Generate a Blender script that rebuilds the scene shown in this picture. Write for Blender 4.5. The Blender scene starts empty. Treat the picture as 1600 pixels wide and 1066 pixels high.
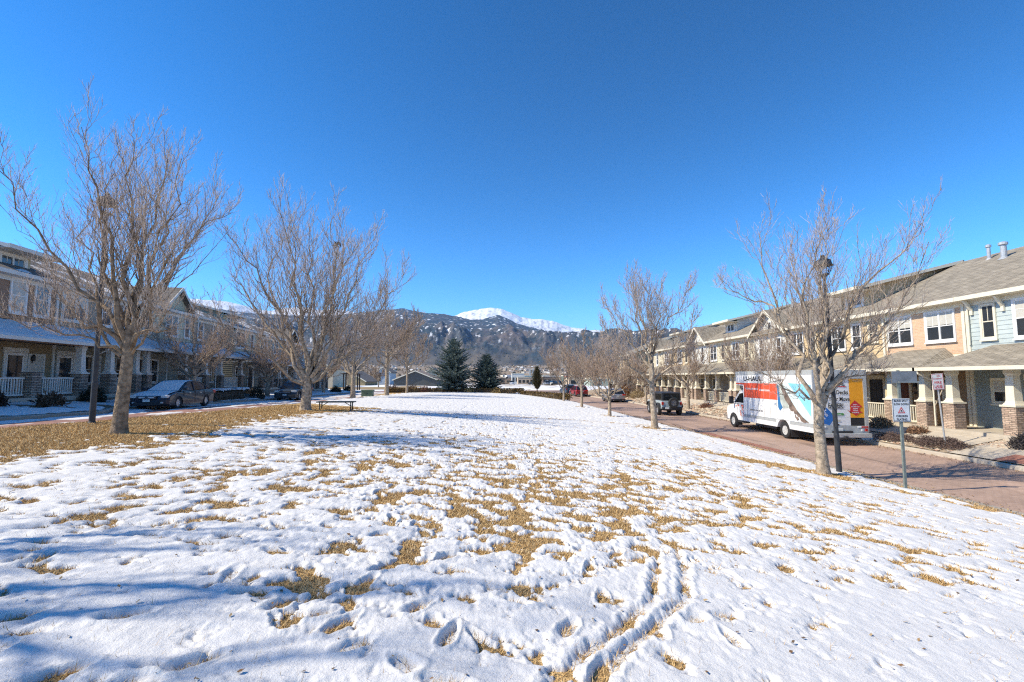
import bpy, math, random
import numpy as np
from mathutils import Vector, Matrix
R = math.radians
rng = np.random.default_rng(7)
random.seed(7)
scene = bpy.context.scene
COL = scene.collection

# ---------------------------------------------------------------- mesh builder
class MB:
    def __init__(self):
        self.v = []; self.f = []; self.m = []; self.mi = 0; self.M = None
    def _add(self, vs, fs):
        o = len(self.v)
        if self.M is not None:
            vs = [tuple(self.M @ Vector(p)) for p in vs]
        self.v.extend(tuple(p) for p in vs)
        for f in fs:
            self.f.append(tuple(i + o for i in f)); self.m.append(self.mi)
        return self
    def box(self, x0, x1, y0, y1, z0, z1):
        if x0 > x1: x0, x1 = x1, x0
        if y0 > y1: y0, y1 = y1, y0
        if z0 > z1: z0, z1 = z1, z0
        return self._add([(x0,y0,z0),(x1,y0,z0),(x1,y1,z0),(x0,y1,z0),(x0,y0,z1),(x1,y0,z1),(x1,y1,z1),(x0,y1,z1)],
                         [(0,3,2,1),(4,5,6,7),(0,1,5,4),(1,2,6,5),(2,3,7,6),(3,0,4,7)])
    def face(self, *pts):
        return self._add(pts, [tuple(range(len(pts)))])
    def prism(self, poly, axis, a, b):
        """poly: list of 2-D points; extruded along axis from a to b."""
        n = len(poly)
        def P(p, t):
            if axis == 'x': return (t, p[0], p[1])
            if axis == 'y': return (p[0], t, p[1])
            return (p[0], p[1], t)
        vs = [P(p, a) for p in poly] + [P(p, b) for p in poly]
        fs = [tuple(range(n))[::-1], tuple(range(n, 2*n))]
        for i in range(n):
            j = (i+1) % n
            fs.append((i, j, n+j, n+i))
        return self._add(vs, fs)
    def tube(self, pts, rad, n=8, cap=True):
        pts = [Vector(p) for p in pts]
        if not hasattr(rad, '__len__'): rad = [rad]*len(pts)
        rings = []
        for i, p in enumerate(pts):
            t = (pts[min(i+1, len(pts)-1)] - pts[max(i-1, 0)]).normalized()
            a = Vector((1,0,0)) if abs(t.x) < .8 else Vector((0,1,0))
            u = t.cross(a).normalized(); w = t.cross(u)
            rings.append([p + (u*math.cos(2*math.pi*k/n) + w*math.sin(2*math.pi*k/n))*rad[i] for k in range(n)])
        vs = [q for r_ in rings for q in r_]
        fs = []
        for i in range(len(pts)-1):
            for k in range(n):
                k2 = (k+1) % n
                fs.append((i*n+k, i*n+k2, (i+1)*n+k2, (i+1)*n+k))
        if cap:
            fs.append(tuple(range(n))[::-1]); fs.append(tuple((len(pts)-1)*n+k for k in range(n)))
        return self._add(vs, fs)
    def lathe(self, prof, c=(0,0,0), n=12, cap=True):
        """prof: (r,z) list around the z axis at c."""
        vs = []; fs = []
        for (r_, z) in prof:
            for k in range(n):
                a = 2*math.pi*k/n
                vs.append((c[0]+r_*math.cos(a), c[1]+r_*math.sin(a), c[2]+z))
        for i in range(len(prof)-1):
            for k in range(n):
                k2 = (k+1) % n
                fs.append((i*n+k, i*n+k2, (i+1)*n+k2, (i+1)*n+k))
        if cap: fs.append(tuple(range(n))[::-1]); fs.append(tuple((len(prof)-1)*n+k for k in range(n)))
        return self._add(vs, fs)
    def frustum(self, x, y, z0, z1, w0, d0, w1, d1):
        return self._add([(x-w0/2,y-d0/2,z0),(x+w0/2,y-d0/2,z0),(x+w0/2,y+d0/2,z0),(x-w0/2,y+d0/2,z0),
                          (x-w1/2,y-d1/2,z1),(x+w1/2,y-d1/2,z1),(x+w1/2,y+d1/2,z1),(x-w1/2,y+d1/2,z1)],
                         [(0,3,2,1),(4,5,6,7),(0,1,5,4),(1,2,6,5),(2,3,7,6),(3,0,4,7)])
    def build(self, name, mats, parent=None, smooth=False, bevel=0, loc=None):
        used = sorted({i for f in self.f for i in f})
        if len(used) < len(self.v):
            mp = {k: i for i, k in enumerate(used)}; self.v = [self.v[i] for i in used]; self.f = [tuple(mp[i] for i in f) for f in self.f]
        me = bpy.data.meshes.new(name)
        me.from_pydata(self.v, [], self.f)
        if not isinstance(mats, (list, tuple)): mats = [mats]
        for m_ in mats: me.materials.append(m_)
        if len(mats) > 1: me.polygons.foreach_set('material_index', self.m)
        if smooth: me.polygons.foreach_set('use_smooth', [True]*len(me.polygons))
        me.update()
        o = bpy.data.objects.new(name, me); COL.objects.link(o)
        if parent is not None: o.parent = parent
        if loc is not None: o.location = loc
        if bevel:
            b = o.modifiers.new('b', 'BEVEL'); b.width = bevel; b.segments = 2; b.limit_method = 'ANGLE'; b.angle_limit = R(40)
        return o

def np_mesh(name, V, F, mats, parent=None, smooth=True, matidx=None, attrs=None):
    """V (n,3), F (m,k) numpy arrays -> object."""
    me = bpy.data.meshes.new(name)
    n, m, k = len(V), len(F), F.shape[1]
    me.vertices.add(n); me.vertices.foreach_set('co', np.ascontiguousarray(V, dtype=np.float32).ravel())
    me.loops.add(m*k); me.loops.foreach_set('vertex_index', np.ascontiguousarray(F, dtype=np.int32).ravel())
    me.polygons.add(m)
    me.polygons.foreach_set('loop_start', np.arange(0, m*k, k, dtype=np.int32))
    if matidx is not None: me.polygons.foreach_set('material_index', np.ascontiguousarray(matidx, dtype=np.int32))
    if not isinstance(mats, (list, tuple)): mats = [mats]
    for m_ in mats: me.materials.append(m_)
    if attrs:
        for an, av in attrs.items():
            if av.ndim == 1:
                a = me.attributes.new(an, 'FLOAT', 'POINT'); a.data.foreach_set('value', np.ascontiguousarray(av, dtype=np.float32))
            else:
                a = me.attributes.new(an, 'FLOAT_COLOR', 'POINT')
                c = np.ones((n, 4), np.float32); c[:, :3] = av
                a.data.foreach_set('color', c.ravel())
    me.update(calc_edges=True)
    me.polygons.foreach_set('use_smooth', np.full(m, smooth, dtype=bool))
    o = bpy.data.objects.new(name, me); COL.objects.link(o)
    if parent is not None: o.parent = parent
    return o

def grid_faces(nr, nc):
    i = np.arange((nr-1)*nc).reshape(nr-1, nc)[:, :-1].ravel()
    return np.stack([i, i+1, i+nc+1, i+nc], 1)

def tag(o, label=None, cat=None, group=None, kind=None):
    if label: o['label'] = label
    if cat: o['category'] = cat
    if group: o['group'] = group
    if kind: o['kind'] = kind
    return o
def thing(name, label, cat, loc=(0,0,0), rotz=0, group=None):
    o = bpy.data.objects.new(name, None); COL.objects.link(o)
    o.empty_display_size = .2
    o.location = loc; o.rotation_euler = (0, 0, rotz)
    return tag(o, label, cat, group)
def dup(root, loc, rotz=0, label=None, group=None, scale=None):
    def cp(o, par):
        c = o.copy(); COL.objects.link(c)
        if par is not None: c.parent = par
        for ch in list(o.children): cp(ch, c)
        return c
    r = cp(root, None)
    r.location = loc; r.rotation_euler = (0, 0, rotz)
    if label: r['label'] = label
    if group: r['group'] = group
    if scale is not None: r.scale = (scale,)*3 if not hasattr(scale, '__len__') else scale
    return r

# ---------------------------------------------------------------- materials
_M = {}
def newmat(name):
    m = bpy.data.materials.new(name); m.use_nodes = True
    nt = m.node_tree; b = nt.nodes['Principled BSDF']
    return m, nt, b
def N(nt, t, **kw):
    n = nt.nodes.new(t)
    for k, v in kw.items():
        if k in n.inputs.keys() if hasattr(n.inputs, 'keys') else False: n.inputs[k].default_value = v
        else: setattr(n, k, v)
    return n
def mat(name, col, rough=.6, var=.12, scale=3.0, metal=0, bump=0, bscale=20, spec=.5, coat=0, detail=4, col2=None):
    if name in _M: return _M[name]
    m, nt, b = newmat(name)
    tc = N(nt, 'ShaderNodeTexCoord')
    no = N(nt, 'ShaderNodeTexNoise'); no.inputs['Scale'].default_value = scale; no.inputs['Detail'].default_value = detail
    nt.links.new(tc.outputs['Object'], no.inputs['Vector'])
    mx = N(nt, 'ShaderNodeMix', data_type='RGBA')
    ramp = N(nt, 'ShaderNodeMapRange'); ramp.inputs[1].default_value = .3; ramp.inputs[2].default_value = .7
    nt.links.new(no.outputs['Fac'], ramp.inputs[0]); nt.links.new(ramp.outputs[0], mx.inputs[0])
    c2 = col2 or tuple(min(1, c*(1+var)) for c in col)
    c1 = tuple(c*(1-var) for c in col)
    mx.inputs[6].default_value = (*c1, 1); mx.inputs[7].default_value = (*c2, 1)
    nt.links.new(mx.outputs[2], b.inputs['Base Color'])
    b.inputs['Roughness'].default_value = rough; b.inputs['Metallic'].default_value = metal
    b.inputs['Specular IOR Level'].default_value = spec; b.inputs['Coat Weight'].default_value = coat
    if bump:
        n2 = N(nt, 'ShaderNodeTexNoise'); n2.inputs['Scale'].default_value = bscale; n2.inputs['Detail'].default_value = 5
        nt.links.new(tc.outputs['Object'], n2.inputs['Vector'])
        bp = N(nt, 'ShaderNodeBump'); bp.inputs['Strength'].default_value = 1; bp.inputs['Distance'].default_value = bump
        nt.links.new(n2.outputs['Fac'], bp.inputs['Height']); nt.links.new(bp.outputs[0], b.inputs['Normal'])
    _M[name] = m
    return m
def brick_mat(name, c1, c2, mortar, bw, bh, ms, rough=.85, plan=False, offset=.5, bump=.006, squash=1.0, noisev=.25):
    """Brick texture in (x+y, z) for walls, (x, y) for plan surfaces such as roofs."""
    if name in _M: return _M[name]
    m, nt, b = newmat(name)
    tc = N(nt, 'ShaderNodeTexCoord'); sp = N(nt, 'ShaderNodeSeparateXYZ'); cb = N(nt, 'ShaderNodeCombineXYZ')
    nt.links.new(tc.outputs['Object'], sp.inputs[0])
    if plan:
        nt.links.new(sp.outputs[0], cb.inputs[0])
        ad = N(nt, 'ShaderNodeMath', operation='MULTIPLY'); ad.inputs[1].default_value = 1.12
        nt.links.new(sp.outputs[1], ad.inputs[0]); nt.links.new(ad.outputs[0], cb.inputs[1])
    else:
        ad = N(nt, 'ShaderNodeMath', operation='ADD'); nt.links.new(sp.outputs[0], ad.inputs[0]); nt.links.new(sp.outputs[1], ad.inputs[1])
        nt.links.new(ad.outputs[0], cb.inputs[0]); nt.links.new(sp.outputs[2], cb.inputs[1])
    br = N(nt, 'ShaderNodeTexBrick'); br.offset = offset; br.squash = squash
    br.inputs['Color1'].default_value = (*c1, 1); br.inputs['Color2'].default_value = (*c2, 1); br.inputs['Mortar'].default_value = (*mortar, 1)
    br.inputs['Scale'].default_value = 1; br.inputs['Mortar Size'].default_value = ms; br.inputs['Brick Width'].default_value = bw; br.inputs['Row Height'].default_value = bh
    br.inputs['Mortar Smooth'].default_value = .2
    nt.links.new(cb.outputs[0], br.inputs['Vector'])
    no = N(nt, 'ShaderNodeTexNoise'); no.inputs['Scale'].default_value = 2.2; no.inputs['Detail'].default_value = 6; no.inputs['Roughness'].default_value = .7
    nt.links.new(tc.outputs['Object'], no.inputs['Vector'])
    mr = N(nt, 'ShaderNodeMapRange'); mr.inputs[1].default_value = .25; mr.inputs[2].default_value = .75; mr.inputs[3].default_value = 1-noisev; mr.inputs[4].default_value = 1+noisev
    nt.links.new(no.outputs['Fac'], mr.inputs[0])
    vm = N(nt, 'ShaderNodeVectorMath', operation='SCALE'); nt.links.new(br.outputs['Color'], vm.inputs[0]); nt.links.new(mr.outputs[0], vm.inputs['Scale'])
    nt.links.new(vm.outputs[0], b.inputs['Base Color'])
    b.inputs['Roughness'].default_value = rough; b.inputs['Specular IOR Level'].default_value = .2
    if bump:
        bp = N(nt, 'ShaderNodeBump'); bp.inputs['Distance'].default_value = bump; bp.invert = True
        nt.links.new(br.outputs['Fac'], bp.inputs['Height']); nt.links.new(bp.outputs[0], b.inputs['Normal'])
    _M[name] = m
    return m
def attr_mat(name, attr='col', rough=.9, nscale=None, nvar=.2, bump=0, bscale=30, spec=.15):
    if name in _M: return _M[name]
    m, nt, b = newmat(name)
    at = N(nt, 'ShaderNodeAttribute'); at.attribute_name = attr
    out = at.outputs['Color']
    if nscale:
        tc = N(nt, 'ShaderNodeTexCoord')
        no = N(nt, 'ShaderNodeTexNoise'); no.inputs['Scale'].default_value = nscale; no.inputs['Detail'].default_value = 8; no.inputs['Roughness'].default_value = .65
        nt.links.new(tc.outputs['Object'], no.inputs['Vector'])
        mr = N(nt, 'ShaderNodeMapRange'); mr.inputs[1].default_value = .25; mr.inputs[2].default_value = .75; mr.inputs[3].default_value = 1-nvar; mr.inputs[4].default_value = 1+nvar
        nt.links.new(no.outputs['Fac'], mr.inputs[0])
        vm = N(nt, 'ShaderNodeVectorMath', operation='SCALE'); nt.links.new(out, vm.inputs[0]); nt.links.new(mr.outputs[0], vm.inputs['Scale'])
        out = vm.outputs[0]
    nt.links.new(out, b.inputs['Base Color'])
    b.inputs['Roughness'].default_value = rough; b.inputs['Specular IOR Level'].default_value = spec
    if bump:
        tc = N(nt, 'ShaderNodeTexCoord')
        n2 = N(nt, 'ShaderNodeTexNoise'); n2.inputs['Scale'].default_value = bscale; n2.inputs['Detail'].default_value = 6
        nt.links.new(tc.outputs['Object'], n2.inputs['Vector'])
        bp = N(nt, 'ShaderNodeBump'); bp.inputs['Distance'].default_value = bump
        nt.links.new(n2.outputs['Fac'], bp.inputs['Height']); nt.links.new(bp.outputs[0], b.inputs['Normal'])
    _M[name] = m
    return m

# ---------------------------------------------------------------- noise
_perm = np.random.default_rng(3).permutation(4096)
_ang = np.random.default_rng(4).random(4096)*2*np.pi
_gx, _gy = np.cos(_ang), np.sin(_ang)
def perlin(x, y, seed=0):
    x = np.asarray(x, float); y = np.asarray(y, float)
    xi = np.floor(x).astype(np.int64); yi = np.floor(y).astype(np.int64)
    xf = x-xi; yf = y-yi
    u = xf**3*(xf*(xf*6-15)+10); v = yf**3*(yf*(yf*6-15)+10)
    def g(a, b, dx, dy):
        h = _perm[(_perm[(a+seed*131) & 4095] + b) & 4095]
        return _gx[h]*dx + _gy[h]*dy
    n00 = g(xi, yi, xf, yf); n10 = g(xi+1, yi, xf-1, yf)
    n01 = g(xi, yi+1, xf, yf-1); n11 = g(xi+1, yi+1, xf-1, yf-1)
    return (n00*(1-u)+n10*u)*(1-v) + (n01*(1-u)+n11*u)*v
def fbm(x, y, oct=5, gain=.5, lac=2.03, seed=0):
    s = 0; a = 1
    for k in range(oct):
        s = s + a*perlin(x, y, seed+k*7); x = x*lac; y = y*lac; a *= gain
    return s
def ridged(x, y, oct=6, gain=.5, lac=2.07, seed=0):
    s = 0; a = 1
    for k in range(oct):
        s = s + a*(1-2*np.abs(perlin(x, y, seed+k*11))); x = x*lac; y = y*lac; a *= gain
    return s
def sstep(a, b, x):
    t = np.clip((x-a)/(b-a), 0, 1); return t*t*(3-2*t)
# ---------------------------------------------------------------- ground shape (metres; camera at the origin 3 m above the right-hand street)
_zl = ([0, 13, 23, 40, 60, 80, 130], [1.78, 1.70, 1.45, 1.12, .88, .72, .6])
_zc = ([0, 3, 13, 25, 45, 70, 90, 130], [1.33, 1.30, 1.05, .82, .72, .66, .58, .5])
_zr = ([0, 50, 70, 90, 130], [.06, .08, .2, .35, .4])
_xR = ([-15, 10, 14, 24.5, 40, 55, 70, 80, 90], [11.2, 11.2, 10.9, 10.4, 9.6, 8.7, 7.0, 5.0, 1.0])
_xL = ([-15, 11, 14, 23, 40, 60, 80, 95], [-12.6, -12.5, -12.1, -12.3, -13.9, -16.0, -18.0, -19.5])
_xC = ([-15, 20, 36, 55, 70, 85], [16.7, 16.7, 15.6, 15.2, 13.4, 12.0])          # far kerb of the right street
def ip(t, y): return np.interp(y, t[0], t[1])
def smooth_ip(t, y):
    return (ip(t, y-3)+ip(t, y-1.5)+ip(t, y)+ip(t, y+1.5)+ip(t, y+3))/5
def lawn_z(x, y):
    zl, zc, zr = smooth_ip(_zl, y), smooth_ip(_zc, y), smooth_ip(_zr, y)
    xr = ip(_xR, y)
    t = np.clip(x, -12.6, 12)
    a, c = -11., np.minimum(xr, 10.6)
    q = zl*(t-0)*(t-c)/((a-0)*(a-c)) + zc*(t-a)*(t-c)/((0-a)*(0-c)) + zr*(t-a)*(t-0)/((c-a)*(c-0))
    q = np.minimum(q, zl+.12)
    return np.maximum(q, zr-.02)
def street_z(y): return np.interp(y, [-20, 50, 70, 90, 140], [0, 0, .08, .24, .3])
def left_z(y): return smooth_ip(([-20, 0, 13, 23, 39, 60, 80, 130], [1.9, 1.82, 1.60, 1.42, 1.08, .80, .62, .5]), y)
def near_z(x, y):
    """everything round the park, used for the one terrain sheet (kept a little below the finished surfaces)"""
    l = left_z(y); r = street_z(y)
    z = np.where(x < -12, l, np.where(x > 10.8, r, np.minimum(lawn_z(x, y), 3)))
    z = np.where(x < -19, l+np.clip((-19-x)*.1, 0, .4), z)
    z = np.where(x > 17, r+np.clip((x-17)*.3, 0, .6), z)
    return z
# ---------------------------------------------------------------- far terrain with the mountains
def build_terrain():
    az = np.concatenate([np.linspace(-180, -62, 40)[:-1], np.linspace(-62, 62, 1000), np.linspace(62, 180, 40)[1:]])
    az = np.radians(az)
    rr = np.concatenate([[.5], np.geomspace(6, 3900, 170), np.geomspace(3980, 10500, 330), np.geomspace(10650, 26000, 190)])
    A, RR = np.meshgrid(az, rr)
    X = RR*np.sin(A); Y = RR*np.cos(A)
    u = np.tan(np.clip(az, R(-75), R(75)))
    px = 785+720*u
    front = ([-900,-300,0,200,300,340,380,430,470,520,560,600,630,655,690,715,735,755,778,792,806,830,850,880,910,960,1000,1060,1200,1600,2200],
             [478,470,466,470,478,482,488,491,493,492,488,483,481,487,490,494,499,498,491.5,496.5,504,510.5,516,518.5,519,519.5,521,523,520,512,500])
    back = ([-900,0,200,300,345,365,395,420,445,475,500,520,545,570,600,690,712,725,745,766,782,800,816,832,850,868,880,892,915,930,960,985,1010,1100,2200],
            [500,480,463,466,470,473,482,485,480,480,484,482,486,492,500,500,491.5,486.5,483,480,481.5,488,495.5,497.5,499,502.5,506.5,510.5,514.5,515.5,517,519,522,530,530])
    v1 = (590-np.interp(px, *front))/720; v2 = (590-np.interp(px, *back))/720
    c = np.cos(np.clip(az, R(-75), R(75)))
    R1 = 9000+900*perlin(az*5+3, az*0+.3, 5); R2 = 18500
    H1 = v1*R1*c; H2 = v2*R2*c
    s1 = np.clip((RR-4000)/(R1[None, :]-4000), 0, 1)
    foot = np.clip((RR-500)/3600, 0, 1)**1.25*.028*4100
    q = A*9000
    rg = ridged(q/1500+.35*perlin(q/900, RR/1500, 9), RR/2600, 7, .52, seed=2)*.5
    rg2 = ridged(q/420+3, RR/600, 5, .5, seed=31)*.5
    env = np.sin(np.pi*np.clip(s1, 0, 1)**.62)*(1-.95*sstep(.16, .72, s1))+.10*np.sin(np.pi*s1)
    mount = foot + (H1[None, :]-foot)*s1**1.12 + env*(rg*270+rg2*45)+np.sin(np.pi*np.clip(s1*1.05, 0, 1))*np.minimum(0, rg-.35)*120*np.clip(H1[None, :]/1000, .3, 1.3)
    # behind the front crest: a dip, then the high snowy massif
    t = np.clip((RR-R1[None, :])/(R2-R1[None, :]), 0, 1)
    dip = H1[None, :]*(1-.45*np.sin(np.pi*t)**1) *(1-t) + H2[None, :]*t
    rgb_ = ridged(A*18500/2600, RR/3000, 6, .5, seed=50)*.5
    dip = dip - np.abs(H1[None, :])*.35*np.sin(np.pi*t) + np.sin(np.pi*t)*rgb_*150
    dip = dip-150*sstep(.35, .8, t)*np.clip(.9-ridged(A*18500/1300, RR/2600, 6, .55, seed=55)*.5, 0, 2)*sstep(1.0, .93, t)
    far = np.clip((RR-R2)/6000, 0, 1)
    dip = dip+np.exp(-((t-1)/.10)**2)*(fbm(A*18500/260, A*0+.7, 5, .6, seed=121)*34+np.minimum(0, ridged(A*18500/420, RR/700, 5, .55, seed=123)*.5-.5)*90*sstep(1.0, .96, t))
    Z = np.where(RR < R1[None, :], mount, dip*(1-far*.6))
    Z = Z+np.exp(-((RR-R1[None, :])/700)**2)*fbm(q/170, q*0+.2, 4, .6, seed=125)*16
    wob = fbm(X/160, Y/160, 4, seed=60)*3.5*sstep(300, 900, RR)*(1+RR/2500)
    Z = Z + np.where(RR < 5200, wob, 0)
    near = near_z(X, Y)-.3
    k = sstep(100, 320, RR)
    Z = near*(1-k) + (Z-2.2*sstep(150, 400, RR)*(1-sstep(600, 1500, RR)))*k
    back_half = np.abs(A) > R(80)
    Z = np.where(back_half, np.where(RR < 200, near, 0), Z)
    # colours of the ground itself
    col = np.zeros(X.shape+(3,))
    n1 = fbm(X/40, Y/40, 5, seed=70); n2 = fbm(X/220, Y/220, 5, seed=75)
    scrub = np.array([.33, .25, .17]); scr2 = np.array([.21, .17, .125]); snow = np.array([.80, .81, .84])
    forest = np.array([.028, .044, .055]); tan = np.array([.17, .14, .12]); rock = np.array([.27, .215, .18])
    w = sstep(-.2, .3, n2)[..., None]
    col[:] = scrub*w + scr2*(1-w)
    col += (sstep(.12, .3, fbm(X/25, Y/70, 4, seed=79))*sstep(1200, 300, RR))[..., None]*(snow-col)*.8
    # forest on the mountain, tan gullies and rocky ribs, patches of snow
    fq = fbm(q/380, RR/700, 6, .6, seed=81)
    fm = sstep(3300, 4500, RR+900*n2)[..., None]
    mcol = forest*np.ones_like(col)
    kk = sstep(.06, .36, fbm(q/190, RR/420, 5, .62, seed=86)+.3*rg2)[..., None]
    mcol += (tan-mcol)*kk*.22
    kk = sstep(.30, .55, fbm(q/420+7, RR/900, 5, .6, seed=91)+.25*rg)[..., None]*sstep(.9, .2, s1)[..., None]
    mcol += (rock*.8-mcol)*kk*.26
    sn = fbm(q/95, RR/300, 6, .68, seed=97)
    sl = sn + .28*fbm(q/900, RR/1100, 3, seed=98) - .18*rg2
    kk = sstep(.31, .42, sl)[..., None]*sstep(.02, .2, s1)[..., None]
    mcol += (snow-mcol)*kk*.85
    mcol *= (1+.55*np.clip(fbm(q/70, RR/190, 4, .65, seed=133), -1, 1))[..., None]
    cone = np.exp(-((px-805)/75.)**2)[None, :]*sstep(.02, .12, s1)*sstep(.55, .25, s1)
    pink = np.array([.21, .15, .125])
    mcol += (pink-mcol)*(cone*sstep(-.3, .25, fq))[..., None]*.38
    col = col*(1-fm)+mcol*fm
    b = sstep(.02, .10, t)[..., None]
    peak = snow+(np.array([.30, .30, .33])-snow)*(sstep(.2, .55, fbm(A*18500/220, RR/500, 5, .6, seed=110)-.15*rgb_)*sstep(2300, 1500, Z))[..., None]*.8
    pk2 = sstep(-.12, .30, fbm(A*18500/120, RR/900, 5, .62, seed=118)-.3*rgb_)[..., None]
    peak = peak+(np.array([.34, .34, .38])-peak)*pk2*(.35+.5*sstep(2800, 2480, Z))[..., None]
    peak = peak+(forest*1.6-peak)*sstep(1580, 1250, Z+140*fq)[..., None]
    col = col*(1-b)+peak*b
    grass = np.array([.30, .22, .12])
    nm = sstep(.05, .25, n1)[..., None]*(RR < 160)[..., None]
    col = np.where((RR < 160)[..., None], np.array([.72, .73, .76])*(1-nm)+grass*nm, col)
    V = np.stack([X, Y, Z], -1).reshape(-1, 3)
    F = grid_faces(len(rr), len(az))
    o = np_mesh('terrain', V, F, attr_mat('terrain_ground', nscale=.02, nvar=.25, rough=.95), smooth=True, attrs={'col': col.reshape(-1, 3)})
    tag(o, kind='structure')
    return lambda x, y: None, (az, rr, Z)
_, (TAZ, TRR, TZ) = build_terrain()
def terr_z(x, y):
    a = np.arctan2(x, y); r = np.hypot(x, y)
    i = np.clip(np.searchsorted(TRR, r), 1, len(TRR)-1); j = np.clip(np.searchsorted(TAZ, a), 1, len(TAZ)-1)
    return TZ[i-1, j]*.5+TZ[i, j]*.5

# ---------------------------------------------------------------- park lawn (dry grass) and the snow lying on it
def lawn_grid():
    ys = np.concatenate([np.linspace(-9, 1.6, 60)[:-1], np.geomspace(1.6, 72, 800)])
    g = np.linspace(0, 1, 4000)
    xs0 = -12.6+g*23.8
    dens = .35+np.exp(-((xs0-.6)/3.6)**2)*1.5
    cdf = np.cumsum(dens); cdf = (cdf-cdf[0])/(cdf[-1]-cdf[0])
    par = np.interp(np.linspace(0, 1, 1180), cdf, g)
    xl, xr = ip(_xL, ys), ip(_xR, ys)
    X = xl[:, None]+(xr-xl)[:, None]*par[None, :]
    Y = np.repeat(ys[:, None], len(par), 1)
    return X, Y, par
LX, LY, LPAR = lawn_grid()
LZ = lawn_z(LX, LY)

def gauss(x, y, cx, cy, sx, sy): return np.exp(-((x-cx)/sx)**2-((y-cy)/sy)**2)
def seg_d(x, y, a, b):
    ax, ay = a; bx, by = b
    t = np.clip(((x-ax)*(bx-ax)+(y-ay)*(by-ay))/((bx-ax)**2+(by-ay)**2), 0, 1)
    return np.hypot(x-ax-t*(bx-ax), y-ay-t*(by-ay))
def bare_field(x, y):
    b = -.50+.06*sstep(9, 14, y)
    tr = np.maximum(gauss(x, y, .9, 8.2, 3.2, 4.0), .72*gauss(x, y, 0, 9.5, 6.5, 6.0))
    b += .50*tr
    b += .22*gauss(x, y, .4, 5.2, 1.9, 1.8)
    b += .20*gauss(x, y, 5.5, 9, 3.4, 4) + .14*gauss(x, y, -5, 7, 3, 4)
    edge = x+.5*fbm(x*.5, y*.3, 3, seed=201)
    bnd = np.interp(y, [0, 5.5, 7, 10, 15, 20, 24, 27, 30], [-12.5, -10, -8.6, -8.0, -8.3, -8.6, -7.7, -7.4, -14])
    b += 1.2*sstep(bnd+1.7, bnd-1.2, edge)
    b += .8*sstep(1.0, .2, seg_d(x, y, (7.0, 16.6), (9.4, 13.4))+.25*fbm(x*1.5, y*1.5, 2, seed=203))
    b += .6*sstep(.6, .1, seg_d(x, y, (9.4, 13.4), (10.7, 10.6))+.2*fbm(x*2, y*2, 2, seed=204))
    for (cx, cy) in ((7.7, 33.4), (8.3, 25.6), (7.4, 43.5), (-9.7, 23.2)):
        b += .75*gauss(x, y, cx-.2, cy, 1.0, 1.3)
    path = np.interp(x, [-9, -7, .5, 8.3, 11], [23.6, 24.2, 26.4, 27.4, 27.4])
    b += .85*np.exp(-((y-path+.1*fbm(x*.6, x*0, 3, seed=205))/.32)**2)
    b -= .40*gauss(x, y, 2.4, 3.5, 2.0, 1.8) + .22*gauss(x, y, -3.2, 3.4, 2.6, 1.5)
    b -= .02*sstep(16, 40, y)
    b += .15*sstep(.5, 0, ip(_xR, y)-x)
    return b, tr
def snow_thick(x, y):
    b, tr = bare_field(x, y)
    n = .60*fbm(x*1.05, y*1.25, 2, seed=211) + .95*fbm(x*2.9, y*3.4, 4, .62, seed=215)
    d = n + b
    tram = .74*np.clip(.28+.9*tr+.35*gauss(x, y, -5, 7, 4, 4), 0, 1)*sstep(60, 18, y)
    s = .022*sstep(.02, -.09, d) + .017*sstep(-.05, -.5, d) - .03*sstep(-.015, .06, d)
    s += .007*fbm(x*.7, y*.7, 3, seed=221)
    lump = fbm(x*4.2, y*4.2, 4, .55, seed=225)
    s += tram*(.016*lump + .010*fbm(x*11, y*11, 3, .6, seed=227)*sstep(16, 8, y) - .016*np.maximum(0, ridged(x*2.3, y*2.3, 3, .5, seed=229)-.55))*sstep(.25, -.1, d)
    return s
def stamp(S, X, Y, cx, cy, L, Wd, ang, depth, rim=.3):
    i0, i1 = np.searchsorted(Y[:, 0], [cy-L*1.6, cy+L*1.6])
    if i1 <= i0: return
    row = X[(i0+i1)//2]
    j0, j1 = np.searchsorted(row, [cx-L*1.6, cx+L*1.6])
    if j1 <= j0: return
    x = X[i0:i1, j0:j1]-cx; y = Y[i0:i1, j0:j1]-cy
    ca, sa = math.cos(ang), math.sin(ang)
    a = (x*ca+y*sa)/(L*.5); b = (-x*sa+y*ca)/(Wd*.5)
    b = b*(1+.22*a)
    r = np.sqrt(a*a+b*b)*(1+.22*perlin(x*11+cx*5, y*11+cy*3, 5)+.12*perlin(x*25+cx*7, y*25+cy, 6))
    S[i0:i1, j0:j1] += -.8*depth*sstep(1.0, .55, r) + .8*depth*rim*np.exp(-((r-1.18)/.16)**2)
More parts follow.
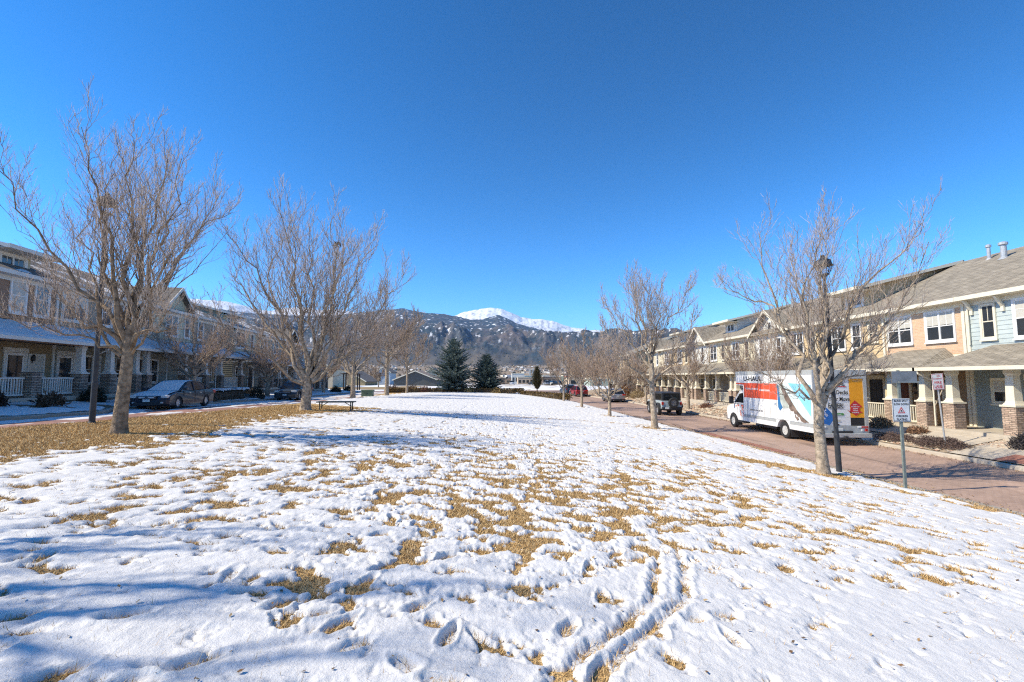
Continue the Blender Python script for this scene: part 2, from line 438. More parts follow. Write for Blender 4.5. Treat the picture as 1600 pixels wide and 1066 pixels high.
def build_lawn():
    r2 = np.random.default_rng(11)
    step = (4, 4)
    X, Y, Z = LX[::3, ::4], LY[::3, ::4], LZ[::3, ::4]
    V = np.stack([X, Y, Z-.004], -1).reshape(-1, 3)
    n = fbm(X*1.7, Y*1.7, 4, seed=240)[..., None]; n2 = fbm(X*.35, Y*.35, 3, seed=243)[..., None]
    c = np.array([.46, .31, .14])*(1+.5*n)+np.array([.05, .03, .015])*n2
    o = np_mesh('lawn', V, grid_faces(*X.shape), attr_mat('dry_turf', nscale=14, nvar=.5, bump=.03, bscale=45), attrs={'col': np.clip(c, .02, 1).reshape(-1, 3)})
    tag(o, kind='structure')
    S = snow_thick(LX, LY)
    # footprints: scattered, in trails, and two sledge-like grooves near the camera
    fp = []
    for _ in range(420):
        y = 2.2+13*r2.random()**1.2; x = r2.normal(.3, 3.4)
        if r2.random() < .75*math.exp(-((x-2.2)/2.0)**2-((y-3.4)/1.7)**2): continue
        fp.append((x, y, r2.uniform(.2, .34), r2.uniform(.09, .15), r2.uniform(0, 6.3), r2.uniform(.02, .045)))
    for _ in range(500):
        y = 9+26*r2.random(); x = r2.uniform(-9, 8)
        fp.append((x, y, r2.uniform(.25, .5), r2.uniform(.12, .22), r2.uniform(0, 6.3), r2.uniform(.02, .045)))
    def trail(p, stride=.62, wob=.12):
        p = [Vector((*q, 0)) for q in p]
        side = 1
        for a, b in zip(p[:-1], p[1:]):
            d = b-a; L = d.length; t = 0
            while t < L:
                q = a+d*(t/L); nrm = Vector((-d.y, d.x, 0)).normalized()
                fp.append((q.x+nrm.x*side*.11+r2.normal(0, wob*.4), q.y+nrm.y*side*.11, r2.uniform(.28, .34), r2.uniform(.11, .14), math.atan2(d.y, d.x)+r2.normal(0, .2), .05))
                side = -side; t += stride*r2.uniform(.85, 1.15)
    trail([(-3.0, 2.9), (-1.4, 3.6), (.2, 5.4), (.9, 9), (.6, 14), (-1, 24)])
    trail([(-2.2, 2.4), (-1.2, 3.2), (-.7, 4.6), (-2.5, 8.5), (-5.5, 13)])
    trail([(-4.6, 4.2), (-2.6, 4.5), (-.9, 4.3), (.6, 3.6)])
    trail([(.3, 2.3), (.5, 3.3), (1.5, 6), (3.5, 10), (5.8, 16), (6.5, 24)])
    trail([(-5.5, 5.2), (-3.6, 6.2), (0, 7.2), (3.5, 7.6), (7, 9.5)])
    trail([(-.55, 2.3), (-.45, 3.4), (.2, 4.2)], stride=.75)
    for f in fp: stamp(S, LX, LY, *f)
    for tr_ in ([(1.95, 5.4), (1.83, 4.8), (1.55, 4.05), (1.14, 3.5), (.75, 3.08), (.43, 2.6), (.3, 2.1)],
                [(1.66, 5.2), (1.57, 4.8), (1.22, 3.9), (.80, 3.35), (.51, 3.05), (.2, 2.6), (0, 2.2)]):
        i1 = np.searchsorted(LY[:, 0], 6)
        x, y = LX[:i1], LY[:i1]
        d = np.min([seg_d(x, y, a, b) for a, b in zip(tr_[:-1], tr_[1:])], 0)
        d = d+.05*fbm(x*6, y*6, 4, .6, seed=251)
        S[:i1] += -.045*sstep(.06, .02, d)*(.7+.7*perlin(x*3, y*3, 4))+.012*np.exp(-((d-.085)/.025)**2)*(1+perlin(x*4, y*4, 8))
    xr = ip(_xR, LY); xl = ip(_xL, LY)
    S += .012*fbm(LX*9, LY*9, 3, seed=260)*sstep(14, 3, LY)*.35
    S -= .12*sstep(.30, .0, xr-LX+.30*fbm(LX*1.3, LY*1.3, 4, .6, seed=262))
    S -= .12*sstep(.5, .1, LX-xl+.2*fbm(LX*2, LY*2, 3, seed=263))
    keep = S > -.012
    F = grid_faces(*LX.shape)
    k = keep.ravel()
    F = F[k[F].any(1)]
    V = np.stack([LX, LY, LZ+S], -1).reshape(-1, 3)
    used = np.zeros(len(V), bool); used[F.ravel()] = True
    idx = np.cumsum(used)-1
    m, nt, b = newmat('snow')
    tc = N(nt, 'ShaderNodeTexCoord'); no = N(nt, 'ShaderNodeTexNoise'); no.inputs['Scale'].default_value = 55; no.inputs['Detail'].default_value = 8; no.inputs['Roughness'].default_value = .7
    nt.links.new(tc.outputs['Object'], no.inputs['Vector'])
    bp = N(nt, 'ShaderNodeBump'); bp.inputs['Distance'].default_value = .012; bp.inputs['Strength'].default_value = .8
    nt.links.new(no.outputs['Fac'], bp.inputs['Height']); nt.links.new(bp.outputs[0], b.inputs['Normal'])
    n3 = N(nt, 'ShaderNodeTexNoise'); n3.inputs['Scale'].default_value = 1.4; n3.inputs['Detail'].default_value = 6
    nt.links.new(tc.outputs['Object'], n3.inputs['Vector'])
    mx = N(nt, 'ShaderNodeMix', data_type='RGBA'); nt.links.new(n3.outputs['Fac'], mx.inputs[0])
    mx.inputs[6].default_value = (.62, .61, .60, 1); mx.inputs[7].default_value = (.73, .72, .71, 1)
    nt.links.new(mx.outputs[2], b.inputs['Base Color'])
    b.inputs['Roughness'].default_value = .75; b.inputs['Specular IOR Level'].default_value = .25
    _M['snow'] = m
    o = np_mesh('snow', V[used], idx[F], m)
    tag(o, kind='stuff')
    # dry grass blades standing in the bare patches and poking through thin snow
    cand = (S < .012) & (LY < 27) & (LY > 1.8) & (np.abs(LX) < LY*1.35+1.5)
    ii = np.argwhere(cand)
    cell = np.gradient(LX, axis=1)*np.gradient(LY, axis=0)
    yv = LY[cand]
    w = cell[cand]*np.interp(yv, [2, 5, 10, 16, 27], [6500, 4200, 1800, 800, 330])
    nb = 260000
    tot = w.sum(); nb = int(min(nb, tot))
    pick = r2.choice(len(ii), nb, p=w/w.sum())
    a = ii[pick]
    bx = LX[a[:, 0], a[:, 1]]+r2.normal(0, .012, nb); by = LY[a[:, 0], a[:, 1]]+r2.normal(0, .012, nb)
    # stray blades through the smooth snow
    ns = 2600
    sy = 2.2+9*r2.random(ns)**1.4; sx = r2.uniform(-1, 1, ns)*(sy*1.2); keepx = (sx > -6) & (sx < 9.5)
    sx, sy = sx[keepx], sy[keepx]
    cl = 3
    sx = np.repeat(sx, cl)+r2.normal(0, .018, len(sx)*cl); sy = np.repeat(sy, cl)+r2.normal(0, .018, len(sy)*cl)
    bx = np.concatenate([bx, sx]); by = np.concatenate([by, sy]); n_ = len(bx)
    bz = lawn_z(bx, by)
    h = r2.uniform(.018, .055, n_)*np.interp(by, [2, 8, 27], [1, 1.15, 1.5]); h[nb:] += .055
    wd = np.interp(by, [2, 6, 27], [.0022, .0045, .016])
    th = r2.uniform(0, 2*np.pi, n_); lean = r2.uniform(.55, 1.5, n_)
    dx, dy = np.cos(th), np.sin(th)
    ph = th+np.pi/2+r2.normal(0, .5, n_)
    P0 = np.stack([bx-np.cos(ph)*wd, by-np.sin(ph)*wd, bz-.004], 1)
    P1 = np.stack([bx+np.cos(ph)*wd, by+np.sin(ph)*wd, bz-.004], 1)
    P2 = np.stack([bx+dx*h*np.sin(lean), by+dy*h*np.sin(lean), bz+h*np.cos(lean)*.9+.006], 1)
    V = np.stack([P0, P1, P2], 1).reshape(-1, 3)
    F = np.arange(n_*3).reshape(-1, 3)
    base = np.array([[.56, .375, .165], [.45, .285, .115], [.63, .465, .25], [.35, .22, .10]])[r2.integers(0, 4, n_)]
    base = np.repeat(base*r2.uniform(.8, 1.2, (n_, 1)), 3, 0)
    o = np_mesh('dry_grass', V, F, attr_mat('grass_blade', rough=.8), smooth=False, attrs={'col': base})
    tag(o, kind='stuff')
build_lawn()

# ---------------------------------------------------------------- streets, kerbs, pavements
def paver_mat(name, c1, c2, wet=0):
    m, nt, b = newmat(name)
    tc = N(nt, 'ShaderNodeTexCoord')
    br = N(nt, 'ShaderNodeTexBrick'); br.inputs['Scale'].default_value = 1; br.inputs['Brick Width'].default_value = .22; br.inputs['Row Height'].default_value = .11
    br.inputs['Mortar Size'].default_value = .006; br.inputs['Color1'].default_value = (*c1, 1); br.inputs['Color2'].default_value = (*c2, 1); br.inputs['Mortar'].default_value = (c1[0]*.55, c1[1]*.55, c1[2]*.55, 1)
    nt.links.new(tc.outputs['Object'], br.inputs['Vector'])
    no = N(nt, 'ShaderNodeTexNoise'); no.inputs['Scale'].default_value = .5; no.inputs['Detail'].default_value = 8; no.inputs['Roughness'].default_value = .7
    nt.links.new(tc.outputs['Object'], no.inputs['Vector'])
    mr = N(nt, 'ShaderNodeMapRange'); mr.inputs[1].default_value = .3; mr.inputs[2].default_value = .7; mr.inputs[3].default_value = .74; mr.inputs[4].default_value = 1.2
    nt.links.new(no.outputs['Fac'], mr.inputs[0])
    mp = N(nt, 'ShaderNodeMapping'); mp.inputs['Scale'].default_value = (1.3, .16, 1); nt.links.new(tc.outputs['Object'], mp.inputs[0])
    n2 = N(nt, 'ShaderNodeTexNoise'); n2.inputs['Scale'].default_value = 1; n2.inputs['Detail'].default_value = 7; nt.links.new(mp.outputs[0], n2.inputs['Vector'])
    m2 = N(nt, 'ShaderNodeMapRange'); m2.inputs[1].default_value = .56; m2.inputs[2].default_value = .66; m2.inputs[3].default_value = 1; m2.inputs[4].default_value = .66
    nt.links.new(n2.outputs['Fac'], m2.inputs[0])
    mm = N(nt, 'ShaderNodeMath', operation='MULTIPLY'); nt.links.new(mr.outputs[0], mm.inputs[0]); nt.links.new(m2.outputs[0], mm.inputs[1])
    vm = N(nt, 'ShaderNodeVectorMath', operation='SCALE'); nt.links.new(br.outputs['Color'], vm.inputs[0]); nt.links.new(mm.outputs[0], vm.inputs['Scale'])
    nt.links.new(vm.outputs[0], b.inputs['Base Color']); b.inputs['Roughness'].default_value = .8
    return m
def strip(name, xa, xb, ys, zf, m, nx=6, kind='structure', dz=0):
    """sheet between two edge functions of y"""
    ys = np.asarray(ys, float); t = np.linspace(0, 1, nx)
    X = xa(ys)[:, None]*(1-t)+xb(ys)[:, None]*t; Y = np.repeat(ys[:, None], nx, 1)
    V = np.stack([X, Y, zf(X, Y)+dz], -1).reshape(-1, 3)
    o = np_mesh(name, V, grid_faces(len(ys), nx), m); tag(o, kind=kind); return o
def sweep(name, path, zf, prof, m, kind='structure'):
    """profile (offset to the left of travel, z) swept along a 2-D path"""
    p = np.array(path, float); d = np.gradient(p, axis=0); d /= np.linalg.norm(d, axis=1)[:, None]
    nrm = np.stack([-d[:, 1], d[:, 0]], 1)
    k = len(prof); off = np.array([q[0] for q in prof]); zz = np.array([q[1] for q in prof])
    X = p[:, :1]+nrm[:, :1]*off; Y = p[:, 1:]+nrm[:, 1:]*off
    Z = zf(p[:, 0], p[:, 1])[:, None]+zz
    V = np.stack([X, Y, Z], -1).reshape(-1, 3)
    o = np_mesh(name, V, grid_faces(len(p), k), m, smooth=False); tag(o, kind=kind); return o
def resample(pts, step=.6):
    pts = [Vector((*q, 0)) for q in pts]; out = []
    for a, b in zip(pts[:-1], pts[1:]):
        n = max(1, int((b-a).length/step))
        out += [a.lerp(b, i/n) for i in range(n)]
    out.append(pts[-1])
    a = np.array([(q.x, q.y) for q in out])
    for _ in range(6):
        a[1:-1] = (a[:-2]+2*a[1:-1]+a[2:])/4
    return a
PAVE_R = paver_mat('red_pavers_right_street', (.385, .262, .20), (.43, .30, .232))  # paler, browner pavers of the right street
PAVE_L = paver_mat('red_pavers_left_street', (.30, .15, .115), (.33, .18, .135))  # darker, redder pavers of the left street
CONC = mat('concrete', (.46, .40, .32), .85, .12, 2.5, bump=.003, bscale=60)
CONC_D = mat('weathered_concrete', (.34, .30, .25), .85, .15, 2.5, bump=.003, bscale=60)
ys = np.concatenate([np.arange(-15, 94, .75)])
fz = lambda x, y: street_z(y)
strip('right_street', lambda y: ip(_xR, y)-.4, lambda y: ip(_xC, y)+.1, ys, fz, PAVE_R, 8)
strip('cross_street', lambda x: -45+0*x, lambda x: 55+0*x, np.arange(92.5, 100, .75), lambda x, y: .3+0*x, PAVE_R, 12)
strip('gutter', lambda y: ip(_xR, y)-.12, lambda y: ip(_xR, y)+.36, np.arange(9, 70, .75), fz, CONC_D, 3, dz=.012)
strip('ramp_pavers', lambda y: ip(_xR, y)+.37, lambda y: ip(_xR, y)+.9, np.arange(18.5, 26, .5), fz, mat('dark_red_pavers', (.30, .13, .09), .85, .15, 6), 3, dz=.009)
kerb = [(0, -.15), (0, .13), (-.03, .15), (-.17, .15), (-.17, .02)]
pR = np.stack([ip(_xC, np.arange(-15, 86, .6)), np.arange(-15, 86, .6)], 1)
pR[:, 0] = smooth_ip(_xC, pR[:, 1])
sweep('right_kerb', pR, fz, [(0, -.15), (0, .12), (-.03, .14), (-.18, .145), (-.18, 0)], CONC)
# parkway, beds and walk on the right
def park_r(x, y):
    return street_z(y)+.14+np.clip((x-16.7)/2.6, 0, 1)*.50
def gcol(x, y, c1, c2, sc, seed):
    n = fbm(x*sc, y*sc, 4, .6, seed=seed)[..., None]; w = sstep(-.25, .25, n)
    return c1*(1-w)+c2*w
def bed(name, xa, xb, y0, y1, zf, c1, c2, dz=0, bumpz=.03, m=None, d=.1):
    ysb = np.arange(y0, y1, d); nx = max(4, int(abs(xb(np.array([y0]))[0]-xa(np.array([y0]))[0])/d))
    t = np.linspace(0, 1, nx)
    X = xa(ysb)[:, None]*(1-t)+xb(ysb)[:, None]*t; Y = np.repeat(ysb[:, None], nx, 1)
    Z = zf(X, Y)+dz+bumpz*fbm(X*4, Y*4, 4, .6, seed=300)
    c = gcol(X, Y, np.array(c1), np.array(c2), 5, 304)
    o = np_mesh(name, np.stack([X, Y, Z], -1).reshape(-1, 3), grid_faces(len(ysb), nx), m or attr_mat('bed_soil', nscale=9, nvar=.5, bump=.02, bscale=40), attrs={'col': c.reshape(-1, 3)})
    tag(o, kind='structure'); return o
xk = lambda y: smooth_ip(_xC, y)+.16
bed('planting_bed', xk, lambda y: 19.3+0*y, 17.6, 92, park_r, (.30, .235, .165), (.40, .32, .23), d=.2)
bed('planting_bed', xk, lambda y: 19.3+0*y, -14, 13.2, park_r, (.30, .235, .165), (.40, .32, .23), d=.3)
strip('pavement', xk, lambda y: 19.25+0*y, np.arange(13, 17.9, .25), park_r, CONC, 8, dz=.015)
strip('pavement', lambda y: 17.95+0*y, lambda y: 19.2+0*y, np.arange(17.9, 60, .5), park_r, CONC, 5, dz=.035)
strip('ramp_pavers', lambda y: xk(y)+.02, lambda y: xk(y)+.85, np.arange(14.9, 16.4, .25), park_r, mat('dark_red_pavers', (.30, .13, .09), .85, .15, 6), 3, dz=.022)
# left street
lk = resample([(-16.4, -15), (-16.4, 8), (-16.45, 19.3), (-17.2, 20.6), (-18.45, 21.4), (-18.9, 30), (-19.4, 40), (-20.6, 58), (-22, 80)], .5)
lkx = lambda y: np.interp(y, lk[:, 1], lk[:, 0])
fl = lambda x, y: left_z(y)
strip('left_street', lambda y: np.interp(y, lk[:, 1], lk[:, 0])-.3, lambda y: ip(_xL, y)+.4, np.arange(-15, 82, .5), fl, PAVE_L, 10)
sweep('left_kerb', lk, fl, [(0, -.15), (0, .12), (.03, .14), (.18, .145), (.18, 0)], CONC_D)
def house_line(y): return -(18.8+.111*y)
def park_l(x, y):
    k = lkx(y)
    return left_z(y)+.13+np.clip((k-x)/3.5, 0, 1)*np.interp(y, [0, 25, 45, 75], [.22, .3, .3, .2])
def snow_sheet(name, xa, xb, y0, y1, zf, thick, d=.12):
    ysb = np.arange(y0, y1, d); nx = max(4, int(abs(xb(np.array([y0]))[0]-xa(np.array([y0]))[0])/d))
    t = np.linspace(0, 1, nx)
    X = xa(ysb)[:, None]*(1-t)+xb(ysb)[:, None]*t; Y = np.repeat(ysb[:, None], nx, 1)
    S = thick(X, Y, np.repeat(t[None, :], len(ysb), 0))
    k = (S > -.01).ravel(); F = grid_faces(len(ysb), nx); F = F[k[F].any(1)]
    V = np.stack([X, Y, zf(X, Y)+S], -1).reshape(-1, 3)
    used = np.zeros(len(V), bool); used[F.ravel()] = True; idx = np.cumsum(used)-1
    o = np_mesh(name, V[used], idx[F], _M['snow']); tag(o, kind='stuff'); return o
bed('planting_bed', lambda y: house_line(y)-.3, lambda y: lkx(y)-.17, -14, 80, park_l, (.17, .12, .08), (.23, .17, .11), d=.25)
def th_park(X, Y, t):
    e = np.minimum(t, 1-t)
    return .06+.05*fbm(X*1.3, Y*1.3, 4, seed=320)-.13*sstep(.02, .0, e)-.16*sstep(.18, .42, fbm(X*.6, Y*.5, 4, .6, seed=325))
snow_sheet('snow', lambda y: house_line(y)-.1, lambda y: lkx(y)-.1, -10, 78, park_l, th_park)
def th_street(X, Y, t):
    n = fbm(X*1.6, Y*.28, 4, .55, seed=331)
    side = np.maximum(sstep(.45, .02, t)*.55, sstep(.80, .95, t)*.42)
    far = sstep(17, 34, Y)*.25
    return .035*sstep(.0, .25, n+side+far-.30)-.02*sstep(.02, -.08, n+side+far-.30)+.008*fbm(X*5, Y*5, 3, seed=333)
snow_sheet('snow', lambda y: lkx(y)+.15, lambda y: ip(_xL, y)+.2, 5, 75, fl, th_street, .1)
# snow in the shaded gutter behind the lorry
def th_gut(X, Y, t):
    return .10*sstep(-.05, .3, fbm(X*2.2, Y*2.2, 4, seed=340)+.12)-.03
snow_sheet('snow', lambda y: xk(y)-.1, lambda y: xk(y)+.9, 20.8, 25.5, park_r, th_gut, .06)
# snowy open field beyond the hedge
def build_field():
    X, Y = np.meshgrid(np.arange(-75, 80, .6), np.arange(69, 175, .6))
    Z = .48+.1*fbm(X/9, Y/9, 3, seed=350)-.3*sstep(120, 175, Y)
    Z = np.where((Y > 91.8) & (Y < 100.5) & (X > -46) & (X < 56), .22, Z)
    Z = np.where((X > 4) & (Y < 92), .05, Z)
    n = fbm(X/5, Y/3, 5, .6, seed=353); k = sstep(.18, .42, n+.35*sstep(100, 150, Y)*sstep(-20, 10, X))[..., None]
    c = np.array([.78, .79, .82])*(1-k)+np.array([.33, .25, .14])*k
    o = np_mesh('snowfield', np.stack([X, Y, Z], -1).reshape(-1, 3), grid_faces(*X.shape), attr_mat('field_cover', nscale=.8, nvar=.15), attrs={'col': c.reshape(-1, 3)})
    tag(o, kind='structure')
build_field()
# ---------------------------------------------------------------- bare deciduous trees
BARK = mat('bark', (.235, .175, .12), .9, .55, 9, bump=.02, bscale=28, spec=.15, detail=8)
BARK_PALE = mat('pale_bark', (.34, .275, .205), .9, .5, 9, bump=.02, bscale=28, spec=.15, detail=8)
LIMB = mat('limb_bark', (.27, .21, .155), .85, .4, 6, bump=.006, bscale=40, spec=.2)
TWIG = mat('twig_bark', (.56, .45, .37), .8, .3, 3, spec=.25)
TWIG_RED = mat('reddish_twig_bark', (.47, .345, .265), .8, .3, 3, spec=.25)
def unit(v): return v/np.maximum(np.linalg.norm(v, axis=-1, keepdims=True), 1e-9)
def tubes(P, Rd, sides):
    """P (B,n,3), Rd (B,n) -> V, F"""
    B, n, _ = P.shape
    T = np.gradient(P, axis=1); T = unit(T)
    ref = np.where(np.abs(T[..., 2:3]) < .9, np.array([0, 0, 1.]), np.array([1., 0, 0]))
    U = unit(np.cross(T, ref)); W = np.cross(T, U)
    a = np.arange(sides)*2*np.pi/sides
    V = P[:, :, None, :]+Rd[:, :, None, None]*(U[:, :, None, :]*np.cos(a)[:, None]+W[:, :, None, :]*np.sin(a)[:, None])
    base = (np.arange(B)*n*sides)[:, None, None]+(np.arange(n-1)*sides)[None, :, None]
    k = np.arange(sides); k2 = (k+1) % sides
    F = np.stack([base+k, base+k2, base+sides+k2, base+sides+k], -1).reshape(-1, 4)
    return V.reshape(-1, 3), F
def children(r, P, Rd, nch, t0, t1, ang, lrat, npts, up, wig, rr, rmin, lmin=.0, taper=.35):
    B, n, _ = P.shape
    L = np.linalg.norm(np.diff(P, axis=1), axis=2).sum(1)
    t = t0+(t1-t0)*(np.arange(nch)[None, :]+r.uniform(.1, .9, (B, nch)))/nch
    f = t*(n-1); i = np.clip(f.astype(int), 0, n-2); fr = (f-i)[..., None]
    bi = np.arange(B)[:, None]
    p0 = P[bi, i]*(1-fr)+P[bi, i+1]*fr
    T = unit(P[bi, i+1]-P[bi, i])
    r0 = Rd[bi, i]*(1-fr[..., 0])+Rd[bi, i+1]*fr[..., 0]
    rv = unit(r.normal(size=(B, nch, 3)))
    ph = r.uniform(0, 6.28, (B, 1))+np.arange(nch)[None, :]*2.4
    ref = np.where(np.abs(T[..., 2:3]) < .9, np.array([0, 0, 1.]), np.array([1., 0, 0]))
    U = unit(np.cross(T, ref)); W = np.cross(T, U)
    Nn = U*np.cos(ph)[..., None]+W*np.sin(ph)[..., None]
    th = (ang*r.uniform(.7, 1.3, (B, nch)))[..., None]
    D = unit(T*np.cos(th)+Nn*np.sin(th)+np.array([0, 0, up*.5]))
    Lc = np.maximum(L[:, None]*lrat*(1.12-.72*t)*r.uniform(.65, 1.25, (B, nch)), lmin)
    s = np.linspace(0, 1, npts)[None, None, :, None]
    C = p0[:, :, None, :]+D[:, :, None, :]*Lc[..., None, None]*s
    C = C+np.array([0, 0, 1.])*(up*Lc)[..., None, None]*s**2*.55
    side = unit(np.cross(D, rv))
    C = C+side[:, :, None, :]*(Lc*wig*.5)[..., None, None]*np.sin(s*r.uniform(2, 5, (B, nch))[..., None, None])*s
    jit = r.normal(0, 1, C.shape)*(Lc*wig*.38)[..., None, None]; jit[:, :, 0] = 0
    C = C+jit
    rad = np.maximum(np.minimum(r0*rr, r0*.8), rmin)
    Rr = rad[..., None]*(1-(1-taper)*np.linspace(0, 1, npts)); Rr = np.maximum(Rr, rmin*.6)
    return C.reshape(-1, npts, 3), Rr.reshape(-1, npts)
def spline(pts, n):
    pts = np.array(pts, float)
    d = np.concatenate([[0], np.cumsum(np.linalg.norm(np.diff(pts, axis=0), axis=1))])
    t = np.linspace(0, d[-1], n)
    Q = np.stack([np.interp(t, d, pts[:, k]) for k in range(3)], 1)
    for _ in range(2): Q[1:-1] = (Q[:-2]+2*Q[1:-1]+Q[2:])/4
    return Q
def make_tree(name, label, loc, trunk, limbs, seed, tr=.2, nb=(11, 9, 5), rmin=(.012, .006, .0042), group=None, twig=None, auto=0, height=8., spread=3., lim_r=.5, dens=1.0, up=.62, bark=None):
    """trunk: list of local points; limbs: lists of local points (first one on the trunk). auto: number of extra generated limbs"""
    r = np.random.default_rng(seed)
    root = thing(name, label, 'tree', loc, 0, group)
    # trunk
    Q = spline(trunk, 16); hh = np.linspace(0, 1, 16)
    rad = tr*(1-.36*hh)*(1+.28*np.exp(-hh*14))
    V, F = tubes(Q[None], rad[None], 16)
    k = V.shape[0]
    rough = .06*tr*(np.sin(np.arange(k)*12.9898)*43758.5453 % 1-.5)
    ax = np.repeat(Q, 16, 0); V = V+unit(V-ax)*rough[:, None]
    mats = []; Vs = [V]; Fs = [F]; off = len(V)
    top = Q[-1]
    lim = [spline(l, 11) for l in limbs]
    for i in range(auto):
        a = i*2.4+r.uniform(-.4, .4); f = r.uniform(.55, 1.0)
        st = Q[int(f*15)]
        reach = spread*r.uniform(.55, 1.0); hz = (height-st[2])*r.uniform(.55, .98)*(1.15-.45*reach/spread)
        dx, dy = math.cos(a)*reach, math.sin(a)*reach
        m1 = st+np.array([dx*.45, dy*.45, hz*.30]); m2 = st+np.array([dx*.82, dy*.82, hz*.68]); e = st+np.array([dx, dy, hz])
        j = lambda: r.normal(0, .05*spread, 3)
        lim.append(spline([st, m1+j(), m2+j(), e], 11))
    if auto:
        e = top+np.array([r.normal(0, .1*spread), r.normal(0, .1*spread), height-top[2]])
        lim.append(spline([top, (top*.6+e*.4)+r.normal(0, .05*spread, 3), e], 11))
    LP = np.array(lim)
    jit = r.normal(0, .016*height, LP.shape); jit[:, 0] = 0
    LP = LP+jit*.62
    llen = np.linalg.norm(np.diff(LP, axis=1), axis=2).sum(1)
    LR = (tr*lim_r*np.clip(llen/(height*.62), .45, 1.05))[:, None]*(1-.92*np.linspace(0, 1, 11)**.62)
    LR = np.maximum(LR, rmin[0])
    V, F = tubes(LP, LR, 8); Vs.append(V); Fs.append(F+off); off += len(V)
    Tm = np_mesh('trunk', np.concatenate(Vs), np.concatenate(Fs), bark or BARK_PALE, root)
    # crown
    Vc = []; Fc = []; off = 0; mi = []
    def add(P, Rd, s, m):
        nonlocal off
        V, F = tubes(P, Rd, s); Vc.append(V); Fc.append(F+off); off += len(V); mi.append(np.full(len(F), m))
    n1, n2, n3 = nb
    B1, R1 = children(r, LP, LR, n1, .16, .98, .56, .35, 7, up, .09, .33, rmin[0], lmin=.45, taper=.28)
    add(B1, R1, 5, 0)
    B2, R2 = children(r, B1, R1, n2, .12, 1.0, .60, .42, 5, up*.8, .09, .5, rmin[1], lmin=.2)
    add(B2, R2, 4, 0)
    LB, LRr = children(r, LP, LR, n1, .3, 1.0, .8, .16, 5, up*.7, .1, .35, rmin[1], lmin=.25)
    add(LB, LRr, 4, 0)
    B2 = np.concatenate([B2, LB]); R2 = np.concatenate([R2, LRr])
    B3, R3 = children(r, B2, R2, n3, .10, 1.0, .52, .52, 3, up*.7, .05, .6, rmin[2], lmin=.10, taper=.5)
    add(B3, R3, 3, 1)
    np_mesh('crown', np.concatenate(Vc), np.concatenate(Fc), [LIMB, twig or TWIG], root, matidx=np.concatenate(mi))
    return root
def limbs_px(L, sc, base, r, kx=.14, kz=.085):
    """limb outlines given as (sideways, height) in metres plus a depth that grows outwards"""
    out = []
    for pts, dy in L:
        n = len(pts)
        out.append([((p[0]-base[0])/sc*(1-kx*i/(n-1)), dy*(i/(n-1))**1.2, (base[1]-p[1])/sc*(1-kz*i/(n-1))) for i, p in enumerate(pts)])
    return out
def gz(x, y): return float(lawn_z(np.array([x]), np.array([y]))[0])
G_PARK = 'bare trees round the park'
# the big tree beside the left street
b = (193, 672); s = 63.2
L1 = [([(196,545),(175,500),(150,478),(105,446),(75,395),(40,330),(12,240)], 1.2), ([(197,530),(186,450),(175,380),(165,310),(150,240),(140,150)], -.8),
      ([(200,530),(205,430),(212,320),(222,220),(230,140)], .5), ([(203,530),(224,440),(252,360),(290,285),(330,205)], -.6),
      ([(200,520),(190,410),(165,340),(115,275),(85,170)], 1.6), ([(206,545),(236,523),(270,498),(303,480),(345,465)], -.9),
      ([(190,545),(150,520),(100,500),(40,494),(-10,470)], -.5), ([(202,520),(232,420),(270,330),(300,260),(318,235)], 1.7),
      ([(196,540),(160,470),(120,400),(95,330),(60,250)], -1.8), ([(200,530),(212,450),(235,370),(255,280),(262,190)], 2.2),
      ([(196,535),(170,450),(130,360),(120,260),(115,190)], .3), ([(204,540),(245,480),(290,420),(330,350),(342,290)], -1.7),
      ([(190,550),(140,505),(80,470),(10,430),(-40,360)], .8), ([(200,520),(196,420),(192,320),(190,220),(180,150)], -.2)]
make_tree('bare_tree', 'tallest bare tree, rough brown trunk in dry grass before the left lamp post', (-9.37, 11.4, gz(-9.37, 11.4)-.05),
          [(0,0,0), (.02,0,.7), (.06,.02,1.4), (.10,0,2.2), (.12,0,2.7)], limbs_px(L1, s, b, None, .24, .10), 1, tr=.160, nb=(13, 8, 6), rmin=(.0075, .0042, .0032), group=G_PARK, height=8.6, bark=BARK)
b = (480, 637); s = 31.3
L2 = [([(478,592),(455,550),(400,490),(365,450),(345,420),(335,380)], 1.5), ([(478,585),(462,540),(432,460),(400,400),(368,345)], -1.5),
      ([(480,585),(470,500),(452,420),(442,380),(437,300)], .8), ([(483,580),(485,480),(484,420),(488,338)], -.6), ([(485,585),(508,500),(514,420),(524,370),(545,345)], 1.6),
      ([(487,585),(522,520),(555,445),(578,400),(597,365)], -1.5), ([(488,590),(545,535),(580,500),(605,440),(622,395)], 1.2), ([(490,592),(530,550),(565,538),(600,534),(640,545)], -1),
      ([(478,590),(440,510),(395,430),(385,380),(392,310)], 2.6), ([(482,585),(475,500),(480,420),(465,320)], -2.5), ([(486,585),(520,480),(540,420),(548,350)], -3),
      ([(476,595),(440,560),(395,535),(355,500),(335,470)], -1.2), ([(484,585),(500,490),(500,400),(515,345)], 3)]
make_tree('bare_tree', 'wide spreading bare tree with pale forked trunk beside the bench', (-9.75, 23.0, gz(-9.75, 23)-.05),
          [(0,0,0), (.01,0,.5), (.03,.02,1.1), (.08,0,1.75)], limbs_px(L2, s, b, None, .03, .07), 2, tr=.26, nb=(13, 8, 5), rmin=(.012, .0075, .0058), group=G_PARK, height=11, lim_r=.46)
b = (1277, 742); s = 52.4
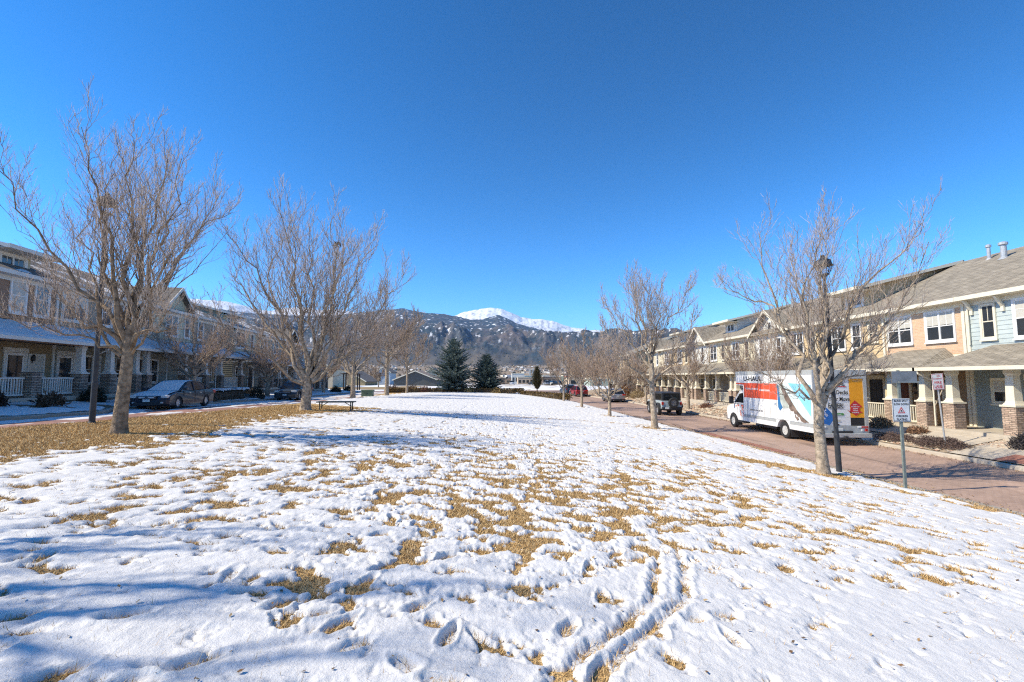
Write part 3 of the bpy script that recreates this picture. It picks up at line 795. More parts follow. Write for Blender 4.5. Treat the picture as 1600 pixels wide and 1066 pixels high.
L3 = [([(1275,640),(1262,600),(1247,545),(1232,490),(1222,450),(1207,405),(1213,322)], .8), ([(1238,515),(1222,470),(1190,455),(1150,425),(1137,395)], 1.2),
      ([(1281,635),(1288,560),(1282,480),(1279,400),(1276,335)], -.6), ([(1284,625),(1300,540),(1312,450),(1330,380),(1350,310)], 1.3), ([(1288,612),(1330,550),(1382,500),(1420,440),(1448,360)], -.9),
      ([(1285,605),(1308,500),(1335,440),(1375,390),(1400,345)], -1.6), ([(1288,618),(1330,588),(1390,572),(1430,560)], .6), ([(1272,632),(1230,612),(1180,590),(1135,572)], -1.1),
      ([(1276,640),(1255,560),(1235,480),(1225,420),(1240,340)], -1.7), ([(1283,630),(1295,560),(1290,470),(1310,380),(1318,330)], 2.3), ([(1286,620),(1340,560),(1400,530),(1455,450),(1470,400)], 1.4),
      ([(1280,640),(1300,570),(1345,500),(1370,440),(1395,380)], 2.6)]
make_tree('bare_tree', 'bare tree with pale grey trunk in front of the moving truck', (9.4, 13.75, gz(9.4, 13.75)-.05),
          [(0,0,0), (-.03,0,.7), (-.06,.02,1.4), (-.02,0,2.05), (.06,0,2.4)], limbs_px(L3, s, b, None), 3, tr=.170, nb=(11, 7, 5), rmin=(.0085, .0048, .0037), group=G_PARK, height=8.3)
b = (1020, 675); s = 28.3
L4 = [([(1017,605),(1018,520),(1016,470),(1018,412)], .3), ([(1015,605),(985,572),(948,535),(935,490)], 1), ([(1022,610),(1046,570),(1064,540),(1092,485)], -1), ([(1016,590),(1000,520),(980,470),(975,425)], -1.2),
      ([(1018,585),(1030,520),(1045,470),(1052,425)], 1.4), ([(1018,570),(1006,500),(995,455),(990,420)], 1.5), ([(1015,600),(975,570),(940,560),(915,545)], -1.3), ([(1020,600),(1060,565),(1085,560),(1110,530)], 1.2),
      ([(1017,560),(1035,510),(1062,470),(1070,440)], -1.8), ([(1016,580),(985,530),(955,480),(945,455)], 2)]
make_tree('bare_tree', 'bare upright tree at the end of the path, in front of the pale blue off-roader', (8.3, 25.4, gz(8.3, 25.4)-.05),
          [(0,0,0), (-.02,0,.8), (-.08,.02,1.7), (-.1,0,2.6), (-.07,0,3.6)], limbs_px(L4, s, b, None), 4, tr=.18, nb=(12, 8, 5), rmin=(.012, .0075, .006), group=G_PARK, height=9.2, twig=TWIG)
def far_tree(x, y, z, h, sp, seed, label, tr=.13, th=1.9, auto=8, nb=(9, 6, 4), group=G_PARK, twig=TWIG_RED, k=1.0, up=.5, lim_r=.5):
    px = y/461.
    return make_tree('bare_tree', label, (x, y, z-.05), [(0,0,0), (.02,0,th*.5), (0,.03,th), (.02,0,th*1.25)], [], seed, tr=tr, nb=nb,
                     rmin=(max(.012, .2*px*k), max(.008, .13*px*k), max(.006, .105*px*k)), group=group, twig=twig, auto=auto, height=h, spread=sp, up=up, lim_r=lim_r)
far_tree(7.7, 33.4, gz(7.7, 33.4), 6.3, 2.9, 11, 'slim bare tree with a low fork, in front of the silver SUV', th=1.5)
far_tree(7.5, 43.9, gz(7.5, 43.9), 7.2, 3.2, 12, 'slim bare tree, its dark trunk crossing the red SUV', th=2.0)
far_tree(7.2, 54.5, gz(7.2, 54.5), 7.5, 3.0, 13, 'thin bare tree at the right end of the clipped hedge', th=2.0)
# trees on the left, farther along
far_tree(-14.2, 44.0, gz(-13.5, 44.0), 10.5, 4.2, 14, 'bare tree with two close stems, left of the green utility box', tr=.24, th=2.6, auto=10, nb=(11, 7, 4))
far_tree(-13.0, 52.0, gz(-13, 52.0), 13.0, 4.2, 15, 'tall straight bare tree just right of the green utility box', tr=.24, th=4.5, auto=11, nb=(11, 7, 4))
far_tree(-13.2, 64.0, .9, 11, 3.6, 16, 'bare tree with a thin pale trunk, in front of the dark garage gable', tr=.17, th=3.4, auto=10, nb=(10, 6, 4))
# trees in front of the left houses, low and dense
def lz(x, y): return float(park_l(np.array([x]), np.array([y]))[0])
G_L = 'bare trees in front of the left houses'
far_tree(-20.4, 30.5, lz(-20.4, 30.5), 6.8, 3.5, 21, 'low dense bare tree leaning behind the dark sedan', tr=.2, th=2.0, auto=12, nb=(12, 8, 4), group=G_L, up=.3)
far_tree(-20.8, 41.0, lz(-20.8, 41), 6.2, 3.4, 22, 'low dense bare tree behind the dark crossover', tr=.2, th=1.8, auto=12, nb=(12, 8, 4), group=G_L, up=.25)
far_tree(-22.4, 58.0, lz(-22, 58), 6.0, 3.0, 23, 'low bare tree by the last porch of the left row', tr=.18, th=1.8, auto=10, nb=(9, 6, 4), group=G_L, up=.3)
# trees in front of the right houses
def rz(x, y): return float(park_r(np.array([x]), np.array([y]))[0])
G_R = 'bare trees in front of the right houses'
far_tree(17.3, 30.8, rz(17.3, 30.8), 7.2, 2.9, 31, 'bushy bare tree rising behind the moving truck', tr=.14, th=1.6, auto=13, nb=(11, 7, 4), group=G_R, up=.7)
far_tree(16.6, 41.5, rz(16.6, 41.5), 6.6, 2.7, 32, 'bare tree with a pale trunk right of the pale blue off-roader', tr=.16, th=2.1, auto=9, group=G_R)
far_tree(16.4, 53.0, rz(16.4, 53.0), 6.0, 2.6, 33, 'bare tree between the off-roader and the silver SUV', tr=.14, th=2.0, auto=9, group=G_R)
far_tree(15.9, 62.5, rz(15.9, 62.5), 7.0, 3.2, 34, 'bare tree beside the orange bush past the silver SUV', tr=.14, th=2.0, auto=10, group=G_R)
far_tree(15.0, 72.0, .45, 6.6, 3.0, 35, 'bare tree beyond the red SUV, near the tan stone house', tr=.14, th=2.0, auto=10, group=G_R)
far_tree(13.6, 78.0, .45, 6.5, 2.9, 36, 'farthest bare tree along the right street, beyond the red SUV', tr=.13, th=2.0, auto=10, group=G_R)
# a tree just outside the frame on the left, whose shadow falls across the near snow
far_tree(-11.2, 1.6, gz(-11.2, 1.6), 10.5, 2.0, 41, 'bare tree close to the left of the viewpoint, casting branch shadows over near snow', tr=.24, th=2.6, auto=14, nb=(6, 4, 2), lim_r=.62)

# ---------------------------------------------------------------- conifers
def spruce(name, label, x, y, z, h, rad, seed, c1, c2, dens=1.0, low=.06, kind='spruce', cat='tree', group=None):
    r = np.random.default_rng(seed)
    root = thing(name, label, cat, (x, y, z), 0, group)
    t = MB(); t.tube([(0,0,-.1), (.02,0,h*.4), (0,.02,h*.93)], [.024*h, .018*h, .004*h], 8); t.build('trunk', BARK, root, smooth=True)
    P = []; D = []; Ls = []
    nwh = int(32*dens)
    for k in range(nwh):
        f = low+(1-low)*(k/nwh)**.95
        if kind == 'spruce':
            w = rad*(.16*(1-f)**.3+.84*(1-f)**.60*min(1, .70+f*1.8))*(1+.22*r.normal())
            nbr = max(6, int(13*(1-f)+6))
        else:
            w = rad*min(1, (f+.12)/.3)*(1-f)**.62*(1+.1*r.normal()); nbr = 14
        a0 = r.uniform(0, 6.28)
        for i in range(nbr):
            a = a0+i*6.28/nbr+r.normal(0, .18); L = max(.12, w*r.uniform(.72, 1.12))
            el = r.normal(-.10+.75*f, .12) if kind == 'spruce' else r.normal(1.0, .15)
            d = np.array([math.cos(a)*math.cos(el), math.sin(a)*math.cos(el), math.sin(el)])
            if kind != 'spruce': L = L*1.3; d = np.array([math.cos(a), math.sin(a), .9])/1.345
            m = max(3, int(L/.16))
            for q in range(m):
                s = (q+r.random())/m
                if s < .25 and r.random() < .6: continue
                p = d*L*s+np.array([0, 0, f*h+ .10*L*s*s])
                side = np.array([-math.sin(a), math.cos(a), 0])
                for sg in (-1, 1, 0):
                    dd = d*.75+side*sg*.75+np.array([0, 0, r.normal(.05, .2)])
                    P.append(p+side*sg*.03); D.append(dd/np.linalg.norm(dd)); Ls.append((.20+.36*(1-s)*min(1, L))*r.uniform(.7, 1.25)*(.55 if kind != 'spruce' else 1))
    P = np.array(P); D = np.array(D); Ls = np.array(Ls); n = len(P)
    # each spray: a few flat needles-covered blades
    ref = unit(r.normal(size=(n, 3))); U = unit(np.cross(D, ref)); W = np.cross(D, U)
    wd = (Ls*.16)[:, None]
    V = []
    for (A,) in ((U,), (W,)):
        V += [P-A*wd*.5, P+D*Ls[:, None]*.55-A*wd, P+D*Ls[:, None], P+D*Ls[:, None]*.55+A*wd]
    V = np.stack(V, 1).reshape(-1, 3)
    F = (np.arange(n*2)*4)[:, None]+np.arange(4)
    w_ = r.random((n, 1)); c = np.array(c1)*(1-w_)+np.array(c2)*w_
    c = np.repeat(c*r.uniform(.75, 1.25, (n, 1)), 8, 0)
    np_mesh('crown', V, F, attr_mat('conifer_needles', rough=.75, spec=.3), root, smooth=False, attrs={'col': c})
    return root
spruce('spruce_tree', 'larger blue-green spruce, broad cone, at the left of the pair', -7.3, 69.5, .62, 8.2, 3.7, 51, (.085, .12, .105), (.25, .31, .285))
spruce('spruce_tree', 'smaller dark blue-green spruce right of the broad one', -2.4, 70.5, .62, 5.7, 2.8, 52, (.06, .09, .08), (.17, .225, .205))
spruce('juniper_tree', 'narrow dark green-brown juniper standing alone in the far field', 6.6, 88, .45, 4.6, 1.5, 53, (.055, .06, .028), (.12, .10, .045), kind='juniper')
# ---------------------------------------------------------------- terraced houses
def siding(name, c, var=.10): return mat('siding_'+name, c, .75, var, 1.6, bump=.0015, bscale=50, spec=.25)
TRIM = mat('cream_trim', (.70, .64, .50), .6, .05, 2); WHITE = mat('white_trim', (.74, .73, .70), .55, .04, 2)
TRIM_L = mat('pale_grey_trim', (.62, .62, .58), .6, .05, 2)
STONE = brick_mat('sandy_ledgestone', (.58, .44, .34), (.36, .25, .19), (.24, .19, .15), .23, .07, .012, offset=.37, bump=.03, noisev=.4)
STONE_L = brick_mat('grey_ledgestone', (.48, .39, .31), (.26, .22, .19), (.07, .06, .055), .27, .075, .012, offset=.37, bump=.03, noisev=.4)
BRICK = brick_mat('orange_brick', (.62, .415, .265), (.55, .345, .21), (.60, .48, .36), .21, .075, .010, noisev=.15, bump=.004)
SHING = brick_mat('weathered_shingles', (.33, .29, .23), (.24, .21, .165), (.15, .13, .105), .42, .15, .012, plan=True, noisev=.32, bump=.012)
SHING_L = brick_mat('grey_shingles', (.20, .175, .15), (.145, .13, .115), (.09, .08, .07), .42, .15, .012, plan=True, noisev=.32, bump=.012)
GLASS = mat('window_glass', (.03, .035, .04), .06, .2, 1.0, spec=.9)
GLASS_B = mat('window_glass_grey', (.075, .085, .095), .08, .2, 1.0, spec=.9)  # greyer, slightly lighter panes than the plain glass
BLIND = mat('drawn_blind', (.50, .48, .42), .45, .06, 3, spec=.5)
DARKM = mat('dark_metal', (.03, .03, .032), .45, .1, 5)
SKIRT = mat('dark_foundation', (.22, .19, .155), .9, .15, 3)  # dark brown-grey base under the porch floors
def laps(mb, x0, x1, y, z0, z1, h=.19, d=.018, clip=None):
    n = max(1, round((z1-z0)/h)); h = (z1-z0)/n
    for i in range(n):
        a, b = z0+i*h, z0+(i+1)*h
        xa0, xb0, xa1, xb1 = (x0, x1, x0, x1) if clip is None else (*clip(a), *clip(b))
        mb.face((xa0, y-d, a), (xb0, y-d, a), (xb1, y-.001, b), (xa1, y-.001, b))
        mb.face((xa0, y-d, a), (xa0, y, a), (xb0, y, a), (xb0, y-d, a))
def laps_x(mb, x, y0, y1, z0, z1, s, h=.19, d=.018, top=None):
    """lap siding on an end wall at x; s = outward sign; top(y)->z limits it under a roof slope"""
    n = max(1, round((z1-z0)/h)); h = (z1-z0)/n
    for i in range(n):
        a, b = z0+i*h, z0+(i+1)*h
        ya0, yb0, ya1, yb1 = (y0, y1, y0, y1) if top is None else (*top(a), *top(b))
        if yb0-ya0 < .02: continue
        mb.face((x+s*d, ya0, a), (x+s*d, yb0, a), (x+s*.001, yb1, b), (x+s*.001, ya1, b))
YW = 2.1
def window(root, x, z, w, h, y=YW-.016, tm=None, cols=1, blind=0, sash=True, glass=None, tw=.085, grid=False):
    tm = tm or TRIM
    m = MB(); t = tw
    m.box(x-t, x, y-.06, y-.002, z-t*1.2, z+h+t); m.box(x+w, x+w+t, y-.06, y-.002, z-t*1.2, z+h+t)
    m.box(x, x+w, y-.061, y-.002, z+h, z+h+t); m.box(x, x+w, y-.061, y-.002, z-t*1.2, z)
    m.box(x-t-.03, x+w+t+.03, y-.10, y-.062, z-t*1.2-.05, z-t*1.2+.01)
    cw = w/cols
    for c in range(cols):
        a = x+c*cw; b = a+cw
        if c: m.box(a-.04, a+.04, y-.058, y-.002, z, z+h)
        f = .035
        m.box(a, a+f, y-.035, y-.002, z, z+h); m.box(b-f, b, y-.035, y-.002, z, z+h)
        m.box(a+f, b-f, y-.034, y-.002, z, z+f); m.box(a+f, b-f, y-.034, y-.002, z+h-f, z+h)
        if sash: m.box(a+f, b-f, y-.038, y-.002, z+h*.5-.022, z+h*.5+.022)
        if grid:
            m.box((a+b)/2-.011, (a+b)/2+.011, y-.030, y-.002, z+h*.5+.022, z+h-f)
            if grid > 1: m.box(a+f, b-f, y-.029, y-.002, z+h*.75-.01, z+h*.75+.01)
    o = m.build('window', tm, root)
    p = MB(); p.box(x, x+w, y-.018, y-.002, z, z+h); p.build('pane', glass or GLASS, o)
    if blind:
        q = MB()
        for c in range(cols): q.box(x+c*cw+.036, x+(c+1)*cw-.036, y-.022, y-.019, z+h*(1-blind), z+h-.036)
        q.build('blind', BLIND, o)
    return o
def door(root, x, w=.95, h=2.08, y=YW-.016, tm=None, dm=None, storm=False, label=None):
    tm = tm or TRIM; t = .13
    m = MB(); m.box(x-t, x, y-.06, y-.002, 0.002, h+.02); m.box(x+w, x+w+t, y-.06, y-.002, 0.002, h+.02); m.box(x-t-.03, x+w+t+.03, y-.075, y-.002, h+.021, h+.24)
    f = m.build('door', tm, root)
    d = MB()
    if storm:
        d.box(x, x+.1, y-.03, y-.002, .02, h); d.box(x+w-.1, x+w, y-.03, y-.002, .02, h); d.box(x+.1, x+w-.1, y-.029, y-.002, h-.12, h); d.box(x+.1, x+w-.1, y-.029, y-.002, .02, .2); d.box(x+.1, x+w-.1, y-.031, y-.002, .86, .93)
        d.build('leaf', WHITE, f); g = MB(); g.box(x+.1, x+w-.1, y-.016, y-.002, .2, h-.12); g.build('pane', GLASS, f)
    else:
        d.box(x, x+w, y-.02, y-.002, .02, h)
        for (zz0, zz1) in ((.25, .95), (1.1, 1.85)):
            d.box(x+.14, x+w*.46, y-.032, y-.0201, zz0, zz1); d.box(x+w*.54, x+w-.14, y-.032, y-.0201, zz0, zz1)
        d.build('leaf', dm, f)
    lx = x+w+.42
    l = MB(); l.box(lx-.06, lx+.06, y-.14, y-.02, 1.72, 1.96); l.lathe([(.02, 0), (.09, .01), (.03, .09)], (lx, y-.08, 1.96), 6); l.box(lx-.02, lx+.02, y-.05, y-.003, 1.60, 1.74); l.build('wall_lantern', DARKM, root)
    l = MB(); l.box(lx-.17, lx+.17, y-.02, y-.004, 1.34, 1.46); l.build('number_plaque', DARKM, root)
    k = MB(); k.lathe([(.0, 0), (.03, .005), (.032, .03), (.0, .045)], (0, 0, 0), 8)
    k.v = [(p[0]+x+.09, y-.032-p[2], p[1]+1.02) for p in k.v]; k.build('handle', DARKM, f)
    return f
def pillar(root, x, y=.28, stone=None, tm=None, sh=1.08, top=2.5, col=True, w=.50):
    stone = stone or STONE; tm = tm or TRIM
    b = MB(); b.box(x-w/2, x+w/2, y-w/2, y+w/2, -.22, sh); 
    if col:
        c = MB(); c.box(x-w/2-.04, x+w/2+.04, y-w/2-.04, y+w/2+.04, sh, sh+.07)
        c.frustum(x, y, sh+.07, sh+.13, w*.92, w*.92, w*.80, w*.80); c.frustum(x, y, sh+.13, sh+.22, w*.76, w*.76, w*.66, w*.66); c.frustum(x, y, sh+.22, top-.14, w*.64, w*.64, w*.53, w*.53); c.box(x-w*.34, x+w*.34, y-w*.34, y+w*.34, top-.14, top)
        c.frustum(x, y, top-.22, top-.141, w*.56, w*.56, w*.66, w*.66)
        o = c.build('pillar', tm, root); b.build('stone_base', stone, o)
    else:
        b.box(x-w/2-.04, x+w/2+.04, y-w/2-.04, y+w/2+.04, sh, sh+.06)
        o = b.build('pillar', stone, root)
    return o
def railing(root, x0, x1, y=.28, tm=None, h=.9, z0=0, side=False):
    tm = tm or TRIM
    m = MB()
    def bx(a, b, c, d, e, f):
        m.box(c, d, a, b, e, f) if side else m.box(a, b, c, d, e, f)
    bx(x0, x1, y-.05, y+.05, z0+h-.06, z0+h); bx(x0, x1, y-.035, y+.035, z0+.10, z0+.16)
    n = max(2, int((x1-x0)/.125))
    for i in range(n):
        a = x0+(i+.5)*(x1-x0)/n
        bx(a-.02, a+.02, y-.02, y+.02, z0+.16, z0+h-.06)
    return m.build('railing', tm, root)
def slope_slab(mb, x0, x1, ya, za, yb, zb, t=.09):
    mb.prism([(ya, za), (yb, zb), (yb, zb+t), (ya, za+t)], 'x', x0, x1)
def roof_snow(root, x0, x1, ya, za, yb, zb, seed, thr=-.5, t=.07, dens=.09, ragged=.25):
    nx = max(6, int((x1-x0)/dens)); ny = max(5, int((yb-ya)/dens))
    u, v = np.meshgrid(np.linspace(0, 1, nx), np.linspace(0, 1, ny))
    X = x0+(x1-x0)*u; Y = ya+(yb-ya)*v
    e = np.minimum(np.minimum(u*(x1-x0), (1-u)*(x1-x0)), np.minimum(v, 1-v)*(yb-ya))
    S = t*sstep(0, .12, fbm(X*.9, Y*.9, 4, .55, seed=seed)-thr)-t*1.4*sstep(ragged, 0, e+.25*ragged*fbm(X*4, Y*4, 3, seed=seed+3))-.012
    Z = za+(zb-za)*(Y-ya)/(yb-ya)+S
    k = (S > -.01).ravel(); F = grid_faces(ny, nx); F = F[k[F].any(1)]
    if len(F) == 0: return
    V = np.stack([X, Y, Z], -1).reshape(-1, 3); used = np.zeros(len(V), bool); used[F.ravel()] = True; idx = np.cumsum(used)-1
    np_mesh('roof_snow', V[used], idx[F], _M['snow'], root)
ZE, ZR, YR, ZD = 5.75, 9.15, 8.9, 7.62
SL = (ZR-ZE)/(YR-(YW-.45))
def roof_z(y): return ZE+SL*(y-(YW-.45))
def house(label, M0, w, low, up, roof=SHING, tm=None, stone=STONE, zsplit=2.9, ends='', wins=(), lows=(), doors=(), pillars=(), rails=(), porch=(0, 0, 0, 0), dormer=None, gable=None,
          snow=None, vents=(), braces=(), corner=(), drop=2.6, group=None, steps=None, ridge=0, backz=0, name='terraced_house', cat='house', extra_mats=None):
    tm = tm or TRIM
    loc, rot = M0
    root = thing(name, label, cat, loc, rot, group)
    # walls
    mats = [low, up]
    m = MB()
    m.mi = 0; laps(m, 0, w, YW, 0, zsplit)
    m.box(0, w, YW+.001, YW+.2, -drop, 0)
    m.mi = 1
    if up is BRICK: m.box(0, w, YW-.016, YW+.1, zsplit, ZE+.05)
    else: laps(m, 0, w, YW, zsplit, ZE+.05)
    yb = 2*YR-YW
    bw = MB(); bw.box(0, w, yb-.2, yb, -drop, ZE); bw.build('back_wall', up if up is not BRICK else low, root)
    for (e, x, s) in (('l', 0, -1), ('r', w, 1)):
        if e in ends:
            m.mi = 0; laps_x(m, x, YW, yb, 0, zsplit, s); m.box(min(x, x-s*.1), max(x, x-s*.1), YW, yb, -drop, ZE)
            m.mi = 1; laps_x(m, x, YW, yb, zsplit, ZE, s)
            tp = lambda z: (YW+(z-ZE)/SL*1.0, yb-(z-ZE)/SL)
            laps_x(m, x, YW, yb, ZE, ZR-.15, s, top=tp)
    if gable:
        gx0, gx1, gp = gable[:3]; gm = (gx0+gx1)/2; hw = (gx1-gx0)/2
        cl = lambda z: (gx0+hw*(z-ZE)/(gp-ZE)+.0, gx1-hw*(z-ZE)/(gp-ZE))
        if len(gable) > 3: m.mi = 2; mats = [low, up, gable[3]]
        if up is BRICK: m.prism([(gx0, ZE), (gx1, ZE), (gm, gp)], 'y', YW-.03, YW+.1)
        else: laps(m, gx0, gx1, YW, ZE+.05, gp-.02, clip=cl)
    m.build('wall', mats, root)
    for x in corner: c = MB(); c.box(x-.07, x+.07, YW-.075, YW-.003, 0, ZE); c.build('corner_board', tm, root)
    c = MB()
    c.box(0, w, YW-.07, YW-.003, zsplit-.1, zsplit+.08)
    c.build('trim_board', tm, root); c = MB(); c.box(0.004, w-.004, YW-.066, YW-.004, ZE-.28, ZE-.03)
    c.build('frieze_board', tm, root)
    # main roof
    r = MB(); g = .003; yo = YW-.45; ybo = 2*YR-yo
    r.prism([(yo, ZE), (YR, ZR), (ybo, ZE), (ybo, ZE+.12), (YR, ZR+.13), (yo, ZE+.12)], 'x', (g if 'l' not in ends else -.3), (w-g if 'r' not in ends else w+.3))
    if gable:
        gx0, gx1, gp = gable[:3]; gm = (gx0+gx1)/2; hw = (gx1-gx0)/2; sl = (gp-ZE)/hw; o_ = .28
        ye = YW+(gp-ZE)/SL+.6
        r.prism([(gx0-o_, ZE-sl*o_), (gm, gp), (gm, gp+.12), (gx0-o_, ZE-sl*o_+.12)], 'y', yo-.02, ye)
        r.prism([(gm, gp), (gx1+o_, ZE-sl*o_), (gx1+o_, ZE-sl*o_+.12), (gm, gp+.12)], 'y', yo-.02, ye)
    ro = r.build('roof', roof, root)
    f = MB()
    if gable is None or gable[1]-gable[0] < w-.6:
        f.box(g if 'l' not in ends else -.32, w-g if 'r' not in ends else w+.32, yo-.09, yo-.002, ZE-.05, ZE+.135)
    f.box(.0, w, yo, YW, ZE-.06, ZE-.03)
    if gable:
        for (a, b, za, zb) in ((gx0-o_, gm, ZE-sl*o_, gp), (gm, gx1+o_, gp, ZE-sl*o_)):
            f.prism([(a, za-.10), (b, zb-.10), (b, zb+.13), (a, za+.13)], 'y', yo-.06, yo-.022)
    for (e, x) in (('l', -.3), ('r', w+.3)):
        if e in ends: f.prism([(yo, ZE-.08), (YR, ZR-.08), (ybo, ZE-.08), (ybo, ZE+.135), (YR, ZR+.145), (yo, ZE+.135)], 'x', x-.03 if e == 'l' else x+.002, x-.002 if e == 'l' else x+.03)
    f.build('gutter', tm, root)
    # shed dormer
    if dormer:
        dx0, dx1, dm_ = dormer[:3]; yd = 3.4; zt = ZD
        d = MB(); laps(d, dx0, dx1, yd, roof_z(yd)-.1, zt)
        for x, s in ((dx0, -1), (dx1, 1)):
            d.face((x, yd, roof_z(yd)-.2), (x, yd, zt+.25), (x, YR-.1, ZR-.05), (x, YR-.1, ZR-.6))
            n = 9
            for i in range(n):
                za = 6.6+i*.27; ya0 = max(yd, YW-.45+(za-ZE)/SL-.6) ; y1 = YW-.45+(za+.02-ZE)/SL
                y_end = min(y1+.05, YR)
                y_st = max(yd, yd+(za-zt-.2)/.225)
                if y_end > y_st+.05: d.face((x+s*.02, y_st, za), (x+s*.02, y_end, za), (x+s*.002, y_end+.3, za+.27), (x+s*.002, max(yd, yd+(za+.27-zt-.2)/.225), za+.27))
        do = d.build('dormer', dm_, root)
        q = MB(); slope_slab(q, dx0-.45, dx1+.45, 2.35, zt+.02, YR+.1, ZR+.14, .10); q.build('dormer_roof', roof, do)
        q = MB(); q.box(dx0-.47, dx1+.47, 2.27, 2.345, zt-.05, zt+.15)
        for x in (dx0-.47, dx1+.45): q.prism([(2.35, zt-.06), (YR, ZR+.04), (YR, ZR+.235), (2.35, zt+.13)], 'x', x, x+.02)
        q.box(dx0-.44, dx1+.44, 2.35, yd, zt-.045, zt-.02)
        q.build('dormer_fascia', tm, do)
        ww = dx1-dx0
        window(root, dx0+ww/2-.62, ZD-.84, 1.24, .66, yd-.016, WHITE, cols=2, sash=False, grid=1, glass=GLASS_B, tw=.16)
    for v in vents:
        vx, vy, vh, vr = v
        q = MB(); q.lathe([(vr*2.2, -.03), (vr*1.3, .1), (vr, .12), (vr, vh*.8), (vr*1.55, vh*.82), (vr*1.5, vh*.95), (vr*.6, vh)], (vx, vy, roof_z(vy)+.05 if vy < YR else ZR), 12)
        q.build('vent_pipe', mat('galvanised', (.42, .44, .46), .5, .15, 6, metal=.3), root, smooth=False)
    for x in braces:
        q = MB(); q.prism([(yo+.02, ZE-.08), (YW-.03, ZE-.62), (YW-.03, ZE-.48), (yo+.16, ZE-.08)], 'x', x-.05, x+.05); q.box(x-.06, x+.06, YW-.1, YW-.031, ZE-.72, ZE-.4); q.build('brace', tm, root)
    # porch
    px0, px1, hl, hr = porch
    if px1 > px0:
        ye, ze, zt = -.42, 2.62, 3.62
        fl = MB(); fl.box(px0, px1, -.05, YW-.01, -.2, 0); fl.build('porch_floor', CONC, root)
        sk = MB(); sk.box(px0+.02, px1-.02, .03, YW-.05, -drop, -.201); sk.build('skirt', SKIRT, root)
        p = MB()
        A, B, C_, D = (px0-.02, ye, ze), (px1+.02, ye, ze), (px1-hr, YW-.02, zt), (px0+hl, YW-.02, zt)
        p.face(A, B, C_, D)
        if hl: p.face(A, D, (px0-.02, YW-.02, ze))
        if hr: p.face(B, (px1+.02, YW-.02, ze), C_)
        p.box(px0-.02, px1+.02, ye, YW-.03, ze-.03, ze-.005)
        po = p.build('porch_roof', roof, root)
        q = MB(); q.box(px0-.06, px1+.06, ye-.10, ye-.002, ze-.12, ze+.03)
        if hl: q.box(px0-.12, px0-.022, ye, YW-.05, ze-.12, ze+.03)
        if hr: q.box(px1+.022, px1+.12, ye, YW-.05, ze-.12, ze+.03)
        q.build('porch_gutter', tm, root)
        dp = MB(); dp.tube([(px0+.12, ye-.05, ze-.1), (px0+.12, ye-.02, ze-.25), (px0+.14, .2, ze-.55), (px0+.14, .2, .05)], .035, 6); dp.build('downpipe', tm, root); dp = MB(); dp.tube([(px0+.16, YW-.10, ZE-.05), (px0+.16, YW-.10, zt+.05)], .035, 6); dp.build('downpipe', tm, root)
        bm_ = MB(); bm_.box(px0+.01, px1-.01, .10, .46, 2.5, ze-.031); bm_.build('beam', extra_mats[0] if extra_mats else low, root)
        if snow is not None:
            roof_snow(root, px0+hl*.3, px1-hr*.3, ye+.02, ze+.02, YW-.1, zt-.02, snow, t=.08, ragged=.12)
            roof_snow(root, .1, w-.1, 2.0, roof_z(2.0)+.125, YR-.3, roof_z(YR-.3)+.125, snow+5, thr=.22, t=.06, dens=.11, ragged=.15)
    for p_ in pillars:
        x, cflag = (p_ if isinstance(p_, tuple) else (p_, True)); pillar(root, x, stone=stone, tm=tm, col=cflag)
    for (a, b) in rails: railing(root, a, b, tm=tm)
    if steps:
        a, b = steps; s = MB()
        for i in range(4): s.box(a, b, -.06-.3*(i+1), -.06-.3*i, -drop, -.17*(i+1))
        s.build('steps', CONC, root)
    for wd in wins: window(root, *wd[:4], **(wd[4] if len(wd) > 4 else {}))
    for wd in lows: window(root, *wd[:4], **(wd[4] if len(wd) > 4 else {}))
    for d_ in doors: door(root, d_[0], tm=tm, **d_[1])
    return root
BLUE_L = siding('blue_grey_low', (.29, .335, .325)); BLUE_U = siding('pale_blue', (.43, .485, .475))
TANB = siding('tan_brown', (.33, .225, .135)); TANY = siding('straw_yellow', (.55, .42, .25)); CREAM = siding('cream', (.58, .52, .38)); PALE = siding('off_white', (.62, .60, .54))
SAND = siding('sand', (.46, .37, .25)); OLIVE = siding('olive_brown', (.29, .23, .145)); BROWN = siding('brown', (.29, .19, .13)); GREY = siding('grey_green', (.30, .30, .255)); SAGE = siding('sage', (.46, .48, .38)); GREYB = siding('warm_grey', (.33, .30, .245))
DOORR = mat('russet_door', (.13, .045, .03), .5, .1, 3); DOORB = mat('slate_door', (.06, .075, .10), .5, .1, 3); DOORK = mat('black_door', (.02, .02, .022), .5, .1, 3)
# right row: local x runs towards the camera, y away from the street
def RH(zfar, fl=.80): return ((19.3, zfar, fl), R(-90))
GR = 'terraced houses along the right street'
G2 = dict(tm=WHITE)
house('pale blue clapboard house with a blue-green porch, nearest on the right', RH(21.1), 10.5, BLUE_L, BLUE_U, ends='r',
      wins=[(.72, 3.95, .50, 1.42, dict(grid=1)), (2.05, 3.9, 1.5, 1.5, dict(cols=2, grid=2, tm=WHITE, blind=.5)), (5.2, 3.95, .5, 1.42, dict(grid=1)), (7, 3.9, 1.5, 1.5, dict(cols=2, grid=2))],
      lows=[(.95, 1.15, .72, .95, dict(blind=.55)), (5.6, .9, 1.4, 1.3, dict(cols=2))], doors=[(2.35, dict(dm=DOORB)), (8, dict(dm=DOORB))],
      pillars=[.95, 3.35, 6.2, 9.3], rails=[(3.7, 5.9), (6.5, 9)], porch=(0.0, 10.5, 1.1, .8), braces=(.3, 1.62, 4.2, 6.3), corner=(.08,), group=GR, dormer=(3.6, 6.0, BLUE_U), steps=(1.35, 2.9))
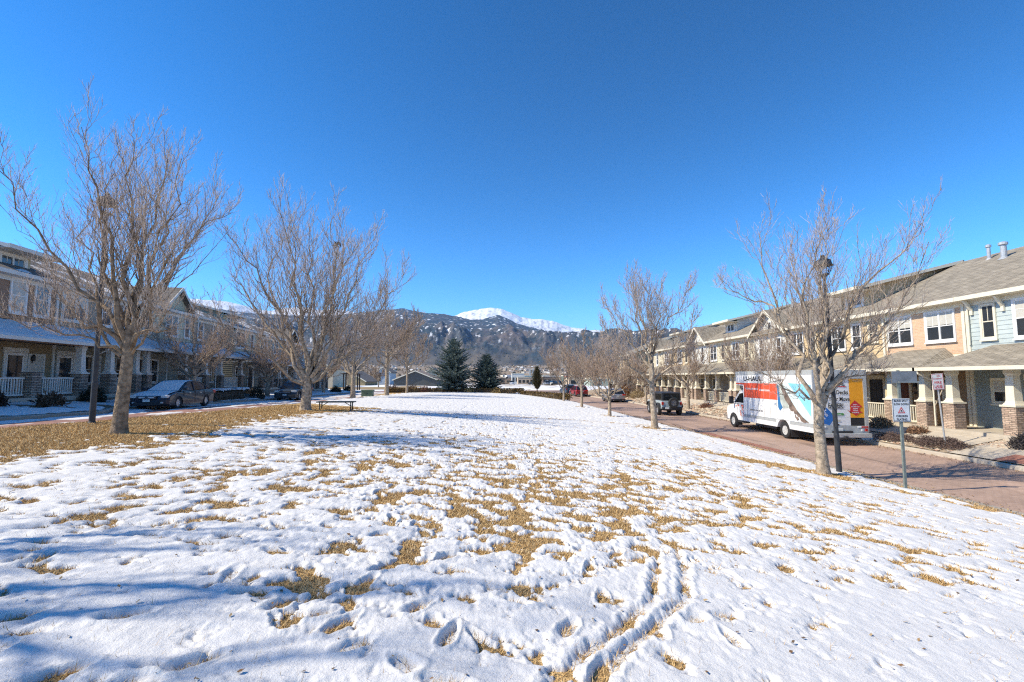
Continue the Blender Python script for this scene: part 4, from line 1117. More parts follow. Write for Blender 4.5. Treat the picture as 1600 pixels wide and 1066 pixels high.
house('orange brick fronted house with two grey roof pipes, beside the pale blue house', RH(25.6), 4.49, TANB, BRICK,
      wins=[(.22, 4.02, 1.42, 1.36, dict(cols=2, grid=2, tm=WHITE, blind=.42)), (2.52, 4.02, 1.40, 1.36, dict(cols=2, grid=1, tm=WHITE, blind=.46))],
      lows=[(3.2, .62, .5, 1.5, dict(grid=2)), (1.9, .75, .55, 1.4, dict(grid=2))], doors=[(.35, dict(dm=DOORR))],
      pillars=[(.15, True), 2.35, 4.15], rails=[(.5, 2.0), (2.7, 3.8)], porch=(0, 4.49, .9, 1.1), vents=[(.3, 7.9, .9, .085), (1.6, 7.3, .95, .13)], group=GR, corner=(4.4,), zsplit=3.2)
house('straw coloured house with a small white dormer window, behind the back of the moving truck', RH(34.3), 8.69, SAND, TANY,
      wins=[(.35, 3.98, 1.3, 1.38, dict(cols=2, grid=1, tm=WHITE)), (2.35, 3.98, .62, 1.38, dict(grid=1)), (4.55, 3.98, 1.1, 1.38, dict(cols=2, grid=1, tm=WHITE)), (6.3, 3.98, .62, 1.38, dict(grid=1, tm=WHITE)), (7.6, 4.3, .55, .9, dict(grid=1))],
      lows=[(5.4, .6, 1.3, 1.5, dict(cols=2)), (1.0, .6, 1.3, 1.5, dict(cols=2))], doors=[(3.2, dict(dm=DOORR)), (7.4, dict(dm=DOORK))],
      pillars=[.6, 2.9, 5.0, 8.3], rails=[(.9, 2.6), (5.3, 8.0)], porch=(0, 8.69, 0, .9), dormer=(3.75, 6.1, TANY), group=GR, corner=(8.6, 4.2))
house('white gabled house with two narrow windows, above the cab of the moving truck', RH(39.0), 4.69, SAND, PALE, gable=(.05, 4.64, 7.5),
      wins=[(.8, 3.95, .55, 1.3, dict(tm=WHITE)), (3.2, 3.95, .55, 1.3, dict(tm=WHITE)), (2.08, 5.9, .5, .7, dict(tm=WHITE, sash=False))], lows=[(2.6, .6, 1.3, 1.5, dict(cols=2))], doors=[(.8, dict(dm=DOORK))],
      pillars=[.4, 2.3, 4.3], rails=[(.7, 2.0)], porch=(0, 4.69, 0, 0), group=GR)
house('cream house with a paired dormer window, behind the bushy tree left of the truck', RH(47.7), 8.69, GREYB, CREAM,
      wins=[(.5, 3.95, 1.3, 1.4, dict(cols=2, grid=1, tm=WHITE)), (2.9, 3.95, .6, 1.4, dict(grid=1)), (5.0, 3.95, 1.2, 1.4, dict(cols=2, grid=1, tm=WHITE)), (7.2, 3.95, .6, 1.4, dict(grid=1))],
      lows=[(.8, .6, 1.3, 1.5, dict(cols=2)), (6.4, .6, 1.2, 1.5, dict(cols=2, tm=WHITE))], doors=[(4.2, dict(dm=DOORK))], pillars=[.3, 1.2, 3.4, 5.6, 8.3], rails=[(3.7, 5.3), (5.9, 8.0)], porch=(0, 8.69, .8, 0), dormer=(1.1, 3.4, PALE), group=GR, vents=[(4.5, 8.2, .8, .1), (6.2, 7.9, .8, .1)])
house('pale gabled house behind the pale blue off-roader', RH(52.4), 4.69, SAND, PALE, gable=(.05, 4.64, 7.6), wins=[(.8, 3.95, .6, 1.4, dict(tm=WHITE)), (3.0, 3.95, .6, 1.4, dict(tm=WHITE))],
      lows=[(2.6, .6, 1.3, 1.5, dict(cols=2))], doors=[(.8, dict(dm=DOORR))], pillars=[.4, 2.3, 4.3], rails=[(2.6, 4.0)], porch=(0, 4.69, 0, .4), group=GR)
house('tan house with a white dormer, left of the pale gabled house', RH(61.0), 8.59, SAND, TANY, wins=[(.5, 3.95, 1.3, 1.4, dict(cols=2, tm=WHITE)), (3.0, 3.95, .6, 1.4), (5.0, 3.95, 1.2, 1.4, dict(cols=2, tm=WHITE)), (7.2, 3.95, .6, 1.4)],
      lows=[(.8, .6, 1.3, 1.5, dict(cols=2)), (6.0, .6, 1.3, 1.5, dict(cols=2))], doors=[(3.4, dict(dm=DOORK))], pillars=[.4, 2.3, 4.6, 6.8], rails=[(.7, 2.0), (4.9, 6.5)], porch=(0, 8.59, 0, 0), dormer=(2.2, 4.4, PALE), group=GR)
house('farthest house of the right terrace, with a white gable', RH(67.0), 5.99, GREYB, CREAM, ends='l', gable=(.4, 4.6, 7.4), wins=[(1.0, 3.95, .6, 1.4, dict(tm=WHITE)), (3.2, 3.95, .6, 1.4, dict(tm=WHITE))], lows=[(3.2, .6, 1.3, 1.5, dict(cols=2))],
      doors=[(1.2, dict(dm=DOORR))], pillars=[.4, 2.6, 5.4], rails=[(2.9, 5.1)], porch=(0, 5.99, .8, 0), group=GR)
ZR = 8.75; ZD = 7.15; SL = (ZR-ZE)/(YR-(YW-.45))
# left row: local x runs away from the camera
UL = np.array([-.1103, .9939]); ANG_L = math.atan2(UL[1], UL[0])
def LH(s, fl=2.1): return ((-18.8+UL[0]*s, UL[1]*s, fl), ANG_L)
GL = 'terraced houses along the left street'
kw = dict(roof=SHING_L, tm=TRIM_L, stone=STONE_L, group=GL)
house('brown house with white railings and a glass storm door, nearest on the left', LH(13.2), 11.4, OLIVE, BROWN, ends='l',
      wins=[(2.0, 4.05, .78, 1.55, dict(tm=WHITE, glass=GLASS_B)), (5.4, 4.05, 1.4, 1.55, dict(tm=WHITE, cols=2, glass=GLASS_B)), (8.75, 4.05, .74, 1.55, dict(tm=WHITE, glass=GLASS_B, blind=.97)), (10.05, 4.05, .74, 1.55, dict(tm=WHITE, glass=GLASS_B))],
      lows=[(9.95, 1.05, .80, .95, dict(tm=TRIM_L, blind=.95))], doors=[(8.75, dict(storm=True)), (4.2, dict(storm=True))], pillars=[(7.95, False), 10.7, 3.2], rails=[(3.6, 7.6), (8.4, 10.3)], porch=(0, 11.4, .8, 0), snow=401, corner=(11.33,), dormer=(9.2, 11.2, CREAM), vents=[(6.2, 8.3, .7, .14), (7.6, 8.3, .6, .1)], extra_mats=[BROWN], **kw)
house('grey-green house with a white storm door, behind the left lamp post', LH(24.61), 6.3, GREY, GREYB,
      wins=[(.35, 4.05, 1.5, 1.5, dict(tm=TRIM_L, cols=2, glass=GLASS_B, blind=.5)), (3.1, 4.05, .75, 1.5, dict(tm=WHITE, glass=GLASS_B)), (4.9, 4.05, .75, 1.5, dict(tm=WHITE, glass=GLASS_B))],
      lows=[(2.0, .6, 1.15, 1.5, dict(cols=2, tm=TRIM_L)), (4.5, .6, .7, 1.5, dict(tm=TRIM_L))], doors=[(.25, dict(storm=True))], pillars=[1.35, 3.45, 4.45], rails=[(1.75, 3.1)], porch=(0, 6.3, 0, 0), snow=411, **kw)
house('grey house with a black door, behind the dark snow-topped sedan', LH(30.92), 6.5, GREY, SAGE,
      wins=[(.6, 4.05, .75, 1.5, dict(tm=WHITE, glass=GLASS_B)), (3.0, 4.05, 1.4, 1.5, dict(tm=WHITE, cols=2, glass=GLASS_B)), (5.4, 4.05, .6, 1.5, dict(tm=WHITE, glass=GLASS_B))],
      lows=[(1.6, .6, .7, 1.5, dict(tm=WHITE)), (4.9, .6, .7, 1.5, dict(tm=WHITE))], doors=[(.35, dict(dm=DOORK))], pillars=[2.3, 5.1], rails=[(2.7, 4.7)], porch=(0, 6.5, 0, 0), snow=421, gable=(2.0, 6.2, 7.6), **kw)
house('grey house at the far end of the first left terrace, above a snowy hedge', LH(37.43), 5.2, GREY, GREYB, ends='r',
      wins=[(.8, 4.05, .75, 1.5, dict(tm=WHITE, glass=GLASS_B)), (3.2, 4.05, .75, 1.5, dict(tm=WHITE, glass=GLASS_B))], lows=[(2.6, .55, 1.2, 1.6, dict(cols=2, tm=WHITE))], doors=[(.6, dict(dm=DOORK))], pillars=[.9, 4.6], rails=[(1.3, 4.2)], porch=(0, 5.2, 0, .9), snow=431, **kw)
house('sage green house with a sunlit side wall, first of the farther left terrace', LH(44.6, 1.95), 6.4, GREY, SAGE, ends='l',
      wins=[(.5, 4.0, 1.8, 1.5, dict(tm=WHITE, cols=2, glass=GLASS_B)), (3.6, 4.05, .75, 1.5, dict(tm=WHITE, glass=GLASS_B))], lows=[(.6, .3, 1.3, 1.8, dict(cols=2, tm=WHITE))], doors=[(3.4, dict(dm=DOORK))], pillars=[2.4, 4.6], rails=[(2.7, 4.3)], porch=(0, 6.4, .9, 0), snow=441, dormer=(.6, 3.2, SAGE), **kw)
house('grey house behind the dark crossover, second of the farther left terrace', LH(51.01, 1.8), 6.4, GREYB, GREY, wins=[(.8, 4.05, .75, 1.5, dict(tm=WHITE, glass=GLASS_B)), (3.6, 4.05, 1.3, 1.5, dict(tm=WHITE, cols=2, glass=GLASS_B))],
      lows=[(3.4, .6, 1.2, 1.5, dict(tm=WHITE, cols=2))], doors=[(1.0, dict(storm=True))], pillars=[.6, 2.8, 5.8], rails=[(3.1, 5.5)], porch=(0, 6.4, 0, 0), snow=451, **kw)
house('warm grey house, third of the farther left terrace', LH(57.42, 1.6), 6.4, GREY, GREYB, wins=[(.8, 4.05, .75, 1.5, dict(tm=WHITE)), (3.6, 4.05, 1.3, 1.5, dict(tm=WHITE, cols=2))], lows=[(3.4, .6, 1.2, 1.5, dict(tm=WHITE, cols=2))], doors=[(1.0, dict(storm=True))],
      pillars=[.6, 2.8, 5.8], rails=[(3.1, 5.5)], porch=(0, 6.4, 0, 0), snow=461, gable=(.6, 5.2, 7.6), **kw)
house('last house of the left terrace, with an open corner porch', LH(63.83, 1.4), 7.5, GREY, GREY, ends='r', wins=[(.8, 4.05, .75, 1.5, dict(tm=WHITE)), (4.2, 4.05, 1.3, 1.5, dict(tm=WHITE, cols=2))], lows=[(2.4, .6, 1.2, 1.5, dict(tm=WHITE, cols=2))], doors=[(.8, dict(storm=True))],
      pillars=[.5, 2.8, 5.0, 7.2], rails=[(3.1, 4.7), (5.3, 6.9)], porch=(0, 7.5, 0, .9), snow=471, **kw)
# ---------------------------------------------------------------- lettering helper
def text_mesh(name, s, centre, right, up, width, height, m, parent, bold=.02, align='CENTER'):
    cu = bpy.data.curves.new(name, 'FONT'); cu.body = s; cu.align_x = 'CENTER'; cu.offset = bold; cu.resolution_u = 2; cu.space_line = .95
    o = bpy.data.objects.new(name, cu); COL.objects.link(o)
    bpy.context.view_layer.update()
    me = bpy.data.meshes.new_from_object(o.evaluated_get(bpy.context.evaluated_depsgraph_get()))
    bpy.data.objects.remove(o); bpy.data.curves.remove(cu)
    n = len(me.vertices); v = np.zeros(n*3, np.float32); me.vertices.foreach_get('co', v); v = v.reshape(-1, 3)
    lo, hi = v.min(0), v.max(0); c = (lo+hi)/2; sz = np.maximum(hi-lo, 1e-6)
    a = (v[:, 0]-c[0])/sz[0]*width; b = (v[:, 1]-c[1])/sz[1]*height
    right, up, centre = np.array(right, float), np.array(up, float), np.array(centre, float)
    w = centre+a[:, None]*right+b[:, None]*up
    me.vertices.foreach_set('co', w.astype(np.float32).ravel()); me.materials.clear(); me.materials.append(m); me.update()
    me.name = name
    q = bpy.data.objects.new(name, me); COL.objects.link(q)
    if parent is not None: q.parent = parent
    return q
# ---------------------------------------------------------------- cars
TYRE = mat('tyre_rubber', (.022, .022, .023), .85, .2, 10); ALLOY = mat('alloy', (.52, .53, .55), .3, .1, 5, metal=.7)
CARGLASS = mat('car_glass', (.012, .014, .016), .05, .2, 1, spec=.8); TRIMB = mat('black_plastic', (.025, .025, .027), .6, .15, 8)
LAMPC = mat('clear_lamp', (.62, .62, .60), .15, .1, 20, spec=.8); LAMPR = mat('red_lamp', (.42, .02, .015), .2, .15, 14, spec=.7); PLATE = mat('licence_plate', (.60, .62, .60), .5, .1, 30); CHROME = mat('chrome', (.6, .6, .61), .15, .05, 4, metal=.9)
AMBER = mat('amber_lamp', (.65, .22, .03), .3, .1, 10)
def paint(n, c, metal=.12): return mat('paint_'+n, c, .32, .05, .8, metal=metal, spec=.45, coat=.3)
def wheel(root, x, y, r, w=.22, rim=ALLOY, sp=5, z=None, name='wheel', dual=False):
    s = 1 if y > 0 else -1; z = r if z is None else z
    m = MB(); prof = [(r*.62, -w/2), (r*.9, -w/2), (r*.985, -w/2+.03), (r, -w/4), (r, w/4), (r*.985, w/2-.03), (r*.9, w/2), (r*.62, w/2)]
    m.lathe(prof, (0, 0, 0), 22, cap=False); m.v = [(p[0]+x, p[2]+y, p[1]+z) for p in m.v]
    t = m.build(name, TYRE, root, smooth=False)
    q = MB(); q.lathe([(r*.66, w*.28), (r*.60, w*.40), (r*.56, w*.12), (r*.2, w*.12), (r*.17, w*.30), (0.001, w*.30)], (0, 0, 0), 20)
    for k in range(sp):
        a = 2*math.pi*k/sp; ca, sa = math.cos(a), math.sin(a); h = r*.075
        P = [(r*.12, -h), (r*.58, -h*.8), (r*.58, h*.8), (r*.12, h)]
        lo = [(p[0]*ca-p[1]*sa, p[0]*sa+p[1]*ca, w*.13) for p in P]; hi = [(a_, b_, w*.34) for a_, b_, _ in lo]
        q._add(lo+hi, [(4, 5, 6, 7), (0, 1, 5, 4), (1, 2, 6, 5), (2, 3, 7, 6), (3, 0, 4, 7)])
    q.v = [(p[0]+x, p[2]*s+y, p[1]+z) for p in q.v]
    q.build('rim', rim, t)
    d = MB(); d.lathe([(.001, 0), (r*.56, 0), (r*.56, .02), (.001, .02)], (0, 0, 0), 16); d.v = [(p[0]+x, p[2]*s+y+s*w*.06, p[1]+z) for p in d.v]; d.build('hub', TRIMB, t)
    return t
def arch(cx, r, z0, n=9):
    """points of a wheel arch from rear to front along the sill at z0"""
    a0 = math.asin(max(-1, min(1, (z0-r*.96)/ (r*1.18))))
    return [(cx-math.cos(a)*r*1.18, r*.96+math.sin(a)*r*1.18) for a in np.linspace(a0, math.pi-a0, n)]
def loft(mb, prof, ts, yf, close=True, cap=True, zdrop=0, xr=0, xlim=1, seg=None):
    """side outline prof (x,z) carried across the width; yf(t,x,z)->y; zdrop and xr round the shoulders and corners"""
    n = len(prof); zmax = max(p[1] for p in prof); zmin = min(p[1] for p in prof); rings = []
    for t in ts:
        a = abs(t); ring = []
        for (x, z) in prof:
            k = max(0, (z-zmin)/(zmax-zmin))
            zz = z-zdrop*a**5*k
            xx = x*(1-xr*a**3.0*(abs(x)/xlim)**3)
            ring.append((xx, yf(t, x, z), zz))
        rings.append(ring)
    vs = [p for r_ in rings for p in r_]; fs = []
    m = n if close else n-1
    for i in range(len(ts)-1):
        for k in range(m):
            if seg is not None and k not in seg: continue
            k2 = (k+1) % n
            fs.append((i*n+k, i*n+k2, (i+1)*n+k2, (i+1)*n+k))
    if cap: fs.append(tuple(range(n))); fs.append(tuple((len(ts)-1)*n+k for k in range(n))[::-1])
    mb._add(vs, fs)
TS = (-1, -.97, -.86, -.6, 0, .6, .86, .97, 1)
def car(name, label, loc, rot, col, W, H, r, wb, top, green, front, rear, glass_segs, belt, sill=.22, snow=False, group=None, cat='car', rack=False, clad=None, roof_col=None, rimm=ALLOY, lights=True):
    """top: outline of the lower body from the rear bottom corner over the tail, deck and bonnet to the front bottom corner"""
    root = thing(name, label, cat, loc, rot, group)
    wx = wb/2
    hw = W/2; xl = max(abs(p[0]) for p in top)
    prof = list(top)+arch(wx, r, sill)[::-1]+arch(-wx, r, sill)[::-1]
    zmid = .55*belt
    def yf(t, x, z):
        w = hw*(1-.035*max(0, (z-zmid)/(belt-zmid))**2-.05*max(0, (zmid-z)/zmid)**2)
        return t*w
    m = MB(); loft(m, prof, TS, yf, zdrop=.05, xr=.10, xlim=xl)
    b = m.build('body', col, root)
    u = MB(); u.box(-xl*.9, xl*.9, -hw*.78, hw*.78, sill+.0, belt*.62); u.build('underbody', TRIMB, root)
    if clad:
        c = MB()
        for s in (-1, 1):
            c.box(-wx+r*1.16, wx-r*1.16, s*(hw-.05), s*(hw+.008), sill-.02, sill+.16)
            for cx in (-wx, wx):
                A = arch(cx, r, sill); O = [(cx+(p[0]-cx)*1.13, sill if i in (0, len(A)-1) else r*.96+(p[1]-r*.96)*1.13) for i, p in enumerate(A)]
                for i in range(len(A)-1):
                    y0, y1 = s*(hw-.03), s*(hw+.012)
                    c.face((A[i][0], y1, A[i][1]), (A[i+1][0], y1, A[i+1][1]), (O[i+1][0], y1, O[i+1][1]), (O[i][0], y1, O[i][1]))
                    c.face((O[i][0], y1, O[i][1]), (O[i+1][0], y1, O[i+1][1]), (O[i+1][0], y0, O[i+1][1]), (O[i][0], y0, O[i][1]))
        c.build('cladding', clad, root)
    # glasshouse
    zr_, zb_ = max(p[1] for p in green), min(p[1] for p in green)
    wbelt, wroof = hw*.93, hw*.74
    def gy(t, x, z): return t*(wbelt+(wroof-wbelt)*(z-zb_)/(zr_-zb_))
    gts = (-1, -.93, -.6, 0, .6, .93, 1)
    roof = MB(); n = len(green)
    loft(roof, green, gts, gy, close=False, cap=False, seg=[k for k in range(n-1) if k not in glass_segs], zdrop=.03)
    ro = roof.build('roof', roof_col or col, root)
    for k in glass_segs:
        g = MB(); loft(g, green, (-.93, -.6, 0, .6, .93), gy, close=False, cap=False, seg=[k], zdrop=.03)
        g.build('windscreen' if k == 0 else 'rear_window', CARGLASS, root)
    xm = (green[1][0]+green[-2][0])/2*.6+.05
    for s in (-1, 1):
        g = MB(); g._add([(p[0], gy(s*.985, *p), p[1]-.03) for p in green], [tuple(range(n))]); g.build('side_window', CARGLASS, root)
    p_ = MB()
    for s in (-1, 1):
        pts = [(p[0], gy(s*.975, *p), p[1]-.02) for p in green]
        p_.tube(pts, .038, 6)
        for xb in (xm, (green[-1][0]+green[-2][0])/2*.98 if len(green) > 5 else None):
            if xb is None: continue
            zt = np.interp(-xb, [-p[0] for p in green], [p[1] for p in green])
            p_.tube([(xb, gy(s*.985, 0, zb_), zb_), (xb-.05, gy(s*.985, 0, zt-.03), zt-.03)], .035, 6)
    p_.build('pillar', roof_col or col, ro)
    for x in (-wx, wx):
        for s in (-1, 1): wheel(root, x, s*(hw-.115), r, rim=rimm)
    for s in (-1, 1):
        q = MB(); q.box(green[0][0]-.28, green[0][0]-.10, s*(hw*.95), s*(hw+.17), belt+.02, belt+.16); q.build('mirror', col, root, bevel=.03)
        for xh in (xm+.62, xm-.42):
            q = MB(); q.box(xh-.20, xh-.04, s*(hw-.02), s*(hw+.018), belt-.17, belt-.135); q.build('door_handle', CHROME if not clad else TRIMB, root)
        for xd in (xm-.02, xm+1.05, xm-.95): q = MB(); q.box(xd-.006, xd+.006, s*(hw*.9), s*(hw+.002), sill+.12, belt-.05); q.build('door_seam', TRIMB, root)
    if rack:
        for s in (-1, 1):
            q = MB(); q.tube([(green[1][0]-.15, s*wroof*.9, zr_-.02), (green[1][0]-.3, s*wroof*.9, zr_+.05), (green[-2][0]+.3, s*wroof*.9, zr_+.05), (green[-2][0]+.1, s*wroof*.9, zr_-.02)], .02, 6); q.build('roof_rail', TRIMB, root)
    front(root, hw, xl); rear(root, hw, xl)
    if snow:
        m = MB()
        n_ = len(prof)
        def lift(p, d=.035): return [(x, z+d) for x, z in p]
        hood = [p for p in top if p[0] > green[0][0]-.3 and p[1] > .62]
        V = []
        sm = MB(); loft(sm, lift(hood, .03), (-.88, -.84, -.5, 0, .5, .80, .84), lambda t, x, z: t*hw, close=False, cap=False, zdrop=.05, xr=.1, xlim=xl)
        sm.build('snow_cover', _M['snow'], root, smooth=True)
        sm = MB(); loft(sm, lift(green[:2], .03), (-.90, -.86, -.4, 0, .5, .86), gy, close=False, cap=False, zdrop=.03); sm.build('snow_cover', _M['snow'], root, smooth=True)
        sm = MB(); loft(sm, lift(green[1:], .035), (-.92, -.88, -.4, 0, .5, .88, .92), gy, close=False, cap=False, zdrop=.03); sm.build('snow_cover', _M['snow'], root, smooth=True)
    return root
def q_(root, name, m, *boxes, bevel=.012):
    o = MB()
    for b in boxes: o.box(*b)
    return o.build(name, m, root, bevel=bevel)
def front_sedan(root, hw, xl):
    q_(root, 'grille', TRIMB, (xl-.16, xl+.006, -.42, .42, .56, .70)); q_(root, 'grille_bar', CHROME, (xl-.15, xl+.016, -.42, .42, .66, .685), (xl-.15, xl+.014, -.40, .40, .60, .615))
    q_(root, 'lower_intake', TRIMB, (xl-.12, xl+.004, -.60, .60, .26, .40)); q_(root, 'number_plate', PLATE, (xl-.02, xl+.03, -.16, .16, .42, .55))
    for s in (-1, 1):
        q_(root, 'headlight', LAMPC, (xl-.46, xl-.13, s*(hw-.36), s*(hw-.045), .60, .74), bevel=.03); q_(root, 'fog_lamp', LAMPC, (xl-.20, xl-.09, s*(hw-.36), s*(hw-.22), .34, .42))
        q_(root, 'snow_cover', _M['snow'], (xl-.01, xl+.035, s*.08, s*.34, .60, .665))
def rear_plain(root, hw, xl):
    for s in (-1, 1): q_(root, 'taillight', LAMPR, (-xl-.005, -xl+.24, s*(hw-.42), s*(hw-.03), .72, .90), bevel=.02)
    q_(root, 'number_plate', PLATE, (-xl-.02, -xl+.02, -.16, .16, .66, .78))
def front_suv(root, hw, xl):
    q_(root, 'grille', TRIMB, (xl-.12, xl+.01, -.46, .46, .58, .80)); q_(root, 'grille_bar', CHROME, (xl-.10, xl+.022, -.44, .44, .69, .715)); q_(root, 'bumper', TRIMB, (xl-.2, xl+.012, -hw*.84, hw*.84, .24, .48)); q_(root, 'number_plate', PLATE, (xl-.02, xl+.035, -.16, .16, .44, .56))
    for s in (-1, 1): q_(root, 'headlight', LAMPC, (xl-.50, xl-.10, s*(hw-.44), s*(hw-.05), .70, .85), bevel=.03); q_(root, 'fog_lamp', LAMPC, (xl-.18, xl-.05, s*(hw-.36), s*(hw-.22), .36, .44))
def rear_suv(root, hw, xl):
    for s in (-1, 1): q_(root, 'taillight', LAMPR, (-xl-.006, -xl+.20, s*(hw-.40), s*(hw-.04), .84, 1.00), bevel=.02); q_(root, 'reflector', LAMPR, (-xl-.02, -xl+.05, s*(hw-.42), s*(hw-.2), .42, .46))
    q_(root, 'bumper', TRIMB, (-xl-.016, -xl+.2, -hw*.86, hw*.86, .24, .44)); q_(root, 'number_plate', PLATE, (-xl-.03, -xl+.02, -.16, .16, .72, .84)); q_(root, 'tailgate_strip', CHROME, (-xl-.02, -xl+.03, -.42, .42, .89, .92))
    q_(root, 'exhaust', CHROME, (-xl-.03, -xl+.1, -.62, -.5, .26, .32), (-xl-.03, -xl+.1, .5, .62, .26, .32))
SED_TOP = [(-2.36, .24), (-2.42, .45), (-2.40, .80), (-2.30, .97), (-1.70, 1.01), (-.5, .96), (1.0, .93), (1.55, .88), (2.05, .79), (2.30, .68), (2.40, .52), (2.38, .30), (2.30, .22)]
SED_GR = [(1.10, .93), (.32, 1.34), (.05, 1.41), (-.45, 1.435), (-.95, 1.38), (-1.85, 1.01)]
SUV_TOP = [(-2.18, .24), (-2.26, .45), (-2.27, .85), (-2.20, 1.02), (-1.6, 1.03), (.0, 1.0), (.95, 1.0), (1.5, .95), (1.98, .88), (2.20, .78), (2.28, .58), (2.27, .34), (2.2, .22)]
SUV_GR = [(1.02, 1.0), (.30, 1.50), (.0, 1.60), (-.6, 1.635), (-1.55, 1.58), (-1.72, 1.54), (-2.17, 1.03)]
NAVY = paint('midnight_blue', (.018, .026, .040)); SLATE = paint('dark_slate', (.030, .042, .055)); SILV = paint('silver', (.36, .37, .39), .5); RED = paint('ruby', (.30, .018, .028)); BLU = paint('dark_blue', (.05, .09, .15))
def heading(dx, dy): return math.atan2(dy, dx)
G_CAR = 'cars parked along the two streets'
def lzs(x, y): return float(left_z(np.array([y], float))[0])
car('parked_car', 'dark sedan with snow on its bonnet, windscreen and roof, parked on the left street', (-17.62, 25.0, lzs(0, 25.0)+.012), heading(.115, -.993), NAVY, 1.83, 1.45, .325, 2.73, SED_TOP, SED_GR, front_sedan, rear_plain, (0, 4), .95, snow=True, group=G_CAR)
car('parked_car', 'dark blue crossover facing the viewpoint, parked on the left street', (-18.05, 40.2, lzs(0, 40.2)+.012), heading(.10, -.995), SLATE, 1.80, 1.68, .36, 2.64, SUV_TOP, SUV_GR, front_suv, rear_suv, (0, 5), 1.0, group=G_CAR, rack=True, clad=TRIMB)
car('parked_car', 'silver SUV seen from behind, parked on the right street', (13.75, 57.6, .012), heading(-.03, 1), SILV, 1.86, 1.70, .37, 2.7, SUV_TOP, SUV_GR, front_suv, rear_suv, (0, 5), 1.0, group=G_CAR, rack=True, clad=TRIMB)
red = car('parked_car', 'red SUV seen from behind, parked far along the right street', (11.9, 72.5, float(street_z(72.5))+.012), heading(-.10, 1), RED, 1.88, 1.72, .37, 2.7, SUV_TOP, SUV_GR, front_suv, rear_suv, (0, 5), 1.0, group=G_CAR, rack=True, clad=TRIMB)
car('parked_car', 'blue car parked just beyond the red SUV', (11.2, 79.5, float(street_z(79.5))+.012), heading(-.12, 1), BLU, 1.83, 1.6, .35, 2.7, SUV_TOP, SUV_GR, front_suv, rear_suv, (0, 5), 1.0, group=G_CAR)
# boxy off-roader
def build_jeep(loc, rot):
    root = thing('parked_offroader', 'pale blue boxy off-roader with a spare wheel on its back and a black top', 'off-roader', loc, rot, G_CAR)
    col = paint('pale_blue_grey', (.40, .47, .49), .1); hw = .80
    m = MB(); m.prism([(-1.95, .52), (-1.98, .62), (-1.98, 1.16), (.70, 1.14), (.78, 1.14), (1.92, 1.08), (1.98, 1.0), (1.98, .62), (1.85, .52)], 'y', -hw, hw); m.build('body', col, root, bevel=.04)
    u = MB(); u.box(-1.9, 1.95, -.55, .55, .38, .55); u.build('underbody', TRIMB, root)
    t = MB(); t.prism([(-1.97, 1.165), (-1.93, 1.80), (.35, 1.83), (.62, 1.165)], 'y', -hw*.94, hw*.94); t.build('hard_top', mat('black_top', (.022, .022, .024), .5, .1, 6), root, bevel=.05)
    for s in (-1, 1):
        g = MB()
        for (a, b) in ((-1.85, -.95), (-.88, -.30), (-.24, .36)): g.box(a, b, s*hw*.93, s*(hw*.94+.006), 1.24, 1.68)
        g.build('side_window', CARGLASS, root)
        for cx in (-1.23, 1.23):
            f = MB(); f.prism([(cx-.62, .62), (cx-.50, .88), (cx-.30, .97), (cx+.30, .97), (cx+.50, .88), (cx+.62, .62), (cx+.54, .62), (cx+.44, .82), (cx+.26, .90), (cx-.26, .90), (cx-.44, .82), (cx-.54, .62)], 'y', s*hw, s*(hw+.15)); f.build('fender_flare', TRIMB, root)
        for x in (-1.23, 1.23): wheel(root, x, s*.80, .40, .27)
        q_(root, 'taillight', LAMPR, (-2.03, -1.96, s*(hw-.17), s*(hw-.01), .84, 1.06)); q_(root, 'headlight', LAMPC, (1.96, 2.0, s*.38, s*.62, .78, 1.0)); q_(root, 'mirror', TRIMB, (.44, .58, s*hw, s*(hw+.22), 1.2, 1.42))
        q_(root, 'side_step', TRIMB, (-.7, .7, s*(hw-.02), s*(hw+.1), .42, .47)); q_(root, 'door_handle', TRIMB, (-.12, .0, s*hw, s*(hw+.02), 1.02, 1.06))
    g = MB(); g._add([(-1.972, -.62, 1.24), (-1.972, .62, 1.24), (-1.945, .60, 1.70), (-1.945, -.60, 1.70)], [(0, 1, 2, 3)]); g.build('rear_window', CARGLASS, root)
    g = MB(); g._add([(.62, -.66, 1.22), (.62, .66, 1.22), (.40, .62, 1.76), (.40, -.62, 1.76)], [(0, 1, 2, 3)]); g.build('windscreen', CARGLASS, root)
    q_(root, 'bumper', TRIMB, (-2.15, -1.95, -.78, .78, .48, .66)); q_(root, 'bumper', TRIMB, (1.97, 2.15, -.75, .75, .5, .68)); q_(root, 'number_plate', PLATE, (-2.17, -2.14, .25, .55, .52, .66))
    # spare wheel on the tailgate
    m = MB(); r, w_ = .40, .25; m.lathe([(r*.6, -w_/2), (r*.95, -w_/2), (r, -w_/4), (r, w_/4), (r*.95, w_/2), (r*.6, w_/2)], (0, 0, 0), 22, cap=False); m.v = [(-2.13-p[2], p[0]-.10, p[1]+1.0) for p in m.v]; t = m.build('spare_wheel', TYRE, root)
    q = MB(); q.lathe([(r*.64, w_*.2), (r*.55, w_*.1), (r*.2, w_*.12), (.01, w_*.3)], (0, 0, 0), 18)
    for k in range(5):
        a = 2*math.pi*k/5; ca, sa = math.cos(a), math.sin(a); P = [(r*.12, -.03), (r*.58, -.04), (r*.58, .04), (r*.12, .03)]
        q._add([(p[0]*ca-p[1]*sa, p[0]*sa+p[1]*ca, w_*.36) for p in P], [(0, 1, 2, 3)])
    q.v = [(-2.13-p[2], p[0]-.10, p[1]+1.0) for p in q.v]; q.build('rim', mat('grey_alloy', (.25, .26, .27), .35, .1, 5, metal=.6), t)
build_jeep((13.42, 38.6, .012), heading(.035, 1))

